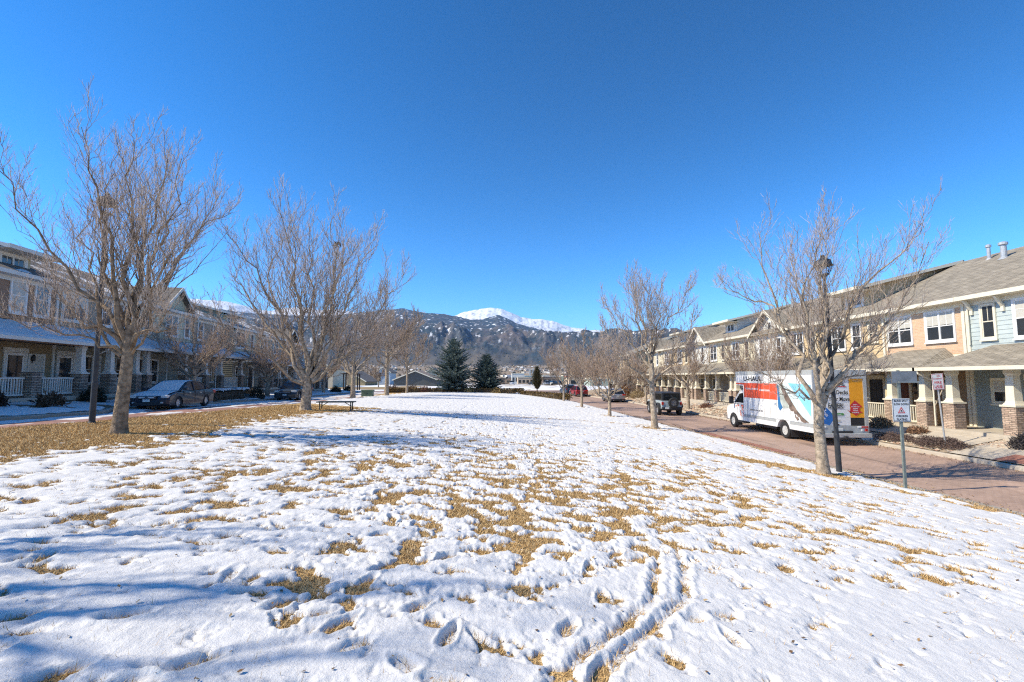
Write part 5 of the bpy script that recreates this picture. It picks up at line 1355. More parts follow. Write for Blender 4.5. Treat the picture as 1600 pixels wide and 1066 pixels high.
# ---------------------------------------------------------------- moving truck (x forward from the rear bumper, y to its left)
def build_truck(loc, rot):
    root = thing('moving_truck', 'white rental moving truck with red and blue graphics parked on the right street', 'truck', loc, rot)
    WH = mat('truck_white', (.74, .74, .73), .35, .06, 1.4, coat=.3, detail=8); GR_ = mat('truck_grey', (.36, .38, .38), .45, .1, 5); ALU = mat('ribbed_aluminium', (.50, .52, .53), .4, .12, 6, metal=.5)
    ORG = mat('vermilion_panel', (.74, .085, .03), .45, .05, 3); BLK = mat('black_ink', (.015, .015, .018), .6, .1, 5); INKW = mat('white_ink', (.80, .80, .80), .6, .03, 5)
    hw = 1.2; B0, B1, B2 = .22, 6.2, 6.98; zt = 3.30; zb = .50
    # cargo box: floor skirt with rear wheel arch cut out, attic over the cab
    wx = 2.5; ar = .52
    A = [(wx-math.cos(a)*ar, .40+math.sin(a)*ar) for a in np.linspace(math.asin(.10/ar), math.pi-math.asin(.10/ar), 11)]
    prof = [(B0, zb)]+A+[(B1, zb), (B1, 2.50), (B2, 2.56), (B2, zt-.06), (B2-.08, zt), (B0, zt)]
    m = MB(); m.prism(prof, 'y', -hw, hw); m.build('box', WH, root, bevel=.012)
    # roof rails and corner posts
    r = MB()
    for s in (-1, 1): r.box(B0-.012, B2-.02, s*(hw-.03), s*(hw+.014), zt-.17, zt+.03)
    r.build('roof_rail', GR_, root)
    r = MB(); r.box(B0, B2-.04, -hw+.03, hw-.03, zt+.001, zt+.035); r.build('roof', mat('grey_roof_skin', (.44, .46, .47), .5, .08, 3), root)
    for s in (-1, 1):
        e = s*(hw+.004)
        def dec(name, pts, mt, lvl=0):
            d = MB(); pp = [(p[0], e+s*.002*lvl, p[1]) for p in pts]; d.face(*(pp if s < 0 else pp[::-1])); return d.build(name, mt, root)
        dec('stripe', [(B0+.02, .74), (wx-.56, .74), (wx-.56, .88), (B0+.02, .88)], GR_, 1); dec('stripe', [(wx+.56, .74), (B1-.01, .74), (B1-.01, .88), (wx+.56, .88)], GR_, 1)
        dec('red_panel', [(2.88, 1.86), (B1-.10, 1.86), (B1-.10, 2.58), (B2-.02, 2.60), (B2-.02, 2.68), (2.88, 2.68)], ORG, 1)
        TQ = mat('teal_print', (.17, .36, .44), .5, .4, 2.2, detail=8); ICE = mat('ice_print', (.60, .71, .72), .5, .12, 1.5, detail=8); RCK = mat('rock_print', (.16, .115, .09), .55, .75, 3.5, detail=10); SKY = mat('sky_print', (.22, .56, .74), .5, .22, 1.8, detail=8); DPB = mat('deep_blue_print', (.02, .12, .28), .5, .3, 2)
        GRN = mat('grey_green_print', (.42, .46, .42), .5, .4, 4, detail=9)
        dec('mural', [(2.84, 1.50), (2.70, 1.32), (2.45, 1.50), (2.50, 2.1), (2.75, 2.62), (2.86, 2.66)], DPB, 1)
        dec('mural', [(2.62, 1.75), (2.42, 1.45), (1.62, 1.55), (1.9, 2.5), (2.4, 2.74), (2.74, 2.62)], GRN, 2)
        dec('mural', [(1.98, 2.72), (2.34, 2.66), (1.55, 1.55), (.80, .95), (.30, .92), (.36, 1.25), (1.0, 1.9)], ICE, 3)
        dec('mural', [(1.94, 2.72), (1.02, 1.86), (.36, 1.22), (.30, 2.66)], SKY, 4)
        rk = [(2.55, 2.45)]; rk2 = []
        rr = random.Random(5)
        base = [(2.52, 2.4), (2.2, 1.95), (1.9, 1.55), (1.5, 1.25), (1.05, 1.0), (.55, .90)]
        top_ = [(2.36, 2.55), (2.05, 2.2), (1.70, 1.85), (1.35, 1.45), (.95, 1.15), (.50, .93)]
        lo = []
        for (a, b) in zip(base[:-1], base[1:]):
            for k in range(5):
                f = k/5; lo.append((a[0]+(b[0]-a[0])*f+rr.uniform(-.05, .05), a[1]+(b[1]-a[1])*f+rr.uniform(-.08, .05)))
        dec('mural', [(p[0]+rr.uniform(-.04, .04), p[1]) for p in top_]+lo[::-1], RCK, 5)
        dec('mural', [(1.52, 1.30), (1.40, 1.12), (1.30, 1.14), (1.22, 1.02), (1.30, 1.0), (1.36, .96), (1.42, 1.02), (1.5, 1.1)], RCK, 6)
        R_ = (-s, 0, 0) if s > 0 else (1, 0, 0)
        for (t, cx, cz, w_, h_, mt) in (('U-HAUL', 5.15, 2.92, 1.85, .27, BLK), ('MOVING & STORAGE', 5.25, 2.36, 1.25, .105, INKW), ('uhaul.com', 4.0, 2.33, .95, .13, INKW), ("EASY TO LOAD 20' VAN", 4.85, 1.20, 1.25, .085, BLK), ('FT', 3.05, 1.62, .16, .12, DPB)):
            text_mesh('lettering', t, (cx, e+s*.008, cz), R_, (0, 0, 1), w_, h_, mt, root, bold=.03 if h_ > .2 else .015)
    for s in (-1, 1):
        sm = MB()
        for k in range(10): sm.box(.72+k*.56, .728+k*.56, s*(hw+.0005), s*(hw+.0135), .90, zt-.18)
        sm.box(B0, B1, s*(hw+.0005), s*(hw+.016), .895, .905); sm.build('panel_seam', GR_, root)
    # rear end: frame, roll-up door, loading ramp opening
    x0 = B0
    f = MB(); f.box(x0-.06, x0-.001, hw-.09, hw+.012, .55, zt-.36); f.box(x0-.06, x0-.001, -hw-.012, -hw+.14, .55, zt-.36); f.box(x0-.065, x0-.001, -hw-.01, hw+.01, zt-.36, zt+.03); f.build('rear_frame', ALU, root)
    d = MB()
    for i in range(6): d.box(x0-.022, x0-.001, -.44, hw-.10, .86+i*.345, .86+i*.345+.338)
    d.build('roll_up_door', WH, root)
    p = MB(); p.box(x0-.028, x0-.001, -hw+.145, -.455, 1.20, zt-.37); p.build('ramp_panel', mat('orange_yellow_panel', (.80, .33, .012), .5, .06, 3), root)
    p = MB(); p.box(x0-.02, x0-.001, -hw+.145, -.455, .60, 1.19); p.build('ramp_slot', BLK, root)  # solid black plate: the dark inside of the opening is put into its colour
    xr = x0-.034
    def rdec(name, pts, mt, lvl=0): 
        q = MB(); q.face(*[(xr-.002*lvl, p_[0], p_[1]) for p_ in pts]); return q.build(name, mt, root)
    def rt(t, yc, zc, w_, h_, mt, bold=.02, lvl=3): text_mesh('lettering', t, (xr-.002*lvl, yc, zc), (0, -1, 0), (0, 0, 1), w_, h_, mt, root, bold=bold)
    REDI = mat('crimson_ink', (.52, .02, .03), .5, .06, 4); GRNI = mat('green_ink', (.07, .28, .07), .5, .1, 8); BLUI = mat('royal_blue_ink', (.012, .13, .42), .5, .06, 4)
    rt('U-HAUL', .32, 2.72, 1.15, .20, BLK, .03); rdec('underline', [(.86, 2.56), (-.30, 2.56), (-.30, 2.60), (.86, 2.60)], REDI)
    rt('Our Low Decks', .31, 2.33, 1.38, .19, BLK, .018); rt('Make Your Move', .28, 2.03, 1.44, .19, BLK, .018); rt('EASIER!', .20, 1.74, .68, .20, BLK, .03); rdec('underline', [(.54, 1.605), (-.13, 1.605), (-.13, 1.625), (.54, 1.625)], BLK)
    rdec('green_label', [(.47, 1.30), (-.12, 1.30), (-.16, 1.35), (-.12, 1.40), (.47, 1.40)], GRNI); rt('uhaul.com', .18, 1.35, .4, .05, INKW, .01); rdec('note_plate', [(.30, 1.02), (.02, 1.02), (.02, 1.10), (.30, 1.10)], mat('buff_label', (.50, .48, .38), .6, .1, 20)); 
    arc = [(1.08-1.02+1.02*math.cos(a), 1.0+.0+.92*math.sin(a)) for a in np.linspace(R(70), R(12), 9)]
    cx, cz = 1.16, 1.0
    o_ = [(cx-.86*math.sin(a)*1.0, cz-.02+.84*math.cos(a)) for a in np.linspace(R(2), R(70), 9)]; i_ = [(cx-.44*math.sin(a), cz-.02+.46*math.cos(a)) for a in np.linspace(R(2), R(70), 9)]
    o_ = [(min(p_[0], 1.10), p_[1]) for p_ in o_]; i_ = [(min(p_[0], 1.10), p_[1]) for p_ in i_]
    e1, e2 = o_[-1], i_[-1]
    rdec('blue_arrow', o_+[(e1[0]-.20, e1[1]+.10), (.52, .86), (.98, .98), (e2[0]+.02, e2[1]+.02)]+i_[::-1], BLUI, 1)
    for (t, yc, zc, w_, h_, an) in (('LOWEST', .83, 1.62, .42, .11, -38), ('TO LOAD', .74, 1.42, .42, .11, -48), ('RAMP', .80, 1.22, .26, .09, -52)):
        a = R(an); text_mesh('lettering', t, (xr-.008, yc, zc), (0, -math.cos(a), math.sin(a)), (0, math.sin(a), math.cos(a)), w_, h_, INKW, root, bold=.02)
    rdec('red_arrow', [(-.66, 1.97), (-.98, 1.69), (-.86, 1.63), (-.86, 1.50), (-1.0, 1.43), (-.86, 1.40), (-.68, 1.28), (-.50, 1.42), (-.30, 1.56), (-.42, 1.42), (-.46, 1.66), (-.42, 1.72)], REDI, 2)
    for t, zc, w_ in (('EASY', 1.78, .2), ('ROLLING LOAD', 1.69, .36), ('RAMP', 1.60, .22), ('INSIDE', 1.52, .22), ('HERE', 1.43, .3)): rt(t, -.67, zc, w_, .05, INKW, .02, lvl=4)
    # lights, step bumper, hitch
    b = MB(); b.box(-.02, B0-.02, -hw, hw, .34, .52); b.build('bumper', ALU, root, bevel=.02)
    b = MB(); b.box(x0-.055, x0-.001, -hw, hw, .53, .84); b.build('rear_sill', GR_, root)
    for s in (-1, 1):
        q_(root, 'taillight', LAMPR, (x0-.085, x0-.056, s*(hw-.18), s*(hw-.06), .60, .72)); q_(root, 'reflector_strip', LAMPR, (x0-.075, x0-.056, s*(hw-.32), s*(hw-.02), .76, .82)); q_(root, 'reversing_lamp', LAMPC, (x0-.08, x0-.056, s*(hw-.36), s*(hw-.25), .60, .70)); q_(root, 'reflector_strip', INKW, (x0-.075, x0-.056, s*(hw-.50), s*(hw-.33), .76, .82))
    q_(root, 'number_plate', PLATE, (x0-.075, x0-.056, -.05, .27, .58, .73)); q_(root, 'tow_hitch', TRIMB, (-.14, .0, -.06, .06, .32, .42), (-.04, .02, -.25, .25, .26, .34)); q_(root, 'door_latch', TRIMB, (x0-.06, x0-.023, .1, .35, .86, .93))
    # chassis and wheels
    c = MB(); c.box(.1, 8.1, -.45, .45, .42, .62); c.box(3.2, 5.2, -.95, -.5, .38, .62); c.box(3.4, 4.6, .5, 1.0, .34, .62); c.build('chassis', TRIMB, root)
    STEEL = mat('painted_steel_wheel', (.50, .50, .49), .45, .1, 6)
    for s in (-1, 1):
        wheel(root, wx, s*1.02, .40, .24, STEEL, 8); wheel(root, wx, s*.72, .40, .22, STEEL, 8); wheel(root, 7.80, s*.93, .40, .24, STEEL, 8)
        q = MB(); q.box(wx-.60, wx-.57, s*.6, s*1.16, .12, .55); q.build('mud_flap', TRIMB, root); q = MB(); q.box(7.27, 7.30, s*.75, s*1.06, .16, .55); q.build('mud_flap', TRIMB, root)
    # cab
    wf = 7.80; AF = [(wf-math.cos(a)*.50, .40+math.sin(a)*.50) for a in np.linspace(R(5), R(175), 11)]
    cab = [(6.24, .48)]+AF+[(8.62, .46), (8.66, .62), (8.66, 1.10), (8.58, 1.26), (8.05, 1.42), (7.80, 1.46), (6.24, 1.46)]
    m = MB(); loft(m, [(p_[0]-7.4, p_[1]) for p_ in cab], TS, lambda t, x, z: t*1.0*(1-.03*max(0, z-1)**2), zdrop=.06, xr=.07, xlim=1.3); m.v = [(p_[0]+7.4, p_[1], p_[2]) for p_ in m.v]; m.build('cab', WH, root)
    gr = [(7.95, 1.44), (7.25, 2.14), (6.95, 2.26), (6.24, 2.28)]
    gy = lambda t, x, z: t*(.96-(z-1.44)*.14)
    rf = MB(); loft(rf, gr, (-1, -.9, 0, .9, 1), gy, close=False, cap=False, seg=[1, 2]); rf.build('cab_roof', WH, root)
    g = MB(); loft(g, gr, (-.94, 0, .94), gy, close=False, cap=False, seg=[0]); g.build('windscreen', CARGLASS, root)
    for s in (-1, 1):
        g = MB(); g.face(*[(x, gy(s*.985, x, z), z) for (x, z) in ((7.93, 1.44), (7.24, 2.13), (6.95, 2.24), (6.24, 2.26), (6.24, 1.44))]); g.build('side_wall', WH, root)
        g = MB(); g.face(*[(x, gy(s*.985, x, z)+s*.008, z) for (x, z) in ((7.72, 1.50), (7.22, 2.04), (6.62, 2.10), (6.55, 1.50))]); g.build('side_window', CARGLASS, root)
        pl = MB(); pl.tube([(7.94, gy(s*.97, 0, 1.44), 1.44), (7.25, gy(s*.97, 0, 2.14), 2.14), (6.95, gy(s*.97, 0, 2.26), 2.25)], .045, 6); pl.build('pillar', WH, root)
        q_(root, 'mirror', TRIMB, (7.55, 7.68, s*1.08, s*1.32, 1.42, 1.86)); q_(root, 'mirror_arm', TRIMB, (7.60, 7.64, s*.95, s*1.08, 1.50, 1.54), (7.60, 7.64, s*.95, s*1.08, 1.74, 1.78))
        d = MB(); d.box(6.50, 6.512, s*.97, s*1.003, .62, 1.44); d.build('door_seam', TRIMB, root); d = MB(); d.box(7.30, 7.312, s*.97, s*1.003, .62, 1.44); d.build('door_seam', TRIMB, root); q_(root, 'door_handle', TRIMB, (6.6, 6.74, s*.98, s*1.015, 1.22, 1.26))
        st = MB(); st.box(6.30, 7.22, s*.80, s*1.06, .36, .48); st.build('side_step', TRIMB, root)
        # maple-red flakes scattered on the door and wing
        rr = random.Random(3+s)
        for k in range(30):
            cx, cz, q0 = rr.uniform(6.35, 7.55), rr.uniform(.72, 1.40), rr.uniform(.03, .10)
            if rr.random() < .35 and cx > 7.2: continue
            dd = MB(); a0 = rr.uniform(0, 6); pts = [(cx+q0*math.cos(a0+i*1.257)*(1 if i % 2 else .6), s*(1.002+.0006*k/3), cz+q0*math.sin(a0+i*1.257)*(1 if i % 2 else .6)) for i in range(5)]
            dd.face(*pts); dd.build('red_flake', ORG, root)
        q_(root, 'headlight', LAMPC, (8.56, 8.675, s*.62, s*.92, .82, 1.04), bevel=.02)
    q_(root, 'grille', TRIMB, (8.6, 8.685, -.58, .58, .74, 1.08)); q_(root, 'front_bumper', CHROME, (8.56, 8.76, -.98, .98, .40, .62))
build_truck((15.12, 20.6, .012), heading(0, 1))
# ---------------------------------------------------------------- street furniture
POLE = mat('black_painted_steel', (.035, .037, .042), .5, .25, 4, spec=.4); GALV = mat('galvanised_post', (.26, .28, .27), .55, .2, 8, metal=.3)
def lamp(label, loc, h=6.55, tilt=(0, 0), group='lantern lamp posts'):
    root = thing('street_lamp', label, 'lamp post', loc, 0, group); root.rotation_euler = (tilt[0], tilt[1], 0)
    m = MB(); m.lathe([(.105, -.1), (.10, .06), (.078, .10), (.074, 1.2), (.064, 1.25), (.056, h-1.5), (.042, h-.66), (.06, h-.65), (.06, h-.60), (.04, h-.58)], (0, 0, 0), 12); m.build('pole', POLE, root)
    q = MB(); q.lathe([(.05, h-.60), (.12, h-.55), (.15, h-.52), (.14, h-.50)], (0, 0, 0), 10); q.build('cradle', POLE, root)
    q = MB()
    for k in range(6):
        a = k*math.pi/3+.3; q.tube([(.13*math.cos(a), .13*math.sin(a), h-.52), (.20*math.cos(a), .20*math.sin(a), h-.36), (.245*math.cos(a), .245*math.sin(a), h-.24)], .012, 5)
    q.build('rib', POLE, root)
    q = MB(); q.lathe([(.11, h-.50), (.17, h-.38), (.215, h-.26)], (0, 0, 0), 12); q.f = q.f[:-2]; q.m = q.m[:-2]
    gm, nt, b = (newmat('lantern_glass') if 'lantern_glass' not in _M else (_M['lantern_glass'], None, None))
    if nt: b.inputs['Transmission Weight'].default_value = 1; b.inputs['Roughness'].default_value = .05; b.inputs['IOR'].default_value = 1.02; b.inputs['Base Color'].default_value = (.92, .94, .96, 1); _M['lantern_glass'] = gm
    q.build('glass', gm, root)
    q = MB(); q.lathe([(.265, h-.25), (.27, h-.235), (.235, h-.21), (.205, h-.07), (.09, h-.0), (.06, h+.04), (.07, h+.06), (.045, h+.10), (.01, h+.12)], (0, 0, 0), 12); q.build('hood', POLE, root)
    q = MB(); q.lathe([(.02, h-.34), (.06, h-.33), (.05, h-.25)], (0, 0, 0), 8); q.build('bulb', mat('frosted_bulb', (.7, .7, .66), .4, .05, 5), root)
    return root
lamp('black lantern lamp post between the big left tree and the left street', (-11.72, 13.3, float(lawn_z(np.array([-11.72]), np.array([13.3]))[0])-.05), 6.7, (0, 0))
lamp('black lantern lamp post rising behind the pale-trunked tree, right kerb', (10.26, 14.3, gz(10.26, 14.3)-.05), 6.7, (0, R(-1.2)))
lamp('distant lantern lamp post beside the red SUV', (8.5, 60.5, .1), 5.6)
# warning sign on a steel post
def sign_plate(root, cx, y, z0, z1, w, col, border, name='sign_plate'):
    m = MB(); m.box(cx-w/2, cx+w/2, y-.004, y+.004, z0, z1); o = m.build(name, col, root, bevel=.003)
    if border:
        b = MB(); t = .012
        for (a0, a1, c0, c1) in ((cx-w/2+.012, cx+w/2-.012, z0+.012, z0+.012+t), (cx-w/2+.012, cx+w/2-.012, z1-.012-t, z1-.012), (cx-w/2+.012, cx-w/2+.012+t, z0+.024, z1-.024), (cx+w/2-.012-t, cx+w/2-.012, z0+.024, z1-.024)):
            b.box(a0, a1, y-.0062, y-.0045, c0, c1)
        b.build('border', border, o)
    return o
SIGNW = mat('sign_white', (.68, .69, .68), .5, .06, 6); INK = mat('sign_black', (.02, .02, .02), .6, .1, 6); INKR = mat('sign_red', (.55, .035, .04), .5, .1, 6)
s = thing('warning_sign', 'white blind spot warning sign on a thin steel post at the right kerb', 'sign', (10.60, 12.36, gz(10.6, 12.36)-.03), R(-2))
m = MB(); m.box(-.032, .032, .0, .010, -.2, 3.16); m.box(-.032, -.022, .010, .045, -.2, 3.16); m.box(.022, .032, .010, .045, -.2, 3.16); m.build('post', mat('green_grey_post', (.19, .215, .19), .6, .25, 8, metal=.2), s)
p = sign_plate(s, 0, -.008, 1.80, 2.41, .46, SIGNW, INK)
for t, z, w_ in (('BLIND SPOT', 2.345, .36), ('SLOW DOWN', 2.258, .38), ('CHILDREN', 1.945, .30), ('PLAYING', 1.86, .27)): text_mesh('lettering', t, (0, -.0145, z), (1, 0, 0), (0, 0, 1), w_, .058, INK, p, bold=.03)
m = MB(); m.prism([(-.095, 2.02), (.095, 2.02), (0, 2.195)], 'y', -.0145, -.013); m.build('triangle', INKR, p)
m = MB(); m.prism([(-.058, 2.042), (.058, 2.042), (0, 2.145)], 'y', -.0160, -.0147); m.build('triangle_field', SIGNW, p)
m = MB(); m.prism([(-.03, 2.05), (-.012, 2.05), (-.005, 2.075), (.012, 2.05), (.03, 2.05), (.012, 2.085), (.022, 2.10), (.008, 2.115), (-.006, 2.10), (-.03, 2.105), (-.012, 2.08)], 'y', -.0172, -.0162); m.build('symbol', INK, p)
m = MB(); m.box(-.19, .46, -.012, -.004, 2.82, 3.13); m.build('upper_plate', mat('bare_sign_back', (.21, .22, .225), .5, .25, 5, metal=.35), s)
m = MB(); m.box(-.03, .5, -.05, -.013, 2.83, 2.86); m.build('bracket', GALV, s)
# fire lane sign, leaning
s = thing('fire_lane_sign', 'small white and red fire lane sign on a leaning grey pole by the porch walk', 'sign', (17.35, 18.3, float(park_r(np.array([17.35]), np.array([18.3]))[0])-.05), R(-30)); s.rotation_euler = (R(2), R(-4.6), R(-6))
m = MB(); m.tube([(0, 0, -.2), (0, 0, 2.95)], .03, 8); m.build('post', mat('pale_grey_pole', (.40, .41, .41), .5, .15, 6, metal=.3), s)
p = sign_plate(s, 0, -.04, 2.32, 2.95, .42, SIGNW, INKR)
for t, z, w_, h_ in (('FIRE', 2.60, .26, .10), ('LANE', 2.46, .28, .10), ('NO', 2.86, .12, .07), ('PARKING', 2.75, .30, .055)): text_mesh('lettering', t, (.04 if t == 'NO' else 0, -.0475, z), (1, 0, 0), (0, 0, 1), w_, h_, INKR, p, bold=.015)
m = MB(); m.prism([(-.12, 2.38), (.08, 2.38), (.08, 2.365), (.14, 2.39), (.08, 2.415), (.08, 2.40), (-.12, 2.40)], 'y', -.0475, -.046); m.build('arrow', INKR, p)
# bench without a back
bz = gz(-8.5, 23.9)
s = thing('park_bench', 'dark green slatted bench without a back, beside the forked tree', 'bench', (-8.55, 23.9, bz), R(3))
GREEN = mat('dark_green_metal', (.018, .035, .028), .45, .15, 5)
m = MB()
for i in range(7): m.box(-.95, .95, -.22+i*.065, -.175+i*.065, .43, .455)
m.box(-.95, .95, -.24, -.225, .40, .46); m.box(-.95, .95, .23, .245, .40, .46); m.box(-.93, -.88, -.22, .23, .405, .429); m.box(.88, .93, -.22, .23, .405, .429); m.build('seat', GREEN, s)
for x in (-.78, .78):
    m = MB()
    for sy in (-1, 1): m.tube([(x, sy*.20, .0), (x, sy*.15, .2), (x, sy*.19, .41)], .03, 6)
    m.box(x-.03, x+.03, -.20, .20, .0, .03); m.tube([(x, 0, .2), (x-math.copysign(.35, x), 0, .40)], .018, 6); m.build('leg', GREEN, s)
# green utility cabinet
ux, uy = -14.1, 48.5; uz = gz(-13.9, 48.5)-.1
s = thing('utility_cabinet', 'green metal utility box standing in snow between two bare trees', 'utility box', (ux, uy, uz), R(5))
m = MB(); m.box(-.62, .62, -.5, .5, -.1, .02); m.build('plinth', CONC_D, s); m = MB(); m.box(-.56, .56, -.45, .45, .02, .72); m.build('cabinet', mat('utility_green', (.10, .16, .115), .55, .12, 3), s, bevel=.02)
m = MB(); m.prism([(-.5, .72), (.5, .72), (.5, .78), (-.5, .82)], 'x', -.6, .6); m.build('lid', mat('utility_green_lid', (.13, .20, .145), .55, .12, 3), s); m = MB(); m.box(-.01, .01, -.46, -.451, .06, .70); m.box(.06, .1, -.475, -.451, .36, .44); m.build('handle', DARKM, s)
# small open shelter past the left terrace
sx, sy = -24.6, 75.5
s = thing('open_shelter', 'small dark open shelter on posts past the end of the left terrace', 'shelter', (sx, sy, .62), R(6))
DW = mat('dark_stained_wood', (.05, .042, .036), .7, .2, 4)
for x in (-1.1, 1.1):
    for y in (-.8, .8): m = MB(); m.box(x-.09, x+.09, y-.09, y+.09, -.2, 2.9); m.build('post', DW, s)
m = MB(); m.prism([(-1.5, 2.9), (1.5, 2.9), (1.5, 3.0), (0, 3.35), (-1.5, 3.0)], 'y', -1.2, 1.2); m.build('roof', DW, s)
# ---------------------------------------------------------------- shrubs and hedges
LEAF = attr_mat('shrub_leaf', rough=.8, spec=.2)
def shrub(name, label, loc, size, n, c1, c2, cat='shrub', rot=0, boxy=False, leaf=.05, group=None, twiggy=False, seed=None, snow=0):
    r = np.random.default_rng(abs(hash((round(loc[0]*10), round(loc[1]*10)))) % 9999 if seed is None else seed)
    root = thing(name, label, cat, loc, rot, group)
    sx, sy, sz = size
    if boxy:
        p = r.uniform(-1, 1, (n, 3)); k = r.integers(0, 3, n); s_ = np.sign(r.normal(size=n)); 
        inner = r.uniform(.72, 1.03, n); p[np.arange(n), k] = s_*inner; p[:, 2] = np.where((k == 2), np.abs(p[:, 2]), p[:, 2])
        p = p*np.array([sx/2, sy/2, sz/2])+np.array([0, 0, sz/2]); p += r.normal(0, .03, p.shape)
    else:
        d = unit(r.normal(size=(n, 3))); d[:, 2] = np.abs(d[:, 2]); rad = r.uniform(.35, 1.0, n)**.5
        rad = rad*(1+.22*np.sin(d[:, 0]*5+loc[0])*np.cos(d[:, 1]*6+loc[1]))
        p = d*rad[:, None]*np.array([sx/2, sy/2, sz])
    a = unit(r.normal(size=(n, 3))+np.array([0, 0, .6])); b = unit(np.cross(a, r.normal(size=(n, 3))))
    L = leaf*r.uniform(.6, 1.5, n)[:, None]; w = L*(.12 if twiggy else .45)
    V = np.stack([p-b*w*.3, p+a*L*.5-b*w, p+a*L, p+a*L*.5+b*w], 1).reshape(-1, 3)
    t = r.random((n, 1)); c = np.array(c1)*(1-t)+np.array(c2)*t; c = np.repeat(c*r.uniform(.7, 1.3, (n, 1)), 4, 0)
    np_mesh('foliage', V, (np.arange(n)*4)[:, None]+np.arange(4), LEAF, root, smooth=False, attrs={'col': c})
    m = MB()
    for k in range(5 if not boxy else 7):
        x = r.uniform(-.3, .3)*sx; y = r.uniform(-.3, .3)*sy; m.tube([(x*.4 if not boxy else x, y*.4 if not boxy else y, -.08), (x, y, sz*.7)], [.02, .008], 5)
    if boxy: m.box(-sx*.40, sx*.40, -sy*.36, sy*.36, -.05, sz*.80)
    m.build('stem', mat('shrub_stem', (.09, .07, .05), .9, .3, 8), root)
    if snow: roof_snow(root, -sx*.5, sx*.5, -sy*.5, sz+.0, sy*.5, sz+.0, int(abs(loc[0])*7), thr=-.25, t=.10, dens=.07, ragged=.10)
    return root
DG, DG2 = (.018, .022, .014), (.05, .05, .035)
HB = (-20.35, 34.6)
shrub('hedge', 'clipped dark hedge topped with snow, right of the dark sedan', (-19.95, 33.2, lz(-19.95, 33.2)), (1.1, 6.2, .75), 7000, DG, DG2, 'hedge', R(6), True, .06, snow=1)
shrub('bush', 'dark rounded bush left of the dark crossover', (-20.1, 37.9, lz(-20.1, 37.9)), (1.3, 1.3, .95), 2600, DG, DG2, leaf=.06)
shrub('bush', 'dark rounded bush below the white porch railing at the left edge', (-19.45, 17.4, lz(-19.45, 17.4)), (1.3, 1.6, .62), 3000, (.015, .012, .01), (.05, .035, .03), leaf=.06)
shrub('bush', 'small leafless bush in the snow left of the lamp post', (-18.7, 19.2, lz(-18.7, 19.2)), (1.0, .9, .5), 500, (.05, .035, .025), (.12, .085, .06), leaf=.22, twiggy=True)
shrub('bush', 'dark bush by the steps under the grey-green house', (-20.9, 23.7, lz(-20.9, 23.7)), (1.1, 1.1, .8), 2200, DG, DG2, leaf=.06)
for i, (x, y, w_, h_) in enumerate(((-21.2, 46, 2.6, .8), (-22.3, 62, 2.2, .8), (-23.2, 70, 2.5, .85))):
    shrub('bush', ('dark bush under the second terrace porch', 'dark bush near the far left porch', 'dark bush at the corner porch of the left terrace')[i], (x, y, lz(x, y)), (1.3, w_, h_), 2200, DG, DG2, leaf=.08)
RB1, RB2 = (.075, .05, .045), (.17, .12, .10)
def mound(label, x, y, sx, sy, sz, n, c1=RB1, c2=RB2, leaf=.07, tw=True, name='low_shrub'): return shrub(name, label, (x, y, float(park_r(np.array([x]), np.array([y]))[0])-.02), (sx, sy, sz), n, c1, c2, 'shrub', 0, False, leaf, twiggy=tw)
mound('low spreading dark purple-brown shrub by the kerb, nearest the fire lane sign', 17.45, 18.6, 1.35, 2.3, .36, 7000)
mound('low spreading brown shrub by the kerb, left of the one at the fire lane sign', 17.35, 20.6, 1.2, 1.7, .30, 4500)
mound('small dark dried shrub in the gravel by the nearest right porch', 18.5, 16.6, .7, .6, .5, 900, (.05, .045, .045), (.12, .10, .09), .14)
mound('reddish dried plant by the double porch pillars', 18.6, 20.9, .8, .9, .32, 900, (.16, .085, .05), (.25, .15, .09), .12)
mound('pale dry twigs beside the porch behind the truck', 18.7, 23.0, .8, .8, .5, 500, (.2, .15, .1), (.3, .24, .17), .2)
mound('yellow-green shrub left of the pale blue off-roader', 16.2, 48.5, 1.7, 1.4, .75, 2600, (.09, .09, .02), (.20, .19, .05), .09, False)
mound('reddish dead plant behind the off-roader', 17.8, 40.5, 1.2, 1.2, .45, 900, (.14, .06, .035), (.24, .12, .07), .12)
mound('tall orange-brown bush beyond the silver SUV', 17.0, 64.5, 2.2, 2.0, 1.9, 3600, (.26, .10, .03), (.38, .19, .07), .16)
mound('straw coloured bush beside the tall orange one', 17.6, 60.5, 2.0, 1.8, 1.1, 2600, (.28, .20, .10), (.42, .32, .18), .14)
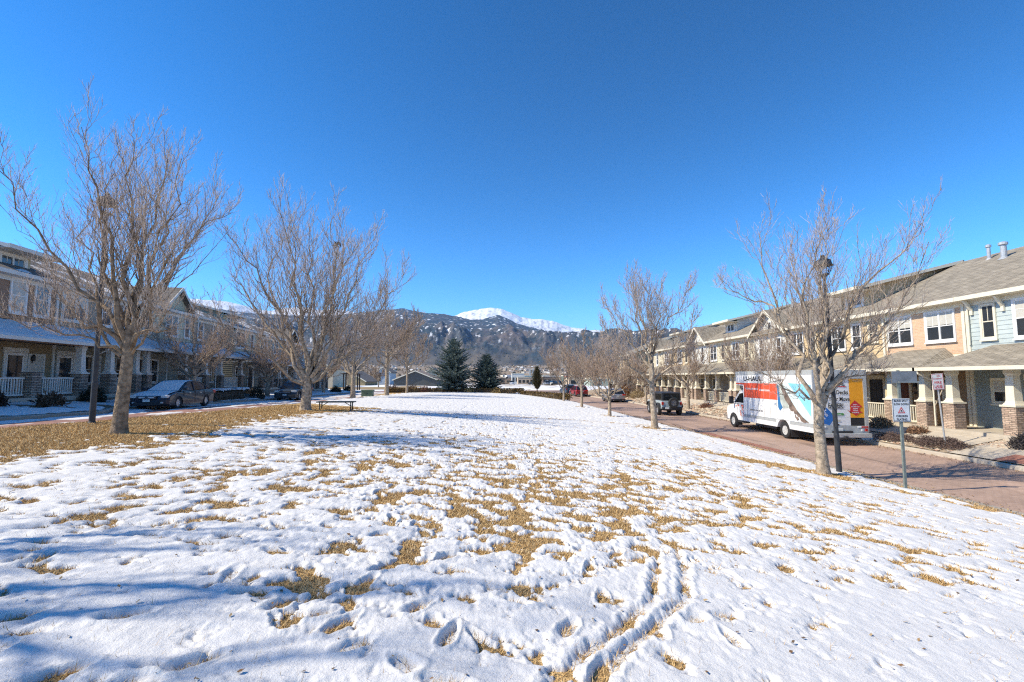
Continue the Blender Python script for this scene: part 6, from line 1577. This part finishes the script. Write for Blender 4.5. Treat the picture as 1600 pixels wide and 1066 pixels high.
# hedges closing the park
def hedge_row(label, pts, h, w_, c1, c2, n, z):
    for i, (a, b) in enumerate(zip(pts[:-1], pts[1:])):
        cx, cy = (a[0]+b[0])/2, (a[1]+b[1])/2; L = math.hypot(b[0]-a[0], b[1]-a[1])
        shrub('hedge', label[i], (cx, cy, z(cx, cy)), (L+.1, w_, h), n, c1, c2, 'hedge', math.atan2(b[1]-a[1], b[0]-a[0]), True, .13)
hedge_row(['dry brown low hedge closing the park, left of the spruces', 'dark low hedge closing the park, at the feet of the spruces', 'golden brown low hedge curving along the right street'],
          [(-17.0, 67.6), (-7.5, 68.6), (3.0, 68.0), (8.0, 56.5)], .62, 1.0, (.07, .045, .02), (.21, .14, .055), 4200, lambda x, y: gz(x, min(y, 69))-.02)
for i, (x, y, sx, h_, c1, c2, l_) in enumerate(((-16.5, 69.6, 2.2, 1.25, (.10, .06, .05), (.20, .13, .11), 'round reddish twiggy bush left of the spruces'), (-13.6, 69.8, 2.0, 1.2, (.13, .09, .07), (.24, .17, .13), 'round tan twiggy bush between thin tree and spruce'),
        (-11.5, 68.4, 2.4, 1.0, (.13, .06, .05), (.23, .12, .10), 'round russet twiggy bush just left of the large spruce'), (-4.9, 68.2, 1.5, .85, (.34, .24, .09), (.50, .36, .16), 'golden grass clump between the two spruces'), (-.9, 68.2, 1.9, .8, (.34, .24, .09), (.50, .36, .16), 'golden grass clump right of the small spruce'))):
    shrub('bush' if 'bush' in l_ else 'grass_clump', l_, (x, y, .6), (sx, sx*.9, h_), 1500, c1, c2, leaf=.22, twiggy=True)
# things on the right porches
s = thing('folded_umbrella', 'folded cream patio umbrella leaning on the brick house porch', 'umbrella', (19.75, 24.1, .8), 0)
m = MB(); m.tube([(0, 0, .02), (.12, -.35, 2.35)], .018, 6); m.build('pole', mat('pale_wood', (.5, .4, .27), .6, .1, 5), s); m = MB(); m.tube([(.055, -.16, 1.05), (.07, -.2, 1.3), (.105, -.31, 2.1), (.118, -.345, 2.3)], [.03, .07, .13, .02], 8); m.build('canopy', mat('cream_canvas', (.66, .56, .34), .8, .1, 4), s)
s = thing('cardboard_box', 'tan cardboard box behind the short railing of the brick house', 'box', (20.3, 21.9, .8), R(10)); m = MB(); m.box(-.3, .3, -.35, .35, .0, .98); m.build('carton', mat('cardboard', (.46, .30, .16), .85, .1, 3), s); m = MB(); m.box(-.02, .02, -.352, .352, .978, .982); m.build('tape', mat('brown_tape', (.35, .22, .1), .4, .1, 3), s)
s = thing('leaning_pole', 'thin pale pole leaning against the stone pillar of the brick house', 'pole', (19.7, 21.05, .8), 0); m = MB(); m.tube([(0, .1, .9), (.02, -.62, 2.25)], [.022, .018], 6); m.tube([(0, .1, .9), (0, .14, .0)], .022, 6); m.build('shaft', mat('bleached_wood', (.6, .5, .38), .7, .1, 6), s)
s = thing('dead_leaf_clump', 'dark scrap of debris caught high in the forked tree', 'debris', (-8.42, 23.0, 9.75), 0)
m = MB(); rr = random.Random(8)
for k in range(14):
    a, b = Vector((rr.uniform(-.2, .2), rr.uniform(-.1, .1), rr.uniform(-.2, .18))), Vector((rr.uniform(-.2, .2), rr.uniform(-.1, .1), rr.uniform(-.2, .18))); m.tube([a, (a+b)/2+Vector((0, 0, .02)), b], [.015, .03, .01], 5)
m.build('scrap', mat('black_scrap', (.012, .012, .014), .7, .2, 8), s)
# ---------------------------------------------------------------- rocks in the beds
def rocks(name, zones, n, seed):
    r = np.random.default_rng(seed); Vs = []; Fs = []; Cs = []; off = 0
    oct_v = np.array([(1,0,0),(-1,0,0),(0,1,0),(0,-1,0),(0,0,1),(0,0,-1),(.7,.7,.5),(-.7,.7,.5),(.7,-.7,.5),(-.7,-.7,.5)], float)
    oct_f = np.array([(0,6,4),(6,2,4),(2,7,4),(7,1,4),(1,9,4),(9,3,4),(3,8,4),(8,0,4),(0,2,6),(2,1,7),(1,3,9),(3,0,8),(0,5,2),(2,5,1),(1,5,3),(3,5,0)])
    for (x0f, x1f, y0, y1, zf, k, smin, smax) in zones:
        y = r.uniform(y0, y1, k); u = r.random(k); x = x0f(y)*(1-u)+x1f(y)*u; z = zf(x, y)
        s_ = r.uniform(smin, smax, k)
        for i in range(k):
            a = r.uniform(0, 6.28); c, s2 = math.cos(a), math.sin(a)
            v = oct_v*(1+r.normal(0, .16, oct_v.shape))*np.array([1, r.uniform(.6, 1), r.uniform(.4, .7)])*s_[i]
            v = np.stack([v[:, 0]*c-v[:, 1]*s2, v[:, 0]*s2+v[:, 1]*c, v[:, 2]], 1)+np.array([x[i], y[i], z[i]])
            Vs.append(v); Fs.append(oct_f+off); off += len(v)
            base = np.array([[.50, .40, .29], [.42, .27, .19], [.36, .30, .24], [.56, .47, .36]])[r.integers(0, 4)]*r.uniform(.75, 1.15); Cs.append(np.repeat(base[None], len(v), 0))
    o = np_mesh(name, np.concatenate(Vs), np.concatenate(Fs), attr_mat('rock_face', rough=.9, nscale=8, nvar=.25), smooth=False, attrs={'col': np.concatenate(Cs)}); tag(o, kind='stuff')
rocks('bed_gravel', [(lambda y: xk(y)+.05, lambda y: 17.9+0*y, 17.7, 30, park_r, 900, .03, .11), (lambda y: xk(y)+.05, lambda y: 18.6+0*y, 30, 60, park_r, 1700, .05, .19), (lambda y: 18.2+0*y, lambda y: 19.2+0*y, 14.5, 18.0, park_r, 1300, .02, .06), (lambda y: xk(y)+.05, lambda y: 19+0*y, 60, 85, park_r, 700, .06, .22)], 0, 61)
# fallen leaves and grit along the kerbs and on the snow
def litter():
    r = np.random.default_rng(91); n = 5200
    y = np.concatenate([r.uniform(9, 40, 2300), r.uniform(9, 40, 1500), 2.5+20*r.random(1400)**1.5])
    x = np.concatenate([ip(_xR, y[:2300])+np.abs(r.normal(0, .35, 2300)), smooth_ip(_xC, y[2300:3800])-np.abs(r.normal(0, .3, 1500)), r.uniform(-8, 9, 1400)])
    z = np.where(np.arange(n) < 3800, .022, 0); z[3800:] = lawn_z(x[3800:], y[3800:])+.045
    s = r.uniform(.008, .03, n)*np.interp(y, [2, 12, 40], [.7, 1.2, 2.2]); a = r.uniform(0, 6.28, n)
    u = np.stack([np.cos(a), np.sin(a), r.normal(0, .3, n)], 1)*s[:, None]; v = np.stack([-np.sin(a), np.cos(a), r.normal(0, .3, n)], 1)*s[:, None]*.6
    c = np.stack([x, y, z], 1); V = np.stack([c-u, c-v*.9, c+u, c+v], 1).reshape(-1, 3)
    col = np.array([[.20, .11, .05], [.30, .19, .09], [.12, .08, .05], [.36, .26, .14]])[r.integers(0, 4, n)]
    o = np_mesh('leaf_litter', V, (np.arange(n)*4)[:, None]+np.arange(4), LEAF, smooth=False, attrs={'col': np.repeat(col, 4, 0)}); tag(o, kind='stuff')
litter()
# ---------------------------------------------------------------- houses and buildings beyond the park
FR = mat('distant_shingles', (.16, .14, .125), .9, .15, .6)
def gable_house(name, label, x, y, w, d, h, rise, wallc, z=None, rot=0, wins=(), roofm=FR, along='y', cat='house', chim=False, ov=.45):
    z = float(terr_z(np.array([x]), np.array([y]))[0])+.25 if z is None else z
    root = thing(name, label, cat, (x, y, z), rot)
    m = MB(); m._add([(-w/2, -d/2, -2), (w/2, -d/2, -2), (w/2, -d/2, h), (0, -d/2, h+rise), (-w/2, -d/2, h), (-w/2, d/2, -2), (w/2, d/2, -2), (w/2, d/2, h), (0, d/2, h+rise), (-w/2, d/2, h)],
                     [(0, 1, 2, 3, 4), (9, 8, 7, 6, 5), (1, 6, 7, 2), (5, 0, 4, 9), (2, 7, 8, 3), (4, 3, 8, 9)]); m.build('wall', wallc, root)
    r = MB(); s_ = rise/(w/2)
    r.prism([(-w/2-ov, h-s_*ov+.03), (0, h+rise+.03), (w/2+ov, h-s_*ov+.03), (w/2+ov, h-s_*ov+.25), (0, h+rise+.25), (-w/2-ov, h-s_*ov+.25)], 'y', -d/2-ov, d/2+ov); r.build('roof', roofm, root)
    t = MB(); t.prism([(-w/2-ov, h-s_*ov-.02), (0, h+rise-.02), (w/2+ov, h-s_*ov-.02), (w/2+ov, h-s_*ov+.26), (0, h+rise+.26), (-w/2-ov, h-s_*ov+.26)], 'y', -d/2-ov-.06, -d/2-ov-.005); t.build('barge_board', TRIM, root)
    for (cx, cz, ww, wh) in wins:
        q = MB(); q.box(cx-ww/2-.12, cx+ww/2+.12, -d/2-.08, -d/2-.005, cz-.12, cz+wh+.12); f = q.build('window', WHITE, root); q = MB(); q.box(cx-ww/2, cx+ww/2, -d/2-.1, -d/2-.081, cz, cz+wh); q.build('pane', GLASS, f)
    return root
def PX(p, y): return (p-785)/720*y
W1 = siding('distant_olive', (.30, .235, .13)); W2 = siding('distant_charcoal', (.085, .088, .085)); W3 = siding('distant_pale_blue', (.50, .56, .60)); W4 = siding('distant_cream', (.62, .54, .40))
gable_house('house', 'low house with a broad olive brown gable beyond the shelter', PX(557, 150), 150, 10.2, 14, .9, 3.0, W1, z=.95)
gable_house('house', 'low house with a broad charcoal gable left of the spruces', PX(656, 146), 146, 13.0, 14, 1.5, 2.6, W2, z=.75, roofm=mat('brown_shingles', (.24, .18, .14), .9, .15, .6))
gable_house('house', 'pale blue two storey house between the olive and charcoal gables', PX(604, 168), 168, 5.0, 9, 4.2, 1.6, W3, z=.7, wins=[(-1.2, 1.0, .9, 3.0), (1.0, 2.6, .9, 1.2)])
gable_house('house', 'cream gabled house tucked behind the large spruce', PX(678, 185), 185, 6.5, 10, 3.4, 2.6, W4, z=.7, wins=[(.9, 1.2, 1.0, 2.0)])
gable_house('house', 'cream house with dark windows beyond the corner porch on the left', PX(508, 118), 118, 7.5, 9, 4.6, 2.0, W4, z=.6, wins=[(-1.6, .8, 1.1, 1.6), (1.6, .8, 1.1, 1.6), (-1.6, 3.0, 1.1, 1.2), (1.6, 3.0, 1.1, 1.2)])
gable_house('house', 'tan house with a snowy roof beyond the olive gable', PX(520, 175), 175, 9, 12, 1.2, 2.2, W4, z=1.0, roofm=_M['snow'])
def flat_building(label, x, y, w, d, h, c, z=None, band=None, wins=0, roofc=None):
    z = float(terr_z(np.array([x]), np.array([y]))[0])+.1 if z is None else z
    root = thing('commercial_building', label, 'building', (x, y, z), 0)
    m = MB(); m.box(-w/2, w/2, -d/2, d/2, -3, h); m.build('wall', c, root)
    m = MB(); m.box(-w/2-.15, w/2+.15, -d/2-.15, d/2+.15, h, h+.35); m.build('parapet', roofc or TRIM, root)
    for k in range(wins):
        cx = -w/2+(k+.5)*w/wins; q = MB(); q.box(cx-w/wins*.3, cx+w/wins*.3, -d/2-.06, -d/2-.004, h*.2, h*.62); q.build('window', GLASS, root)
    if band: q = MB(); q.box(-w/2, w/2, -d/2-.6, -d/2-.005, h*.68, h*.86); q.build('canopy', band, root)
    return root
CB1 = mat('buff_render', (.56, .44, .32), .85, .06, .3); CB2 = mat('white_render', (.66, .64, .58), .85, .06, .3); CB3 = mat('brown_render', (.22, .16, .12), .85, .1, .3); TG = mat('teal_canopy', (.08, .15, .14), .6, .1, 1); REDR = mat('terracotta_roof', (.42, .17, .10), .85, .1, .4)
flat_building('buff flat roofed building left of the lone juniper', PX(826, 265), 265, 13, 16, 3.6, CB1, z=-.6, wins=6)
flat_building('white two storey building farther left, above the buff one', PX(809, 300), 300, 8, 14, 6.2, CB2, z=-.8, wins=4)
flat_building('teal banded flat building behind the buff building', PX(838, 330), 330, 22, 12, 4.9, CB2, z=-.8, band=TG, wins=7)
flat_building('long brown storefront right of the lone juniper', PX(872, 250), 250, 18, 16, 4.0, CB3, z=-.5, roofc=CB2, wins=8)
flat_building('teal fronted building at the bend of the right street', PX(890, 180), 180, 5.5, 8, 3.4, TG, z=0.1, wins=2)
flat_building('dark storefront at the left of the far buildings', PX(790, 310), 310, 14, 10, 3.2, CB3, z=-.9, wins=4, roofc=FR)
flat_building('long building with a terracotta roof beyond the red SUV', PX(925, 170), 170, 19, 12, 3.0, CB1, z=.2, wins=5, roofc=REDR)
flat_building('low pale green building past the far right street', PX(950, 140), 140, 13, 10, 2.3, mat('pale_green_render', (.30, .36, .30), .85, .08, .4), z=.3, wins=3)
for (p_, l_) in ((828, 'slim white tower in the distant town'), (832.5, 'second slim white tower, just right of the first')):
    x, y = PX(p_, 900), 900; z = float(terr_z(np.array([x]), np.array([y]))[0]); r_ = thing('tower_block', l_, 'tower', (x, y, z)); m = MB(); m.box(-1.7, 1.7, -2, 2, -3, 12.5 if p_ < 830 else 13.5); m.build('wall', CB2, r_)
    m = MB(); m.box(-.5, .5, -2.06, -2.004, 1, 11.5); m.build('window_strip', GLASS, r_)
# the tan stone house at the end of the right street
t = house('tan stone house with chunky columns at the far right end of the street', ((18.4, 80.5, .8), R(-90)), 7.5, TANB, TANY, ends='lr', wins=[(1.0, 3.9, 1.2, 1.4, dict(cols=2)), (4.8, 3.9, 1.2, 1.4, dict(cols=2))], lows=[(4.6, .6, 1.3, 1.5, dict(cols=2))], doors=[(1.6, dict(dm=DOORR))], pillars=[.4, 3.4, 7.1], rails=[(3.8, 6.7)], porch=(0, 7.5, .8, .8), group=GR)
# distant cars in the far lot
for i, (p_, y, c_, l_) in enumerate(((800, 178, 'white', 'white car in the far lot, left of the lone juniper'), (853, 170, 'silver', 'silver car in the far lot, right of the lone juniper'), (862, 172, 'white', 'white car in the far lot, beside the silver one'), (871, 168, 'dark', 'dark car in the far lot, nearest the street bend'), (834, 176, 'dark', 'dark car in the far lot, in front of the buff building'))):
    z = .2
    r_ = thing('parked_car', l_, 'car', (PX(p_, y), y, z), R(90+12*i))
    cm = {'white': paint('chalk_white', (.6, .6, .6), 0), 'silver': SILV, 'dark': NAVY}[c_]
    m = MB(); loft(m, list(SUV_TOP)+arch(1.32, .35, .24)[::-1]+arch(-1.32, .35, .24)[::-1], (-1, -.85, 0, .85, 1), lambda t, x, z: t*.9, zdrop=.05, xr=.1, xlim=2.3); m.build('body', cm, r_)
    m = MB(); loft(m, SUV_GR, (-1, 0, 1), lambda t, x, z: t*(.84-.2*(z-1)), close=False, cap=True); m.build('greenhouse', CARGLASS, r_)
    for sx in (-1.32, 1.32):
        for sy in (-.8, .8): m = MB(); m.tube([(sx, sy-.1, .35), (sx, sy+.1, .35)], .35, 12); m.build('wheel', TYRE, r_)
# bare trees and evergreens dotted in the middle distance
fv = [far_tree(-30, 112, .5, 7.5, 3.4, 71, 'bare tree in the snowy field left of the olive gable', tr=.16, nb=(8, 5, 3), k=.9, group='bare trees in the far field')]
for i, (p_, y, sc, l_) in enumerate(((640, 190, 1.0, 'bare tree behind the charcoal gable'), (575, 185, 1.1, 'bare tree behind the olive gable'), (905, 118, .8, 'bare tree past the red SUV, near the teal building'), (935, 112, .85, 'bare tree beyond the street bend, left of the tan stone house'), (962, 106, .9, 'bare tree nearest the tan stone house, beyond the street bend'), (545, 130, .9, 'bare tree at the field edge right of the corner porch'))):
    dup(fv[0], (PX(p_, y), y, .4), i*1.3, l_, 'bare trees in the far field', sc)
# the far-off town on the slope reads as one mass
def town():
    r = np.random.default_rng(81); n = 1500
    y = r.uniform(420, 3600, n)**1.0; u = r.uniform(-.9, .62, n)+.0; x = u*y
    cl = fbm(x/260, y/420, 3, seed=400); keep = cl > -.02; x, y = x[keep], y[keep]; n = len(x)
    z = terr_z(x, y)
    w = r.uniform(7, 16, n)*(.8+.00012*y); d = r.uniform(7, 14, n); h = r.uniform(2.6, 5.5, n); rs = r.uniform(1.2, 2.6, n)
    a = r.uniform(-.6, .6, n)+np.where(r.random(n) < .5, 0, np.pi/2)
    tpl = np.array([(-.5,-.5,0),(.5,-.5,0),(.5,.5,0),(-.5,.5,0),(-.5,-.5,1),(.5,-.5,1),(.5,.5,1),(-.5,.5,1),(-.5,0,2),(.5,0,2)])
    L = np.stack([tpl[None, :, 0]*w[:, None], tpl[None, :, 1]*d[:, None], np.where(tpl[None, :, 2] == 0, -6, np.where(tpl[None, :, 2] == 1, h[:, None], (h+rs)[:, None]))], -1)
    ca, sa = np.cos(a)[:, None], np.sin(a)[:, None]
    V = np.stack([L[..., 0]*ca-L[..., 1]*sa+x[:, None], L[..., 0]*sa+L[..., 1]*ca+y[:, None], L[..., 2]+z[:, None]], -1)
    q = [(0,1,5,4),(1,2,6,5),(2,3,7,6),(3,0,4,7),(4,5,9,8),(6,7,8,9),(5,6,9,9),(7,4,8,8)]
    wc = np.array([[.62,.57,.48],[.50,.42,.33],[.66,.65,.62],[.42,.36,.30],[.55,.50,.45]])[r.integers(0, 5, n)]; rc = np.array([[.22,.18,.15],[.30,.24,.20],[.72,.73,.76],[.17,.15,.14]])[r.integers(0, 4, n)]
    Vw = V[:, :8].reshape(-1, 3); Fw = ((np.arange(n)*8)[:, None, None]+np.array(q[:4])[None]).reshape(-1, 4)
    Vr = V[:, 4:].reshape(-1, 3); rq = np.array([(0,1,5,4),(2,3,4,5)]); Fr = ((np.arange(n)*6)[:, None, None]+rq[None]).reshape(-1, 4)+len(Vw)
    tri = np.array([(1,2,5,1),(3,0,4,3)])
    C = np.concatenate([np.repeat(wc, 8, 0), np.repeat(rc, 6, 0)])
    o = np_mesh('distant_town', np.concatenate([Vw, Vr]), np.concatenate([Fw, Fr]), attr_mat('town_surfaces', rough=.85), smooth=False, attrs={'col': C}); tag(o, kind='stuff')
    # scrub and pines over the slopes
    n = 9000; y = 380+4200*r.random(n)**.8; x = r.uniform(-1.0, .75, n)*y
    k = fbm(x/330, y/500, 4, seed=410)+.25*sstep(3000, 4300, y) > .02; x, y = x[k], y[k]; n = len(x); z = terr_z(x, y)
    s = r.uniform(2.0, 4.5, n)*(.75+y*.00022); hh = s*r.uniform(.8, 1.5, n)
    m = 6; ang = np.arange(m)*2*np.pi/m
    ring = np.stack([np.cos(ang), np.sin(ang), np.full(m, .35)], 1)
    tpl = np.concatenate([ring*[.8, .8, 0]+[0, 0, -.3], ring, ring*[.55, .55, 2.0], [[0, 0, 1.0]]])
    V = tpl[None]*np.stack([s, s, hh], 1)[:, None, :]*(1+.2*r.normal(size=(n, len(tpl), 1)))+np.stack([x, y, z], 1)[:, None, :]
    F = []
    for b in (0, m):
        for i in range(m): F.append((b+i, b+(i+1) % m, b+m+(i+1) % m, b+m+i))
    for i in range(m): F.append((2*m+i, 2*m+(i+1) % m, 3*m, 3*m))
    F = np.array(F[:2*m]); nv = len(tpl)
    F2 = ((np.arange(n)*nv)[:, None, None]+F[None]).reshape(-1, 4)
    cc = np.array([[.08,.08,.055],[.19,.145,.10],[.24,.18,.13],[.12,.105,.075],[.055,.065,.05]])[r.integers(0, 5, n)]
    o = np_mesh('distant_scrub', V.reshape(-1, 3), F2, attr_mat('scrub_leaf', rough=.9), smooth=False, attrs={'col': np.repeat(cc, nv, 0)}); tag(o, kind='stuff')
town()
# the blue air between here and the mountains
def haze(dens):
    m = bpy.data.materials.new('haze_air'); m.use_nodes = True; nt = m.node_tree; nt.nodes.clear()
    o = nt.nodes.new('ShaderNodeOutputMaterial'); v = nt.nodes.new('ShaderNodeVolumePrincipled'); v.inputs['Density'].default_value = dens; v.inputs['Color'].default_value = (.36, .60, 1.0, 1); v.inputs['Anisotropy'].default_value = 0
    nt.links.new(v.outputs[0], o.inputs['Volume'])
    b = MB(); b.box(-27500, 27500, -27500, 27500, -60, 2950); h = b.build('haze', m); tag(h, kind='stuff')
haze(3.0e-5)
# ---------------------------------------------------------------- light, sky, camera
SUN_EL, SUN_AZ = 43., math.atan2(-.981, -.195)          # direction towards the sun: x = sin(az), y = cos(az)
w = bpy.data.worlds.new('World'); scene.world = w; w.use_nodes = True
nt = w.node_tree; bg = nt.nodes['Background']
sky = nt.nodes.new('ShaderNodeTexSky'); sky.sky_type = 'NISHITA'; sky.sun_disc = False
sky.sun_elevation = R(SUN_EL); sky.sun_rotation = SUN_AZ % (2*math.pi)
sky.altitude = 2200; sky.air_density = 1.0; sky.dust_density = .15; sky.ozone_density = 3.0
pre = nt.nodes.new('ShaderNodeVectorMath'); pre.operation = 'SCALE'; pre.inputs['Scale'].default_value = .13
gm_ = nt.nodes.new('ShaderNodeGamma'); gm_.inputs['Gamma'].default_value = 1.6
hs = nt.nodes.new('ShaderNodeHueSaturation'); hs.inputs['Hue'].default_value = .490; hs.inputs['Saturation'].default_value = 1.12; hs.inputs['Value'].default_value = 15.2
nt.links.new(sky.outputs[0], pre.inputs[0]); nt.links.new(pre.outputs[0], gm_.inputs['Color']); nt.links.new(gm_.outputs[0], hs.inputs['Color']); nt.links.new(hs.outputs[0], bg.inputs[0]); bg.inputs[1].default_value = .125
sl = bpy.data.lights.new('sun', 'SUN'); sl.energy = 4.8; sl.angle = R(.53); sl.color = (1, .90, .715)
so = bpy.data.objects.new('sun', sl); COL.objects.link(so)
d = Vector((math.sin(SUN_AZ)*math.cos(R(SUN_EL)), math.cos(SUN_AZ)*math.cos(R(SUN_EL)), math.sin(R(SUN_EL))))
so.rotation_euler = d.to_track_quat('Z', 'Y').to_euler(); so.location = d*60
cam = bpy.data.cameras.new('camera'); co = bpy.data.objects.new('camera', cam); COL.objects.link(co)
cam.sensor_width = 36; cam.lens = 16.2; cam.clip_end = 60000; cam.clip_start = .1
co.location = (0, 0, 3.0); co.rotation_euler = (R(90+4.53), 0, 0); cam.shift_x = .0094
scene.camera = co
vs = scene.view_settings; vs.view_transform = 'Standard'; vs.look = 'None'; vs.exposure = 0.62; vs.gamma = 1
scene.render.engine = 'CYCLES'
cy = scene.cycles; cy.max_bounces = 6; cy.diffuse_bounces = 3; cy.glossy_bounces = 3; cy.transparent_max_bounces = 8; cy.use_denoising = False; cy.pixel_filter_type = 'BLACKMAN_HARRIS'; cy.filter_width = 1.2
try: cy.denoiser = 'OPENIMAGEDENOISE'
except Exception: pass
cy.use_adaptive_sampling = False; cy.volume_bounces = 0; cy.sample_clamp_indirect = 6
